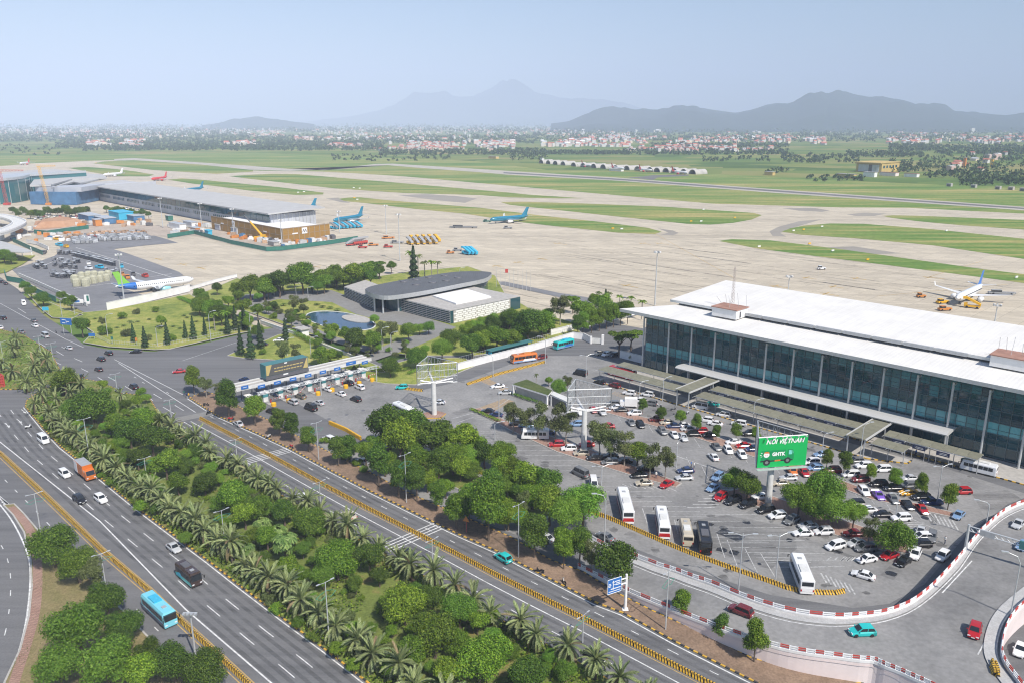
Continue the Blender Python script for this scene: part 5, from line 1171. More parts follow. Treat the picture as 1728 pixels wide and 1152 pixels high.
def plane(label, nose, tail, fus, fin, eng, wing='pl_grey', band=None):
    a, b2 = G(*nose, -.3), G(*tail, -.3); c = (a + b2) / 2; d = a - b2
    r = thing('airliner', label, 'aeroplane', (c.x, c.y, -.3), atan2(d.y, d.x))
    for k, m in (('fuselage', fus), ('wl', wing), ('wr', wing), ('twl', wing), ('twr', wing), ('ewl', eng), ('ewr', eng), ('fin', fin), ('gear', None), ('win', None), ('cock', None)):
        o = ob(PLM[k].name, PLM[k], r)
        if m: setmat(o, M[m])
    if band:
        q = MB(); q.loft([[(x, r_ * cos(2 * pi * k / 14), 3.6 + up + r_ * sin(2 * pi * k / 14)) for k in range(14)] for x, r_, up in ((-9.5, 1.93, .17), (-11, 1.83, .33), (-14.5, 1.33, .72), (-17.5, .73, 1.05))], 0, False); part('tail_band', q, M[band], r, smooth_=True)
    return r
plane('white airliner with lime green fin and blue tail cone beside the white wall', (319, 484), (207, 499), 'pl_white', 'pl_lime', 'pl_cyan', 'pl_grey', 'pl_blue')
plane('teal airliner with nose left among cyan stair trucks by the gold hoarding', (556, 381), (620, 371), 'pl_teal', 'pl_teal', 'pl_white')
plane('teal airliner standing alone on the open apron in the middle', (819, 379), (899, 373), 'pl_teal', 'pl_teal', 'pl_white')
plane('teal airliner half hidden behind the right end of the far terminal', (478, 362), (536, 356), 'pl_teal', 'pl_teal', 'pl_white')
plane('teal airliner showing its fin above the far terminal roof', (300, 328), (352, 322), 'pl_teal', 'pl_teal', 'pl_white')
plane('red tailed airliner with white nose beyond the far terminal roof', (247, 308), (291, 303), 'pl_red', 'pl_red', 'pl_red')
plane('small all white airliner beyond the far terminal roof', (178, 299), (206, 297), 'pl_white', 'pl_white', 'pl_white')
plane('red and white airliner far off at the left edge of the taxiway', (26, 280), (58, 277), 'pl_white', 'pl_red', 'pl_red', 'pl_white', 'pl_red')
plane('white airliner with blue fin facing the camera behind the white terminal roof', (1607, 520), (1660, 494), 'pl_white', 'pl_blue', 'pl_white', 'pl_white')
for k, (n_, t_) in enumerate((((1006, 284), (974, 281)), ((1061, 289), (1024, 286)), ((1106, 292), (1072, 289)), ((1166, 296), (1127, 293)))):
    plane('red tailed airliner in front of the arched shelters, %s from the left' % ('first', 'second', 'third', 'fourth')[k], n_, t_, 'pl_white', 'pl_red', 'pl_red', 'pl_grey', 'pl_red')
# stair trucks, belt loaders and tugs on the apron
def stair_truck(x, y, rz, m, label, group, sm=None):
    r = thing('stair_truck', label, 'stair truck', G(x, y, -.3), rz, group)
    q = MB(); q.box((0, 0, .9), (6.5, 2.0, .7)).box((2.6, 0, 1.6), (1.4, 2.0, 1.4)); part('chassis', q, M[m], r)
    q = MB(); q.loft([[(-3.4, -.9, 1.3), (-3.4, .9, 1.3), (-3.4, .9, 2.2), (-3.4, -.9, 2.2)], [(2.4, -.9, 4.0), (2.4, .9, 4.0), (2.4, .9, 5.0), (2.4, -.9, 5.0)], [(4.0, -.9, 4.0), (4.0, .9, 4.0), (4.0, .9, 5.0), (4.0, -.9, 5.0)]]); part('stair', q, M[sm or m], r)
    q = MB()
    for k in range(8): q.box((-3.0 + k * .72, 0, 2.25 + k * .36), (.34, 1.5, .05))
    part('steps', q, M['darksteel'], r)
    for sx in (-2, 2):
        for sy in (-1, 1): q = MB(); q.lathe([(0, -.2), (.5, -.2), (.5, .2), (0, .2)], 9, 0, 'y', (sx, sy, .5)); part('wheel', q, M['black'], r)
for k in range(10): stair_truck(692 + k * 5.1, 413 - (k % 2) * 3 - k * .2, 2.2, 'yellow', 'yellow stair truck in the parked yellow cluster on the apron', 'yellow stair trucks on the apron', 'yellow' if k % 2 else 'steel')
for k in range(8): stair_truck(564 + k * 6, 387 - k * .4, 2.6, 'cyan', 'cyan stair truck parked under the teal airliner by the gold hoarding', 'cyan stair trucks by the hoarding', 'cyan' if k % 2 else 'box_grey')
for k in range(3): stair_truck(787 + k * 6, 430, 2.4, 'cyan', 'cyan stair truck in the group of three on the open apron', 'three cyan stair trucks')
for k in range(7): stair_truck(592 + k * 3.4, 415 - k * .5, 0.6, 'red', 'red and grey stair truck in the close row near the green fence', 'red stair trucks near the fence', 'steel')
stair_truck(1640, 520, 2.6, 'yellow', 'yellow stair truck drawn up to the white airliner with blue fin', None)
def tug(x, y, rz, m, label, l=4.0):
    q = MB(); q.box((0, 0, .8), (l, 1.9, .8), 0, 0).box((-l * .2, 0, 1.6), (l * .35, 1.7, .9), 0, 1).box((-l * .2, 0, 2.1), (l * .38, 1.8, .12), 0, 0)
    for sx in (-.33, .33):
        for sy in (-.9, .9): q.lathe([(0, -.18), (.45, -.18), (.45, .18), (0, .18)], 8, 2, 'y', (sx * l, sy, .45))
    tag(ob('apron_tug', q.mesh('apron_tug', [M[m], M['glass'], M['black']]), None, G(x, y, -.3), rz), label, 'apron tug')
tug(1590, 512, 0.3, 'yellow', 'yellow apron truck left of the nose of the white airliner', 6); tug(1594, 524, .2, 'orange', 'orange belt loader at the edge of the white terminal roof', 6)
tug(1554, 502, .1, 'orange', 'orange tug at the left wing tip of the white airliner'); tug(1690, 497, -.2, 'box_grey', 'long grey cart train behind the white airliner', 12)
tug(655, 403, .3, 'orange', 'orange loader beside the far floodlight mast', 9); tug(630, 415, .2, 'orange', 'orange and yellow tug between the red stair trucks and the mast', 7); tug(655, 418, 0, 'red', 'red tug alone on the pale apron', 6); tug(612, 419, 0, 'red', 'red tug at the right end of the red stair trucks', 6)
tug(670, 411, 0, 'box_grey', 'grey cart train left of the yellow stair trucks', 9); tug(782, 385, -.1, 'box_grey', 'long grey cart train on the open apron', 22); tug(760, 428, .1, 'orange', 'orange tug left of the three cyan stair trucks', 5); tug(772, 424, .2, 'box_grey', 'grey tug left of the three cyan stair trucks', 6)
tug(1386, 455, .1, 'pl_white', 'small white apron van with green rear on the empty stands', 4.5); tug(822, 375, -.1, 'green', 'green tow tractor at the nose of the lone teal airliner', 7); tug(857, 386, 0, 'box_grey', 'grey cart below the lone teal airliner', 7)
# ---------------------------------------------------------------- shelters and hangar beyond the runway
M['shel'] = mat('weathered_shelter_concrete', (0.42, 0.4, 0.37), .9, .2, .1)
ysh = atan2((G(1180, 291) - G(940, 276)).y, (G(1180, 291) - G(940, 276)).x)
q = MB(); n_ = 10; R_ = 7.6
outer = [(R_ * cos(pi * k / n_), R_ * sin(pi * k / n_)) for k in range(n_ + 1)]; inner = [(x * .9, z_ * .9) for x, z_ in outer]
for (pa, y0, y1, flip) in ((outer, -14, 14, 0), (inner, -13.9, 12, 1)):
    for k in range(n_): a, b2 = pa[k], pa[k + 1]; q.quad((a[0], y0, a[1]), (b2[0], y0, b2[1]), (b2[0], y1, b2[1]), (a[0], y1, a[1]))
for k in range(n_): q.quad((outer[k][0], -14, outer[k][1]), (outer[k + 1][0], -14, outer[k + 1][1]), (inner[k + 1][0], -14, inner[k + 1][1]), (inner[k][0], -14, inner[k][1]))
sh_shell = q.mesh('shell', M['shel'])
q = MB(); q.add([(x, 11.8, z_) for x, z_ in inner], [tuple(range(n_ + 1))]); sh_back = q.mesh('rear_wall', M['darksteel'])
for x, y in ((922, 276), (934, 277), (946, 278), (959, 279), (977, 281), (993, 282), (1011, 283.5), (1027, 284.5), (1048, 286), (1067, 287), (1085, 288), (1106, 289.5), (1118, 290.5), (1133, 291), (1147, 292), (1163, 293), (1178, 294)):
    r = thing('aircraft_shelter', 'grey arched aircraft shelter with dark mouth in the row beyond the runway', 'aircraft shelter', G(x, y, -.4), ysh, 'arched shelters beyond the runway')
    ob('shell', sh_shell, r); ob('rear_wall', sh_back, r)
M['hg_y'] = mat('ochre_hangar_wall', (0.55, 0.4, 0.14), .8, .1, .1); M['hg_w'] = mat('hangar_door', (0.55, 0.56, 0.6), .6, .1, .3)
a, b2 = G(1443, 290, -.4), G(1486, 292, -.4); d = b2 - a; hw = d.length
hg = thing('yellow_hangar', 'big ochre hangar with pale sliding doors beyond the runway', 'hangar', a, atan2(d.y, d.x))
q = MB(); q.box((hw / 2, 34, 7.5), (hw, 64, 15)); part('wall', q, M['hg_y'], hg)
q = MB(); q.box((hw / 2, 31, 15.6), (hw + 2, 72, 1.2)); part('roof', q, M['hg_y'], hg)
for k in range(6):
    if k == 3: continue
    q = MB(); q.box((hw * (.16 + k * .135), 1.6, 6.6), (hw * .125, .5, 11.5)); part('sliding_door', q, M['hg_w'], hg)
q = MB(); q.box((hw * .565, 1.8, 6.6), (hw * .12, .3, 11.5)); part('door_opening', q, M['darksteel'], hg)
for k in range(5): q = MB(); q.box((hw + .15, 10 + k * 11, 9), (.3, 6, 4)); part('window', q, M['gl_dark'], hg)
for k, (x, y, w, d_, h, m, lab) in enumerate(((1299, 296, 15, 7, 5, 'hg_y', 'low ochre hut by the field path left of the big hangar'), (1428, 301, 28, 8, 6, 'hg_y', 'long ochre shed with trees in front of the big hangar'), (1468, 299, 18, 8, 7, 'white', 'white house in front of the ochre hangar'), (1500, 297, 26, 10, 5, 'pinkwall', 'pink roofed house beside the ochre hangar'),
        (1538, 299, 20, 8, 5, 'white', 'white house with red roof right of the ochre hangar'), (1627, 283, 4, 4, 17, 'orange', 'orange silo tower among the trees right of the hangar'), (1673, 282, 4, 4, 14, 'yellow', 'yellow silo tower among the trees at the right'), (1040, 289, 30, 6, 3, 'white', 'white site wall before the second red airliner'),
        (1104, 289, 14, 5, 4, 'white', 'white vehicle shed before the fourth red airliner'), (833, 268, 30, 8, 5, 'hg_y', 'low ochre building beyond the runway left of the shelters'), (915, 274, 6, 6, 8, 'white', 'white hut at the left end of the shelter row'))):
    q = MB(); q.box((0, 0, h / 2), (w, d_, h), 0, 0).box((0, 0, h + .3), (w + 1, d_ + 1, .6), 0, 1)
    tag(ob('airfield_hut', q.mesh('airfield_hut', [M[m], M['roofred'] if k in (3, 4) else M['concrete']]), None, G(x, y, -.4), ysh), lab, 'hut')
for x, y in ((1602, 315), (1643, 317), (1684, 320), (1706, 321), (1726, 323)):
    q = MB(); q.box((0, 0, 2), (6, 5, 4), 0, 0).box((0, -2.55, 1.4), (4, .1, 2.6), 0, 1)
    tag(ob('block_house', q.mesh('block_house', [M['concrete'], M['darksteel']]), None, G(x, y, -.4), ysh), 'small grey concrete block house in the row along the far perimeter', 'block house', 'block houses along the perimeter')
for x, y in ((1183, 290 + 85), (1166, 375), (1187, 355), (1240, 369), (1034, 387), (1049, 388), (1339, 391), (1356, 389), (1387, 384), (1597, 391), (1366, 413), (1281, 418), (597, 318), (607, 319), (598, 335), (603, 338), (513, 325), (503, 326), (162, 276), (1405, 425), (1464, 440), (1715, 470)):
    q = MB(); q.box((0, 0, .8), (2.4, .4, .9), 0, 0).box((-.8, 0, .2), (.15, .3, .5), 0, 1)
    tag(ob('taxiway_sign', q.mesh('taxiway_sign', [M['white'] if x % 2 else M['yellow'], M['darksteel']]), None, G(x, y, -.3), .5), 'small low taxiway sign board standing in the airfield grass', 'taxiway sign', 'taxiway signs on the airfield')

# ---------------------------------------------------------------- villages, woods, mountains
wm = [mat('house_wall_white', (0.52, 0.51, 0.49), .8, .1, .1, rnd=.15), mat('house_wall_cream', (0.58, 0.5, 0.4), .8, .1, .1, rnd=.2), mat('house_wall_pink', (0.55, 0.4, 0.36), .8, .1, .1, rnd=.2)]
rm = [mat('red_tile_roof', (0.4, 0.14, 0.1), .8, .2, .3, rnd=.3), mat('grey_sheet_roof', (0.4, 0.41, 0.43), .6, .2, .3, rnd=.3), mat('pale_roof', (0.6, 0.6, 0.6), .7, .1, .3, rnd=.2)]
def house(q, cx=0, cy=0, w=8, d=12, h=8, rz=0.0, wi=0, ri=3, gable=True, z=-.5):
    q.box((cx, cy, z + h / 2), (w, d, h), rz, wi); ca, sa_ = cos(rz), sin(rz)
    f = lambda x, y, zz: (cx + x * ca - y * sa_, cy + x * sa_ + y * ca, zz)
    W, Dd = w / 2 + .5, d / 2 + .5; zt = z + h
    if gable: q.add([f(-W, -Dd, zt), f(W, -Dd, zt), f(W, Dd, zt), f(-W, Dd, zt), f(0, -Dd, zt + w * .32), f(0, Dd, zt + w * .32)], [(0, 1, 4), (2, 3, 5), (1, 2, 5, 4), (3, 0, 4, 5)], ri)
    else: q.box((cx, cy, zt + .5), (w + .6, d * .5, 1.2), rz, ri)
HM = []
for k in range(9):
    q = MB(); house(q, w=RN.uniform(7, 10), d=RN.uniform(10, 16), h=RN.choice((5, 7, 9, 12)), gable=k % 3 != 2, wi=0, ri=1, z=0)
    q.box((0, -8.2 if False else 0, .01), (.1, .1, .02), 0, 0)
    HM.append(q.mesh('village_house', [wm[k % 3], rm[(0, 0, 2, 0, 1, 2, 0, 0, 1)[k]]]))
spots = []
for x0, x1, ya, yb, n in ((150, 290, 240, 248.5, 70), (380, 430, 240, 246, 24), (540, 612, 248, 256.5, 60), (630, 865, 241, 255, 210), (1050, 1300, 249, 257, 120), (915, 1060, 238, 248, 120), (1000, 1330, 229, 242, 230), (420, 500, 222, 233, 70), (500, 870, 222, 237, 230),
        (1500, 1728, 227, 243, 170), (1290, 1390, 233, 246, 70), (10, 420, 221, 234, 260), (1560, 1728, 262, 290, 14), (870, 1060, 221, 234, 150)):
    cl = [(RN.uniform(x0, x1), RN.uniform(ya, yb)) for _ in range(max(3, n // 14))]
    for k in range(n):
        c = RN.choice(cl); x = min(x1, max(x0, RN.gauss(c[0], (x1 - x0) * .07 + 5))); y = min(yb, max(ya, RN.gauss(c[1], (yb - ya) * .12)))
        spots.append((x, y))
spots.sort(key=lambda p: -p[1])
for x, y in spots[:296]:
    tag(ob('village_house', RN.choice(HM), None, G(x, y, -.5), RN.choice((.2, 1.77, .5, 2.0))), 'small pale village house with red or grey roof on the plain beyond the runway', 'house', 'village houses beyond the runway')
q = MB()
for x, y in spots[296:]:
    p = G(x, y); house(q, p.x, p.y, RN.uniform(8, 14), RN.uniform(10, 22), RN.choice((5, 7, 10, 13)), RN.choice((.2, 1.77, .5)), RN.choice((0, 0, 0, 1, 2)), RN.choice((3, 3, 3, 4, 5)), RN.random() < .7)
for k in range(1300):
    x = RN.uniform(-40, 1768); y = RN.triangular(213.5, 226, 219); p = G(x, y); s_ = RN.uniform(.8, 2.0)
    house(q, p.x, p.y, 9 * s_, 14 * s_, RN.choice((6, 8, 12, 18)), RN.choice((.2, 1.77, .5)), RN.choice((0, 0, 0, 1, 2)), RN.choice((3, 3, 4, 5)), RN.random() < .6)
for x, y, w, h in ((66, 214, 40, 60), (347, 214, 40, 50), (320, 214, 50, 30), (350, 218, 80, 30), (1150, 210.5 + 4, 60, 40), (1480, 222, 60, 24), (1590, 221, 30, 45), (1640, 226, 30, 40), (1680, 218, 60, 20)):
    p = G(x, y); q.box((p.x, p.y, h / 2), (w, w * .5, h), .3, 0)
o = struct('distant_town', q, wm + rm, 'stuff')
def clump(q, p, r, h, n, s):
    for _ in range(n):
        a = RN.uniform(0, 2 * pi); u = RN.random() ** .5; z_ = h * (.2 + .8 * RN.random())
        k = r * u * (1 - .45 * (z_ / h) ** 2); c = Vector((p.x + k * cos(a), p.y + k * sin(a), z_ - .5))
        nn = Vector((RN.gauss(0, 1), RN.gauss(-.3, 1), RN.gauss(.5, 1))).normalized(); u_ = nn.orthogonal().normalized(); v_ = nn.cross(u_); s2 = s * RN.uniform(.6, 1.3)
        q.quad(c - u_ * s2 - v_ * s2, c + u_ * s2 - v_ * s2, c + u_ * s2 + v_ * s2, c - u_ * s2 + v_ * s2)
q = MB()
for x0, x1, ya, yb, n, r, h in ((95, 430, 240, 251, 420, 7, 11), (140, 440, 249, 255, 200, 6, 9), (430, 650, 241, 255, 380, 7, 12), (640, 920, 253, 262, 260, 6, 9), (860, 920, 262, 272, 24, 7, 13), (900, 1060, 256, 261, 160, 5, 7), (1050, 1330, 253, 262, 260, 6, 9), (1100, 1330, 243, 250, 200, 8, 10), (1320, 1450, 262, 276, 90, 6, 9),
        (1430, 1560, 258, 266, 100, 7, 11), (1500, 1560, 272, 292, 50, 6, 9), (1500, 1580, 244, 256, 140, 8, 12), (1580, 1740, 246, 262, 260, 8, 13), (1560, 1760, 262, 302, 190, 6.5, 10), (1620, 1760, 300, 314, 60, 6, 9), (0, 420, 226, 240, 420, 10, 12), (420, 900, 230, 243, 420, 10, 12), (900, 1728, 226, 240, 600, 10, 12), (0, 1728, 213, 226, 900, 22, 16), (-40, 100, 246, 262, 30, 6, 8),
        (560, 760, 262, 272, 40, 6, 7), (1180, 1300, 266, 274, 26, 6, 9), (1360, 1470, 299, 306, 16, 5, 7), (1290, 1330, 286, 296, 8, 5, 9)):
    for k in range(int(n * 1.5)):
        x, y = RN.uniform(x0, x1), RN.uniform(ya, yb)
        if x0 > 400 and RN.random() < .25: y = ya + (yb - ya) * RN.choice((.2, .5, .85)) + RN.uniform(-.4, .4)
        f = RN.uniform(.45, 1.0); p = G(x, y); dd = p.y / 1500
        clump(q, p, r * f * max(1, dd * .7), h * f * max(1, dd * .5), 11 if p.y < 2200 else 7, max(1.3, 1.15 * dd))
struct('distant_woods', q, M['lf_far'], 'stuff')
# mountains
def ridge(name, sky_px, dist, front, rough, seed, m, label):
    pts = smooth(sky_px, 6); q = MB(); rows = 15; n = len(pts)
    import mathutils.noise as mn
    grid = []
    for j in range(rows + 1):
        f = j / rows; row = []
        for i, (x, y) in enumerate(pts):
            u = (x - 864) / F; v = (y - 576) / F; k = dist / (CT - v * ST); X = u * k; Zt = HC + k * (-ST - v * CT)
            g_ = (f / .7) if f <= .7 else (1 - (f - .7) / .3 * .6)
            prof = g_ ** 1.25 if f <= .7 else g_
            Y = dist - front + front * f / .7 if f <= .7 else dist + (f - .7) / .3 * front * .5
            amp = (1 - abs(f - .7) / .7 if f < .7 else .4) * (0 if abs(f - .7) < .03 else 1)
            nz = mn.fractal(Vector((X / rough + seed, Y / rough, 0)), 1.0, 2.0, 5) * .5 * Zt * amp
            sp = 1 + .25 * (1 - f)
            row.append((X * (Y / dist) , Y, max(-4.0, Zt * prof + nz - (6 if f == 0 else 0))))
        grid.append(row)
    vs = [p for r in grid for p in r]
    fs = [(j * n + i, j * n + i + 1, (j + 1) * n + i + 1, (j + 1) * n + i) for j in range(rows) for i in range(n - 1)]
    q.add(vs, fs); o = ob(name, q.mesh(name, m, True)); o['kind'] = 'structure'; o['label'] = label
    return o
M['mount'] = ground_mat('forested_slope', [(.3, (0.014, 0.034, 0.024)), (.7, (0.035, 0.055, 0.042))], (.002, .01), fine=.02, finevar=.3)
ridge('mountains', [(930, 209), (960, 205), (1000, 190), (1030, 187), (1060, 184.5), (1095, 183), (1120, 180), (1140, 173), (1160, 174.5), (1185, 177), (1210, 183), (1238, 188), (1258, 184), (1280, 176), (1300, 170), (1335, 168), (1365, 153), (1385, 149.5), (1400, 151), (1415, 150.5), (1440, 159), (1465, 162), (1485, 157.5), (1520, 161), (1545, 169), (1590, 172), (1615, 181), (1640, 187), (1690, 193), (1728, 191), (1790, 186), (1850, 192), (1930, 203), (2000, 210)], 9500, 2600, 900, 3, M['mount'], 'forested mountain range')
ridge('far_mountains', [(480, 209), (560, 200), (640, 180), (700, 161), (740, 152), (775, 155), (800, 159), (830, 149), (850, 140), (868, 136), (885, 139), (915, 151), (960, 166), (1000, 173), (1050, 171), (1090, 181), (1150, 186), (1230, 190), (1290, 196), (1340, 208)], 21300, 2200, 1500, 9, M['mount'], 'far faint mountain')
ridge('low_hills', [(340, 210), (370, 206), (400, 200), (430, 197), (450, 199), (470, 201), (500, 207), (530, 210)], 10500, 900, 700, 5, M['mount'], 'low wooded hill')
# ---------------------------------------------------------------- haze
q = MB(); q.box((0, 11000, 698.5), (40000, 24000, 1403)); hzb = ob('haze', q.mesh('haze', [])); hzb['kind'] = 'stuff'
hm = bpy.data.materials.new('haze'); hm.use_nodes = True; t = hm.node_tree; t.nodes.clear()
o_ = N(t, 'ShaderNodeOutputMaterial'); pv_ = N(t, 'ShaderNodeVolumePrincipled'); setin(pv_, Color=(0.68, 0.77, 1.0, 1), Density=1.2e-4, Anisotropy=-0.4)
t.links.new(pv_.outputs[0], o_.inputs['Volume']); hzb.data.materials.append(hm)
# ---------------------------------------------------------------- trees
def leaf(q, c, nn, s, asp=0.62, m=0, fold=0.0):
    nn = nn.normalized(); u = nn.orthogonal().normalized(); u.rotate(Matrix.Rotation(RN.uniform(0, 6.28), 3, nn)); v = nn.cross(u)
    q.add([c - u * s, c - v * s * asp + nn * fold, c + u * s, c + v * s * asp + nn * fold], [(0, 1, 2, 3)], m)
def rdir(up=-0.35):
    while True:
        d = Vector((RN.gauss(0, 1), RN.gauss(0, 1), RN.gauss(0, 1)))
        if d.length > .1:
            d.normalize()
            if d.z > up: return d
def crown(lobes, n, s, up=-.5, squash=1.0):
    "leafy crown: lobes (centre, radius), leaves near each lobe's shell facing outward"
    q = MB(); tot = sum(r * r for c, r in lobes); n = int(n * 2.0); s *= .64
    for c, r in lobes:
        for _ in range(int(n * r * r / tot)):
            d = rdir(up); rr = r * (1 - .55 * RN.random() ** 1.8) * RN.uniform(.86, 1.16)
            p = Vector((c[0] + d.x * rr, c[1] + d.y * rr, c[2] + d.z * rr * squash))
            leaf(q, p, d + Vector((RN.gauss(0, .55), RN.gauss(0, .55), RN.gauss(.25, .45))), s * RN.uniform(.65, 1.35))
    return q
def trunk(h, r0, r1, limbs, spread, zt, m='bark'):
    q = MB(); j = RN.uniform(-.05, .05); q.tube([(0, 0, -.05), (j, j, h * .5), (0, 0, h)], [r0, (r0 + r1) / 2 * 1.02, r1], 7)
    for k in range(limbs):
        a = 2 * pi * k / limbs + RN.uniform(-.4, .4); e = RN.uniform(.7, 1.1)
        q.tube([(0, 0, h * .92), (cos(a) * spread * .5 * e, sin(a) * spread * .5 * e, h + (zt - h) * .55), (cos(a) * spread * e, sin(a) * spread * e, zt)], [r1 * .85, r1 * .55, r1 * .2], 5)
    return q.mesh('trunk', M[m])
TREE = {}
def kind(key, mats, zc, variants): TREE[key] = (mats, zc, variants)
def var_round(nlobe, R, n, s, flat=.85, zc=1.25, th=.7, tr=.075):
    lobes = [((0, 0, zc), .62)]
    for k in range(nlobe):
        a = 2 * pi * k / nlobe * 1.0 + RN.uniform(-.35, .35); e = RN.uniform(-.28, .55)
        rr = RN.uniform(.42, .62); lobes.append(((cos(a) * rr, sin(a) * rr, zc + e * flat), RN.uniform(.3, .48)))
    for k in range(3): a = RN.uniform(0, 6.28); lobes.append(((cos(a) * .3, sin(a) * .3, zc + .5 * flat), RN.uniform(.28, .42)))
    return crown(lobes, n, s).mesh('crown', M['lf_mid']), trunk(th, tr, tr * .65, 4, .5, zc - .05)
kind('round', ('lf_mid', 'lf_dark', 'lf_mid'), 1.25, [var_round(7, 1, 4200, .075) for _ in range(4)])
kind('bright', ('lf_bright',), 1.15, [var_round(9, 1, 6200, .055, .75, 1.15, .7, .06) for _ in range(3)])
_lw = [var_round(9, 1, 6400, .055, .8, .95, .5, .07) for _ in range(3)]
kind('shade', ('lf_dark',), .95, _lw)
kind('low', ('lf_dark', 'lf_mid'), .95, _lw)
def var_oval():
    zc = 1.9; lobes = []
    for k in range(12):
        z_ = RN.uniform(-.8, .85); w = sqrt(max(.08, 1 - (z_ / 1.2) ** 2)) * (.85 if z_ < .2 else .7); a = RN.uniform(0, 6.28)
        lobes.append(((cos(a) * w * .6, sin(a) * w * .6, zc + z_), RN.uniform(.34, .5)))
    lobes += [((0, 0, zc - .3), .6), ((0, 0, zc + .5), .5), ((0, 0, zc + .85), .3)]
    return crown(lobes, 4600, .085).mesh('crown', M['lf_dark']), trunk(1.15, .06, .045, 5, .45, zc)
kind('oval', ('lf_mid', 'lf_mid', 'lf_dark'), 1.9, [var_oval() for _ in range(4)])
def var_sparse():
    zc = 1.7; lobes = [((RN.uniform(-.5, .5), RN.uniform(-.5, .5), zc + RN.uniform(-.6, .7)), RN.uniform(.28, .45)) for _ in range(12)]
    return crown(lobes, 2100, .08).mesh('crown', M['lf_olive']), trunk(1.0, .06, .04, 6, .55, zc + .2, 'palebark')
kind('olive', ('lf_olive',), 1.7, [var_sparse() for _ in range(3)])
def var_umbrella():
    lobes = [((cos(a) * r, sin(a) * r, 1.5 + RN.uniform(-.1, .12)), RN.uniform(.22, .34)) for a, r in [(RN.uniform(0, 6.28), RN.uniform(0, .8)) for _ in range(18)]]
    return crown(lobes, 3200, .075, -.3, .45).mesh('crown', M['lf_mid']), trunk(.9, .07, .05, 6, .7, 1.45)
kind('umbrella', ('lf_mid', 'lf_dark'), 1.5, [var_umbrella() for _ in range(3)])
def var_cone():
    q = MB()
    for _ in range(1900):
        f = RN.random() ** .8; z_ = .25 + f * 4.6; r_ = (1 - f) ** .75 * (.75 + .25 * sin(z_ * 9)) * (.7 + .3 * RN.random()); a = RN.uniform(0, 6.28)
        leaf(q, Vector((cos(a) * r_, sin(a) * r_, z_)), Vector((cos(a), sin(a), .4 + RN.gauss(0, .4))), .16 * RN.uniform(.7, 1.2))
    return q.mesh('crown', M['lf_conifer']), trunk(.7, .1, .06, 0, 0, 1)
kind('cone', ('lf_conifer',), 2.5, [var_cone() for _ in range(2)])
def var_bush():
    lobes = [((RN.uniform(-.5, .5), RN.uniform(-.5, .5), RN.uniform(.35, .75)), RN.uniform(.3, .5)) for _ in range(9)]
    return crown(lobes, 1500, .085, -.6).mesh('crown', M['lf_mid']), trunk(.4, .05, .03, 4, .4, .6)
kind('bush', ('lf_mid', 'lf_bright', 'lf_olive'), .55, [var_bush() for _ in range(3)])
def var_cycad():
    q = MB()
    for k in range(26):
        a = 2 * pi * k / 26 * 1.618; e = RN.uniform(.2, .9); d = Vector((cos(a), sin(a), 0)); pv0 = Vector((0, 0, .55))
        for j in range(5):
            p0 = pv0 + d * (.2 * j) + Vector((0, 0, .3 * e * j * .2 - .02 * j * j)); w = Vector((-sin(a), cos(a), 0)) * .1
            q.quad(p0 - w, p0 + d * .21 - w * .8, p0 + d * .21 + w * .8, p0 + w)
    return q.mesh('crown', M['lf_dark']), trunk(.55, .1, .09, 0, 0, 1)
kind('cycad', ('lf_dark',), .7, [var_cycad() for _ in range(2)])
def var_fan():
    "fan palm: drooping fans round a stout stem"
    q = MB(); hub = Vector((0, 0, 1.5))
    for k in range(46):
        a = 2.4 * k; e = RN.uniform(-.75, .9); d = Vector((cos(a) * cos(e), sin(a) * cos(e), sin(e))); c = hub + d * RN.uniform(.45, .75)
        nn = (d + Vector((0, 0, .6))).normalized(); u = nn.orthogonal().normalized(); v = nn.cross(u); s_ = .3
        for j in range(9):
            b0 = 2 * pi * j / 9; b1 = b0 + .5
            q.add([c, c + (u * cos(b0) + v * sin(b0)) * s_ + Vector((0, 0, -.07)), c + (u * cos((b0 + b1) / 2) + v * sin((b0 + b1) / 2)) * s_ * 1.2 + Vector((0, 0, -.15)), c + (u * cos(b1) + v * sin(b1)) * s_ + Vector((0, 0, -.07))], [(0, 1, 2, 3)])
    return q.mesh('crown', M['lf_fan']), trunk(1.5, .12, .1, 0, 0, 1)
kind('fan', ('lf_fan',), 1.5, [var_fan() for _ in range(2)])
def var_royal():
    q = MB(); hub = Vector((0, 0, 3.9))
    for k in range(14):
        a = 2.4 * k; e = RN.uniform(.1, 1.2); pts = [hub + Vector((cos(a), sin(a), 0)) * (t_ * cos(e * (1 - t_ * .6))) + Vector((0, 0, sin(e) * t_ - .75 * t_ * t_)) for t_ in (0, .25, .5, .75, 1)]
        for j in range(4):
            dd = (pts[j + 1] - pts[j]).normalized(); w = dd.cross(Vector((0, 0, 1))).normalized() * (.13, .2, .2, .12)[j]; dr = Vector((0, 0, -.1))
            q.quad(pts[j], pts[j + 1], pts[j + 1] + w + dr, pts[j] + w + dr); q.quad(pts[j + 1], pts[j], pts[j] - w + dr, pts[j + 1] - w + dr)
    return q.mesh('crown', M['lf_mid']), trunk(3.9, .12, .08, 0, 0, 1, 'palebark')
kind('royal', ('lf_mid', 'lf_olive'), 3.9, [var_royal() for _ in range(2)])
TREES = []
TL = {'round': 'rounded broadleaf tree', 'bright': 'bright yellow-green tree', 'low': 'dense dark green tree', 'shade': 'low spreading dark tree', 'oval': 'slim oval-crowned tree', 'olive': 'thin olive-grey tree', 'umbrella': 'flat umbrella-shaped tree', 'cone': 'dark pointed conifer', 'bush': 'leafy garden shrub', 'cycad': 'small dark cycad', 'fan': 'fan palm with drooping fans', 'royal': 'tall thin-stemmed palm'}
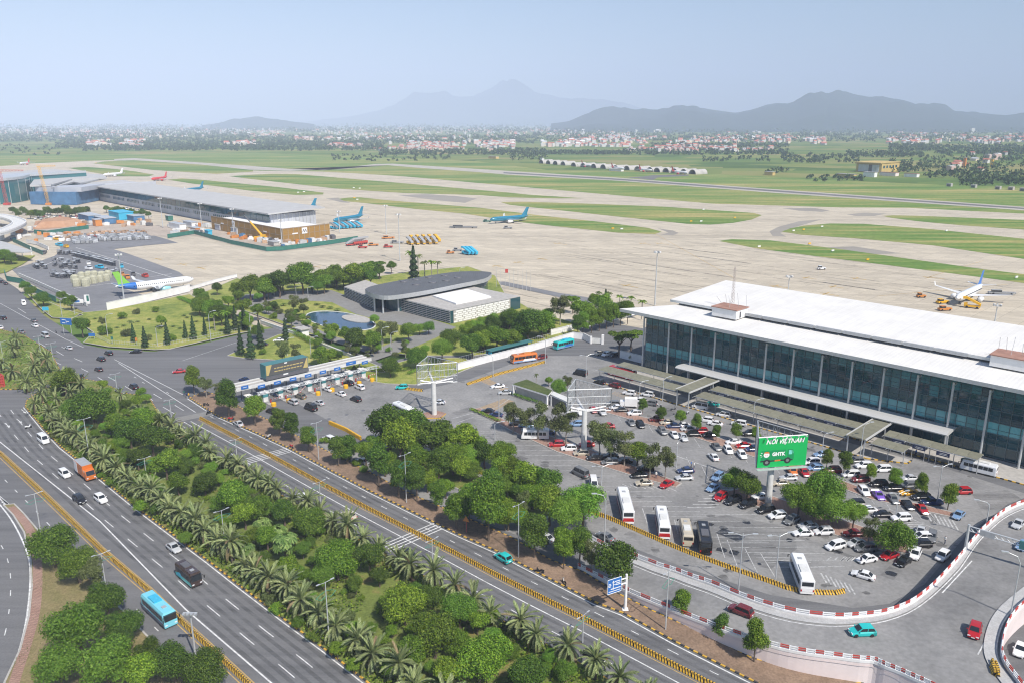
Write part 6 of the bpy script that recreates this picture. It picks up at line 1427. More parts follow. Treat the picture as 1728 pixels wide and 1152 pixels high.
TC = {'bush': 'shrub', 'cycad': 'shrub', 'fan': 'palm tree', 'royal': 'palm tree'}
TN = {'oval': 'roadside_tree', 'umbrella': 'spreading_tree', 'shade': 'spreading_tree', 'bright': 'light_green_tree', 'olive': 'thin_crowned_tree', 'bush': 'garden_shrub', 'cycad': 'cycad', 'fan': 'fan_palm', 'royal': 'royal_palm', 'cone': 'conifer_tree'}
def tree(kd, px, py, r, zone, sz=None, base_h=0.14):
    "tree whose crown centre and crown radius show at that place and size in the photograph"
    mats, zc, vs_ = TREE[kd]; Rm = 3.0
    r *= {'round': 1.12, 'low': 1.12, 'oval': 1.15, 'bright': 1.15, 'olive': 1.15, 'umbrella': 1.15, 'shade': 1.12, 'bush': 1.1, 'cone': 1.15, 'fan': 1.15}.get(kd, 1.0)
    for _ in range(3):
        g_ = G(px, py, Rm * zc + base_h); Rm = r * depth(g_) / F
    g_ = G(px, py, Rm * zc + base_h)
    root = thing(TN.get(kd, 'broadleaf_tree'), '', TC.get(kd, 'tree'), (g_.x, g_.y, base_h), RN.uniform(0, 6.28)); root['_b'] = TL[kd]; root['_z'] = zone
    cr_, tk = RN.choice(vs_); zs = RN.uniform(.9, 1.12)
    c_ = ob('crown', cr_, root, (0, 0, 0), 0, (Rm, Rm, Rm * zs)); setmat(c_, M[RN.choice(mats)]); ob('trunk', tk, root, (0, 0, 0), 0, (Rm, Rm, Rm * zs))
    TREES.append(root); return root
# date palms, every frond a part
FR = []
for dr in (0.3, .7, 1.15, 1.6):
    q = MB(); Lf = 3.3; pts = []
    p = Vector((0, 0, 0)); el = 0.55 - dr * .25
    for k in range(13):
        pts.append(p.copy()); p = p + Vector((cos(el), 0, sin(el))) * (Lf / 12); el -= dr * .115
    q.tube(pts[::2] + [pts[-1]], [.05, .045, .04, .03, .025, .02, .012, .01][:len(pts[::2]) + 1], 3)
    for k in range(1, 13):
        for h_ in (0, .25, .5, .75):
            pp = pts[k] + (pts[k - 1] - pts[k]) * h_; dd = (pts[k] - pts[k - 1]).normalized(); ll = .62 * sin(pi * (k + 1.5 - h_) / 15.5) ** .7
            for sg in (-1, 1):
                tip = pp + dd * ll * .75 + Vector((0, sg * ll * .52, .2 * ll)); w = dd * .05
                q.quad(pp - w, pp + w, tip + w * .3, tip - w * .3)
    FR.append(q.mesh('frond', M['lf_palm']))
PT = []
for h_ in (2.6, 3.2, 3.8):
    q = MB(); q.tube([(0, 0, -.1), (.05, 0, h_ * .5), (0, 0, h_)], [.34, .28, .3], 8)
    for k in range(8): q.lathe([(.3, 0), (.37, .12), (.3, .2)], 8, 0, 'z', (.03, 0, .2 + k * h_ / 8.6))
    PT.append((h_, q.mesh('trunk', M['bark'])))
def date_palm(p, zone, sc=1.0, n=46):
    sc *= .98
    h_, tk = RN.choice(PT); root = thing('date_palm', '', 'palm tree', (p[0], p[1], .14), RN.uniform(0, 6.28), None, sc)
    root['_b'] = 'arching grey-green date palm'; root['_z'] = zone
    ob('trunk', tk, root)
    for k in range(n):
        f = k / n; a = 2.399 * k + RN.uniform(-.2, .2); tilt = radians(74) * (1 - f) - radians(42) * f + RN.uniform(-.12, .12)
        o = ob('frond', FR[min(3, int(f * 3.2 + RN.random()))], root, (0, 0, h_ - .05), Euler((RN.uniform(-.25, .25), -tilt + radians(24), a)), RN.uniform(.82, 1.08))
        if RN.random() < (.3 if f > .85 else .03): setmat(o, M['lf_deadpalm'])
    root.rotation_euler = (RN.uniform(-.09, .09), RN.uniform(-.09, .09), RN.uniform(0, 6.28)); root.scale.z *= RN.uniform(.85, 1.15)
    TREES.append(root)
cl_ = dens(offset(kl, 2.5), 1.0)
acc = 0
for i, p in enumerate(cl_):
    s_ = P(p.x, p.y, 3)
    if i % 5 == 0 and 30 < s_[0] < 770 and 690 < s_[1] < 1205: date_palm((p.x + RN.uniform(-.5, .5), p.y + RN.uniform(-.5, .5)), 'in the row along the left highway kerb', RN.uniform(.92, 1.12) * (1 if s_[1] > 820 else .95))
cl_ = dens(offset(nr, -2.2), 1.0)
for i, p in enumerate(cl_):
    s_ = P(p.x, p.y, 3)
    if i % 5 == 2 and 150 < s_[0] < 1120 and 640 < s_[1] < 1190: date_palm((p.x + RN.uniform(-.7, .7), p.y + RN.uniform(-.7, .7)), 'in the row along the right-hand road', RN.uniform(.8, 1.08))
for x, y in ((23, 590), (21, 624), (57, 618), (81, 613), (62, 600), (26, 574), (73, 646), (105, 650), (138, 655), (3, 612), (44, 645)):
    date_palm(tuple(G(x, y, 3.2).xy), 'on the far median by the u-turn', RN.uniform(1.1, 1.25), 30)
for x, y in ((204, 668), (168, 665), (128, 690), (96, 672), (70, 668), (58, 682), (75, 655), (88, 690), (120, 660), (236, 690)): date_palm(tuple(G(x, y, 3.2).xy), 'inside the upper end of the planted strip', .9, 24)
Z = 'in the planted strip between the roads'
for kd, x, y, r in (('low', 156, 681, 34), ('round', 108, 643, 21), ('round', 198, 712, 20), ('bright', 122, 690, 20), ('low', 219, 730, 26), ('round', 255, 735, 27), ('round', 243, 704, 20), ('round', 278, 776, 26), ('low', 312, 786, 17), ('round', 300, 812, 18), ('low', 345, 814, 22), ('round', 392, 833, 26), ('low', 430, 856, 24),
        ('round', 412, 868, 20), ('bright', 370, 850, 15), ('low', 523, 884, 26), ('round', 479, 858, 22), ('low', 568, 944, 36), ('round', 623, 936, 25), ('round', 486, 955, 19), ('bright', 545, 972, 20), ('low', 682, 1018, 38), ('low', 725, 1010, 24), ('bright', 775, 1026, 30), ('low', 733, 1073, 40), ('round', 698, 1094, 28), ('low', 809, 1117, 42), ('round', 838, 1098, 32),
        ('low', 892, 1140, 34), ('bright', 955, 1133, 18), ('round', 806, 1047, 19), ('bright', 180, 690, 16), ('round', 232, 770, 18), ('bright', 205, 745, 14), ('round', 268, 705, 15), ('low', 330, 760, 14), ('round', 450, 905, 20), ('round', 600, 985, 14), ('round', 425, 905, 16), ('bright', 510, 925, 15), ('round', 640, 970, 16), ('low', 770, 1085, 22), ('round', 755, 1130, 26), ('round', 660, 1125, 18)):
    tree(kd, x, y, r, Z)
for x, y, r in ((442, 882, 17), (481, 910, 23), (470, 898, 16), (418, 925, 13)): tree('fan', x, y, r, Z)
for x, y, r in ((232, 748, 6), (288, 800, 8), (300, 806, 7), (581, 998, 8), (594, 1003, 8), (608, 1009, 8), (335, 850, 8), (362, 868, 9), (350, 838, 7)): tree('bush', x, y, r, 'clipped on the lawn of the planted strip')
taken = [(o.location.x, o.location.y) for o in TREES]; nf = 0
for _ in range(4000):
    x, y = RN.uniform(70, 1000), RN.uniform(655, 1170); p = G(x, y)
    if not inside((p.x, p.y), STRIP_W) or min((p.x - a) ** 2 + (p.y - b2) ** 2 for a, b2 in taken) < 2.4 ** 2: continue
    if any((x - a) ** 2 + (2 * (y - b2)) ** 2 < 34 ** 2 for a, b2 in ((580, 1005), (610, 1030), (300, 810), (350, 845), (500, 940), (245, 755), (630, 1000))): continue
    taken.append((p.x, p.y)); nf += 1
    tree(RN.choice(('bush', 'bush', 'round', 'low', 'bright', 'bush')), x, y - 6, RN.uniform(9, 13) * (y / 900) ** .8, 'filling the planted strip between the roads')
    if nf > 200: break
Z = 'on the brick-edged island at the lower left'
for kd, x, y, r in (('shade', 88, 920, 38), ('shade', 130, 952, 32), ('olive', 155, 968, 22), ('shade', 180, 1010, 32), ('shade', 208, 1052, 32), ('bright', 132, 1066, 44), ('bright', 178, 1122, 42), ('bright', 100, 1128, 38), ('shade', 292, 1118, 36), ('shade', 345, 1134, 36), ('shade', 250, 1098, 24), ('shade', 195, 1092, 30), ('round', 240, 1135, 30)):
    tree(kd, x, y, r, Z)
Z = 'in the verge row between road and car park'
for kd, x, y, r in (('oval', 325, 637, 13), ('olive', 346, 648, 12), ('olive', 367, 655, 11), ('oval', 383, 668, 18), ('oval', 429, 683, 17), ('oval', 469, 707, 14), ('oval', 491, 717, 14), ('oval', 520, 734, 14), ('oval', 569, 755, 15), ('oval', 637, 780, 20), ('oval', 672, 804, 18), ('oval', 702, 806, 20), ('oval', 736, 830, 16), ('oval', 770, 850, 21), ('oval', 824, 855, 29),
        ('low', 857, 868, 26), ('oval', 902, 893, 24), ('oval', 952, 920, 20), ('olive', 1000, 930, 20), ('round', 1041, 950, 34), ('oval', 1150, 1014, 16), ('oval', 1217, 1050, 15), ('oval', 1276, 1076, 21), ('oval', 795, 835, 16)):
    tree(kd, x, y, r, Z)
Z = 'in the big grove between frontage road and car park'
for kd, x, y, r in (('round', 652, 718, 36), ('round', 692, 710, 34), ('round', 676, 742, 32), ('round', 728, 735, 34), ('round', 705, 765, 24), ('round', 781, 738, 30), ('round', 764, 768, 25), ('round', 800, 750, 22), ('round', 818, 762, 21), ('low', 847, 768, 26), ('round', 886, 804, 28), ('round', 920, 810, 25), ('low', 862, 800, 26), ('bright', 985, 845, 36), ('bright', 955, 868, 28), ('round', 928, 850, 28), ('low', 898, 835, 24), ('olive', 880, 850, 18), ('umbrella', 640, 745, 22)):
    tree(kd, x, y, r, Z, None, .14)
gi_ = px2w([(640, 752), (700, 758), (800, 800), (880, 835), (930, 870), (900, 880), (830, 850), (740, 810), (670, 780)]); cen = sum(gi_, Vector()) / len(gi_)
for k in range(15):
    i = RN.randrange(len(gi_)); p = gi_[i] + (gi_[(i + 1) % len(gi_)] - gi_[i]) * RN.random(); p = p + (cen - p) * RN.uniform(.05, .6); q_ = P(p.x, p.y, 5.0)
    tree(RN.choice(('round', 'low', 'oval', 'round', 'bright', 'oval')), q_[0], q_[1], RN.uniform(14, 21), Z)
for k in range(13):
    f = k / 12 + RN.uniform(-.02, .02); x = 590 + 390 * f; y = 752 + 165 * f; tree(RN.choice(('oval', 'oval', 'round', 'low')), x, y, RN.uniform(14, 21), 'on the car park side of the verge')
for x, y, r in ((548, 742, 9), (590, 768, 10), (602, 778, 10), (615, 790, 9), (580, 772, 7)): tree('bush', x, y, r, 'in the hedge beside the frontage road')
Z = 'in the car park tree islands'
for kd, x, y, r in (('olive', 866, 693, 20), ('olive', 888, 702, 18), ('olive', 908, 705, 20), ('olive', 938, 706, 22), ('olive', 956, 716, 18), ('olive', 1012, 735, 20), ('olive', 1032, 742, 21), ('olive', 1055, 748, 20), ('round', 1076, 759, 20), ('olive', 1098, 772, 19), ('olive', 1124, 776, 17), ('low', 1240, 812, 22), ('low', 1262, 822, 24), ('bright', 1350, 838, 27), ('bright', 1390, 830, 33), ('bright', 1402, 862, 28), ('bright', 1442, 868, 22),
        ('olive', 1468, 890, 17), ('shade', 1512, 905, 33), ('round', 1372, 858, 22), ('olive', 1004, 722, 12)):
    tree(kd, x, y, r, Z)
Z = 'in the row on the brick divider of the car park'
for x, y, r in ((1085, 682, 8), (1116, 694, 9), (1149, 700, 9), (1176, 711, 9), (1209, 727, 8), (1243, 726, 9), (1276, 730, 8), (1397, 772, 10), (1426, 777, 12), (1471, 794, 10), (1512, 805, 11), (1556, 816, 11), (1603, 833, 13)): tree('oval', x, y, r, Z)
Z = 'in the belt along the apron behind the complex garden'
for kd, x, y, r in (('round', 421, 481, 20), ('round', 445, 484, 17), ('round', 470, 475, 20), ('round', 509, 467, 22), ('round', 546, 466, 15), ('round', 567, 459, 16), ('round', 592, 460, 22), ('round', 614, 460, 16), ('umbrella', 634, 446, 14), ('round', 660, 449, 9), ('round', 400, 488, 14), ('bright', 535, 482, 12), ('round', 625, 468, 12), ('round', 640, 458, 10)): tree(kd, x, y, r, Z)
Z = 'in the garden round the oval pond'
for kd, x, y, r in (('round', 410, 516, 14), ('round', 434, 524, 12), ('round', 561, 556, 13), ('round', 582, 564, 13), ('round', 600, 572, 18), ('round', 629, 575, 16), ('olive', 645, 555, 14), ('olive', 660, 556, 12), ('bright', 689, 559, 15), ('bright', 708, 553, 10), ('bright', 723, 551, 11), ('low', 658, 619, 17), ('low', 704, 603, 18), ('bright', 746, 590, 18), ('low', 762, 571, 19), ('round', 796, 580, 18), ('low', 790, 556, 16), ('round', 418, 545, 10), ('olive', 495, 510, 11), ('olive', 512, 514, 11),
        ('bright', 448, 492, 9), ('bright', 436, 500, 8), ('bright', 465, 488, 8), ('round', 540, 596, 15), ('round', 556, 602, 12), ('olive', 475, 592, 14), ('olive', 500, 588, 12), ('round', 545, 612, 10), ('bright', 632, 540, 8), ('round', 570, 600, 10)): tree(kd, x, y, r, Z)
Z = 'in the grove beside the striped glass hall'
for kd, x, y, r in (('low', 891, 545, 28), ('low', 915, 548, 22), ('round', 839, 565, 20), ('round', 866, 570, 15), ('round', 816, 574, 15), ('round', 806, 556, 14), ('round', 828, 545, 12), ('low', 860, 540, 18), ('olive', 946, 514, 18), ('umbrella', 967, 505, 14), ('round', 982, 520, 20), ('round', 1016, 515, 18), ('round', 1004, 505, 12), ('bush', 768, 532, 9), ('bush', 782, 528, 8), ('bush', 800, 526, 8), ('bush', 818, 522, 8), ('bush', 834, 520, 8), ('bush', 866, 510, 9), ('bush', 850, 516, 7)): tree(kd, x, y, r, Z)
for _ in range(16):
    x = RN.uniform(322, 440); tree(RN.choice(('round', 'low', 'round', 'bush')), x, 505 + (x - 322) * .38 + RN.uniform(-8, 12), RN.uniform(8, 12), 'between the yellow lawn and the complex drive')
for _ in range(26):
    x = RN.uniform(440, 560); tree(RN.choice(('round', 'bush', 'bush', 'olive', 'bright')), x, 500 + (x - 440) * .45 + RN.uniform(-4, 26), RN.uniform(5, 8.5), 'on the left side of the pond garden')
for _ in range(34):
    x = RN.uniform(795, 930); y = 590 - (x - 795) * .12 + RN.uniform(-46, -8); tree(RN.choice(('round', 'low', 'round', 'bright', 'bush')), x, y, RN.uniform(8, 15), 'filling the grove beside the glass hall')
for _ in range(26):
    x = RN.uniform(398, 650); y = 486 - (x - 398) * .1 + RN.uniform(-8, 8); tree(RN.choice(('round', 'low', 'round', 'bright')), x, y, RN.uniform(9, 15), 'filling the belt along the apron')
for _ in range(30):
    x = RN.uniform(530, 720); y = 545 + (x - 530) * .12 + RN.uniform(14, 44) - abs(x - 640) * .05; tree(RN.choice(('round', 'bush', 'bush', 'olive', 'bright')), x, min(y, 598), RN.uniform(5, 9), 'in the lower pond garden')
Z = 'in the row beside the palm road'
for x, y in ((975, 552), (984, 549), (999, 544), (1012, 541), (1024, 538), (1036, 535), (1048, 532), (1060, 529)): tree('oval', x, y - 6, 11, Z)
tree('umbrella', 1046, 569, 20, 'beside the left end of the glass terminal'); tree('umbrella', 1066, 562, 18, 'beside the left end of the glass terminal')
for x, y, r in ((1011, 492, 7), (1028, 496, 7), (1046, 503, 7), (1065, 501, 8), (1084, 505, 9)): tree('royal', x, y, r, 'in the line beyond the palm road')
for x, y, r in ((692, 430, 9), (705, 432, 9), (716, 441, 8), (728, 444, 8), (738, 440, 8)): tree('royal', x, y, r, 'behind the slate-roofed hall')
tree('cone', 698, 451, 11, 'behind the slate-roofed hall'); tree('cone', 1022, 505, 7, 'beyond the palm road')
Z = 'on the yellow lawn by the junction'
for x, y, r in ((243, 567, 7), (224, 560, 6), (281, 562, 7), (312, 557, 5), (325, 553, 7), (345, 552, 5), (383, 545, 7), (396, 538, 7), (411, 536, 7)): tree('cone', x, y, r, Z)
for kd, x, y, r in (('bush', 177, 557, 12), ('bush', 211, 562, 11), ('bush', 204, 533, 9), ('bush', 229, 526, 7), ('bush', 264, 522, 8), ('round', 272, 541, 9), ('round', 138, 551, 13), ('olive', 172, 541, 7), ('bush', 288, 570, 9), ('bush', 250, 570, 7), ('royal', 380, 530, 9), ('royal', 360, 528, 8), ('royal', 222, 543, 6)): tree(kd, x, y, r, Z)
for x, y in ((218, 541), (208, 548), (252, 537), (197, 551), (292, 549), (304, 552), (331, 541), (315, 534), (146, 540), (232, 541), (310, 531), (353, 533), (160, 536), (270, 552)): tree('cycad', x, y, 4, Z)
Z = 'on the triangular lawn before the toll gate'
for x, y, r in ((405, 578, 8), (422, 580, 9), (438, 566, 8), (481, 555, 7), (412, 540, 6)): tree('cone', x, y, r, Z)
tree('bush', 442, 594, 7, Z)
Z = 'round the oval pond'
for x, y in ((478, 512), (468, 523), (485, 530), (500, 534), (535, 511), (544, 515), (557, 517), (569, 521), (553, 549), (534, 545), (456, 518), (517, 540), (650, 545), (670, 570), (652, 574), (640, 566), (666, 548)): tree('cycad', x, y, 6, Z)
Z = 'along the hedge behind the garden'
for kd, x, y, r in (('round', 336, 495, 10), ('round', 366, 486, 9), ('round', 385, 507, 10), ('low', 336, 518, 14), ('low', 355, 520, 14), ('round', 402, 500, 10), ('bright', 345, 500, 8)): tree(kd, x, y, r, Z)
Z = 'on the roadside lawn at the upper left'
for kd, x, y, r in (('bright', 42, 483, 9), ('bright', 52, 492, 10), ('low', 72, 504, 13), ('bright', 104, 499, 9), ('round', 118, 507, 12), ('low', 6, 432, 12), ('low', 18, 436, 10)): tree(kd, x, y, r, Z, None, .1)
Z = 'in the parking ground before the netted terminal'
for k in range(22): tree('low', 20 + k * 6.0 + RN.uniform(-2, 2), 358 + RN.uniform(-4, 4), RN.uniform(5, 8), Z, None, 0)
for k in range(9): tree('round', 178 + k * 9 + RN.uniform(-2, 2), 352 + k * 1.2 + RN.uniform(-2, 2), RN.uniform(5, 7), Z, None, 0)
tree('bright', 942, 655, 14, 'beside the grass-roofed pavilion'); tree('royal', 905, 632, 5, 'beside the grass-roofed pavilion'); tree('round', 926, 642, 7, 'beside the grass-roofed pavilion'); tree('olive', 958, 645, 9, 'beside the grass-roofed pavilion')
tree('bush', 1068, 602, 7, 'by the shaded garage wall')
# hedges
def hedge(label, pts, w, h, m='lf_mid', z0=.14):
    q = MB(); l = dens(px2w(pts), .5)
    for p in l:
        for _ in range(int(26 * w)):
            d = rdir(-.2); c = Vector((p.x + d.x * w / 2 + RN.uniform(-.25, .25), p.y + d.y * w / 2 + RN.uniform(-.25, .25), z0 + h * (.5 + .5 * d.z)))
            leaf(q, c, d + Vector((0, 0, .3)), .16 * RN.uniform(.7, 1.3))
    o = ob('hedge', q.mesh('hedge', M[m])); tag(o, label, 'hedge')
hedge('clipped bright hedge above the toll gate on the complex drive', [(500, 566), (512, 573), (530, 582)], 2.4, 1.8, 'lf_bright')
hedge('clipped green hedge below the pond garden corner', [(545, 610), (570, 618), (640, 628), (690, 625)], 2.0, 1.3)
hedge('clipped green hedge in front of the corner lawn fence', [(690, 632), (700, 628), (730, 618)], 1.6, 1.2)
hedge('clipped bright hedge at the end of the tall white wall', [(302, 505), (315, 510), (328, 516)], 2.4, 1.6, 'lf_bright')
hedge('low green hedge at the left edge of the car park', [(795, 692), (815, 700), (842, 712)], 1.2, .8)
hedge('clipped green hedge in front of the pavilion wall', [(866, 667), (880, 672), (905, 680)], 1.2, 1.0, 'lf_bright')
for k, (a, b2) in enumerate((((1222, 680), (1236, 684)), ((1274, 693), (1294, 700)), ((1330, 708), (1354, 716)))): hedge('low green planter hedge under the kerb canopy, %s from the left' % ('first', 'second', 'third')[k], [a, b2], 1.0, .7, 'lf_mid', .15)
# ground cover along the highway kerb and in the strip
q = MB(); l = dens(offset(kl, 1.1), .35)
for p in l:
    if P(p.x, p.y, 0)[1] > 1195: continue
    for _ in range(7):
        c = Vector((p.x + RN.uniform(-.9, 1.3), p.y + RN.uniform(-.9, 1.3), .2 + RN.random() ** 2 * .9)); leaf(q, c, rdir(-.1) + Vector((0, 0, .5)), RN.uniform(.14, .3))
l = dens(offset(kl, 3.2), .35) + dens(offset(nr, -2.0), .35)
for p in l:
    s_ = P(p.x, p.y, 0)
    if s_[1] > 1195 or not inside((p.x, p.y), STRIP_W): continue
    for _ in range(7): leaf(q, Vector((p.x + RN.uniform(-1.8, 1.8), p.y + RN.uniform(-1.8, 1.8), .2 + RN.random() ** 1.5 * 1.5)), rdir(-.1) + Vector((0, 0, .5)), RN.uniform(.14, .3))
for _ in range(26000):
    x, y = RN.uniform(60, 1000), RN.uniform(645, 1190)
    p = G(x, y)
    if inside((p.x, p.y), STRIP_W) and (sin(p.x * .35) + sin(p.y * .27 + 1) + sin((p.x + p.y) * .13)) > .1:
        for _ in range(2): leaf(q, Vector((p.x + RN.uniform(-.3, .3), p.y + RN.uniform(-.3, .3), .15 + RN.random() * .8)), rdir(0) + Vector((0, 0, .6)), RN.uniform(.14, .32))
struct('ground_cover', q, M['lf_mid'], 'stuff')
q = MB()
for _ in range(2600):
    x, y = RN.uniform(-80, 100), RN.uniform(560, 655); p = G(x, y)
    if inside((x, y), ISL2): leaf(q, Vector((p.x, p.y, .15 + RN.random() * .9)), rdir(0) + Vector((0, 0, .6)), RN.uniform(.2, .4))
struct('median_ground_cover', q, M['lf_bright'], 'stuff')
q = MB()
for _ in range(26000):
    x, y = RN.uniform(-20, 380), RN.uniform(900, 1190); p = G(x, y)
    if inside((x, y), LEFT_ISL) and sin(p.x * .8) + sin(p.y * .6) + RN.uniform(-1, 1) > .6: leaf(q, Vector((p.x, p.y, .15 + RN.random() * .12)), rdir(.2), RN.uniform(.05, .1))
struct('grass_tufts', q, M['lf_olive'], 'stuff')
# ---------------------------------------------------------------- striped barrier blocks
q = MB(); q.loft([[(x, -.36, 0), (x, -.31, .18), (x, -.17, .4), (x, -.12, .78), (x, .12, .78), (x, .17, .4), (x, .31, .18), (x, .36, 0)] for x in (-.98, .98)]); BLK = q.mesh('barrier_block', M['yb'])
def blocks(line, label, grp, gap=2.06, skip=()):
    l = dens(line, .05); acc = 0.0; k = 0; last = l[0]
    pts = [l[0]]
    for a, b2 in zip(l, l[1:]):
        acc += (b2 - a).length
        if acc >= gap: pts.append(b2); acc = 0
    for i, (a, b2) in enumerate(zip(pts, pts[1:])):
        if i in skip: continue
        c = (a + b2) / 2; s_ = P(c.x, c.y, 0)
        if s_[1] > 1165 or s_[0] < -12 or s_[0] > 1740: continue
        tag(ob('barrier_block', BLK, None, (c.x, c.y, 0.0), atan2((b2 - a).y, (b2 - a).x) + RN.uniform(-.012, .012)), label, 'barrier', grp)
blocks(bl, 'yellow and black striped concrete block in the long median line of the left highway', 'median blocks of the left highway')
blocks(br, 'yellow and black striped concrete block in the long median line of the right-hand road', 'median blocks of the right-hand road')
blocks(px2w(smooth([(700, 770), (770, 785), (860, 815), (940, 845), (1020, 872), (1090, 902), (1150, 928), (1230, 958), (1302, 983), (1318, 990), (1350, 998), (1385, 1001), (1415, 1001), (1438, 993)], 4)), 'yellow and black striped concrete block between frontage road and coach bays', 'blocks along the coach bays')
blocks(px2w([(672, 655), (740, 663), (770, 655), (840, 632), (922, 611)]), 'yellow striped concrete block in the median of the bus road by the billboard frame', 'blocks of the bus road median', 2.06, (4, 5, 6, 7, 8, 9, 10, 11))
q = MB(); q.box((0, 0, .5), (1.9, .5, 1.0), 0, 0).box((0, 0, 1.04), (1.7, .35, .1), 0, 0); WB = q.mesh('water_barrier', M['yellow'])
l = dens(px2w([(556, 715), (584, 727), (609, 742)]), 2.0)
for a, b2 in zip(l, l[1:]): tag(ob('water_barrier', WB, None, (a + b2) / 2, atan2((b2 - a).y, (b2 - a).x)), 'plain yellow plastic barrier in the line behind the frontage road trees', 'barrier', 'yellow plastic barriers')
# stack of blocks on the ramp corner and small barriers
for k in range(4):
    a, an = at_dir(1676, 1124 + k * 4, 3, 9, zr(1676)); tag(ob('barrier_block', BLK, None, (a.x + .5 * (k % 2), a.y, zr(1676) + .02), an), 'yellow and black block in the small heap on the ramp bend', 'barrier', 'block heap on the ramp bend')
# ---------------------------------------------------------------- lamps, masts
def lamp(base, top, label, style='single', arm=(1, 0), bz=0.0, zone=''):
    a = G(base[0], base[1], bz); h = height_to(a, top) - bz; h = max(5.0, min(h, 34)); r = thing('street_lamp' if style != 'mast' else 'floodlight_mast', label, 'street lamp' if style != 'mast' else 'floodlight', a); r['_b'] = label; r['_z'] = zone
    rb = .13 if style != 'mast' else .38
    if style == 'single':
        d = Vector((arm[0], arm[1], 0)); d.normalize()
        q = MB(); q.tube([(0, 0, 0), (0, 0, h * .86), tuple(d * .5 + Vector((0, 0, h * .96))), tuple(d * 1.9 + Vector((0, 0, h)))], [rb, .09, .07, .05], 7); part('pole', q, M['galv'], r)
        q = MB(); c = d * 2.3 + Vector((0, 0, h + .02)); q.box(tuple(c), (1.0, .34, .16), atan2(d.y, d.x)); part('lamp_head', q, M['galv'], r)
    elif style == 'double':
        q = MB(); q.tube([(0, 0, 0), (0, 0, h)], [rb, .07], 7); part('pole', q, M['galv'], r)
        for sg in (-1, 1):
            d = Vector((arm[0], arm[1], 0)).normalized() * sg; q = MB(); q.tube([(0, 0, h - .5), tuple(d * 1.0 + Vector((0, 0, h - .15))), tuple(d * 1.7 + Vector((0, 0, h)))], .05, 5); part('arm', q, M['galv'], r)
            q = MB(); q.box(tuple(d * 2.1 + Vector((0, 0, h))), (.9, .32, .15), atan2(d.y, d.x)); part('lamp_head', q, M['galv'], r)
    elif style == 'green':
        q = MB(); q.tube([(0, 0, 0), (0, 0, h)], [rb, .07], 7); part('pole', q, M['galv'], r)
        for sg in (-1, 1):
            d = Vector((arm[0], arm[1], 0)).normalized() * sg; q = MB()
            q.tube([(0, 0, h * .78), tuple(d * .9 + Vector((0, 0, h * .74))), tuple(d * 1.8 + Vector((0, 0, h * .8)))], .04, 5); q.tube([(0, 0, h * .86), tuple(d * .9 + Vector((0, 0, h * .84))), tuple(d * 1.8 + Vector((0, 0, h * .8)))], .035, 5); part('green_scroll', q, M['teal_steel'], r)
            q = MB(); q.bar((0, 0, h - .1), tuple(d * 1.2 + Vector((0, 0, h))), .035); q.box(tuple(d * 1.3 + Vector((0, 0, h + .03))), (.6, .22, .1), atan2(d.y, d.x)); part('lamp_head', q, M['galv'], r)
    elif style == 'flood':
        q = MB(); q.tube([(0, 0, 0), (0, 0, h)], [.17, .1], 8); part('pole', q, M['galv'], r)
        q = MB(); q.box((0, 0, h), (2.2, .14, .12)); part('crossbar', q, M['galv'], r)
        for x in (-.9, -.3, .3, .9): q = MB(); q.box((x, -.25, h - .12), (.42, .5, .28)); part('flood_lamp', q, M['steel'], r)
    else:
        q = MB(); q.tube([(0, 0, 0), (0, 0, h)], [rb, .16], 8); part('pole', q, M['galv'], r)
        q = MB(); q.lathe([(.2, 0), (1.2, .1), (1.2, .2), (.2, .3)], 10, 0, 'z', (0, 0, h - 1.0)); part('head_ring', q, M['steel'], r)
        for k in range(6): a_ = 2 * pi * k / 6; q = MB(); q.box((1.3 * cos(a_), 1.3 * sin(a_), h - .5), (.7, .5, .7), a_); part('flood_lamp', q, M['steel'] if k % 2 else M['plate'], r)
    TREES.append(r)
    return r
gl_ = 'grey street lamp with green scroll arms'
for b_, t_ in (((178, 985), 933), ((68, 893), 832)): lamp(b_, t_, gl_, 'green', (.7, .7), 0, 'left of the highway median')
for b_, t_ in (((379, 914), 860), ((248, 810), 772), ((152, 778), 706), ((556, 1086), 981), ((7, 615), 577)): lamp(b_, t_, gl_, 'green', (.7, .7), .14, 'among the palms along the left highway kerb')
for b_, t_ in (((541, 849), 812), ((730, 950), 915), ((983, 1083), 1040), ((400, 772), 743), ((289, 702), 677), ((198, 661), 630), ((68, 592), 567), ((90, 609), 579)): lamp(b_, t_, gl_, 'green', (.68, .73), .14, 'on the near side of the right-hand road')
for b_, t_ in (((875, 939), 850), ((1123, 1061), 963), ((686, 847), 766), ((538, 775), 712)): lamp(b_, t_, gl_, 'green', (.68, .73), .14, 'in the verge of the right-hand road')
sl = 'slim grey street lamp'
for b_, t_, st, ar in (((1020, 913), 832, 'single', (-1, 0)), ((1246, 996), 899, 'double', (-1, .1)), ((1308, 984), 900, 'double', (1, .3)), ((1141, 788), 741, 'single', (1, 1)), ((1118, 676), 636, 'single', (1, .4)), ((1271, 713), 673, 'single', (1, .3)), ((1451, 773), 713, 'single', (1, .3)), ((1511, 875), 829, 'double', (1, .3)), ((1581, 849), 784, 'double', (1, .3)),
        ((989, 637), 598, 'double', (1, .4)), ((920, 613), 568, 'single', (-1, .2)), ((832, 636), 598, 'single', (-1, .2)), ((842, 709), 654, 'double', (1, .2)), ((1079, 669), 650, 'single', (1, .3)), ((1387, 766), 730, 'single', (1, .3)), ((835, 742), 730, 'single', (1, .3)), ((1015, 818), 794, 'double', (1, .3))):
    lamp(b_, t_, sl, st, ar, 0, 'in the car park')
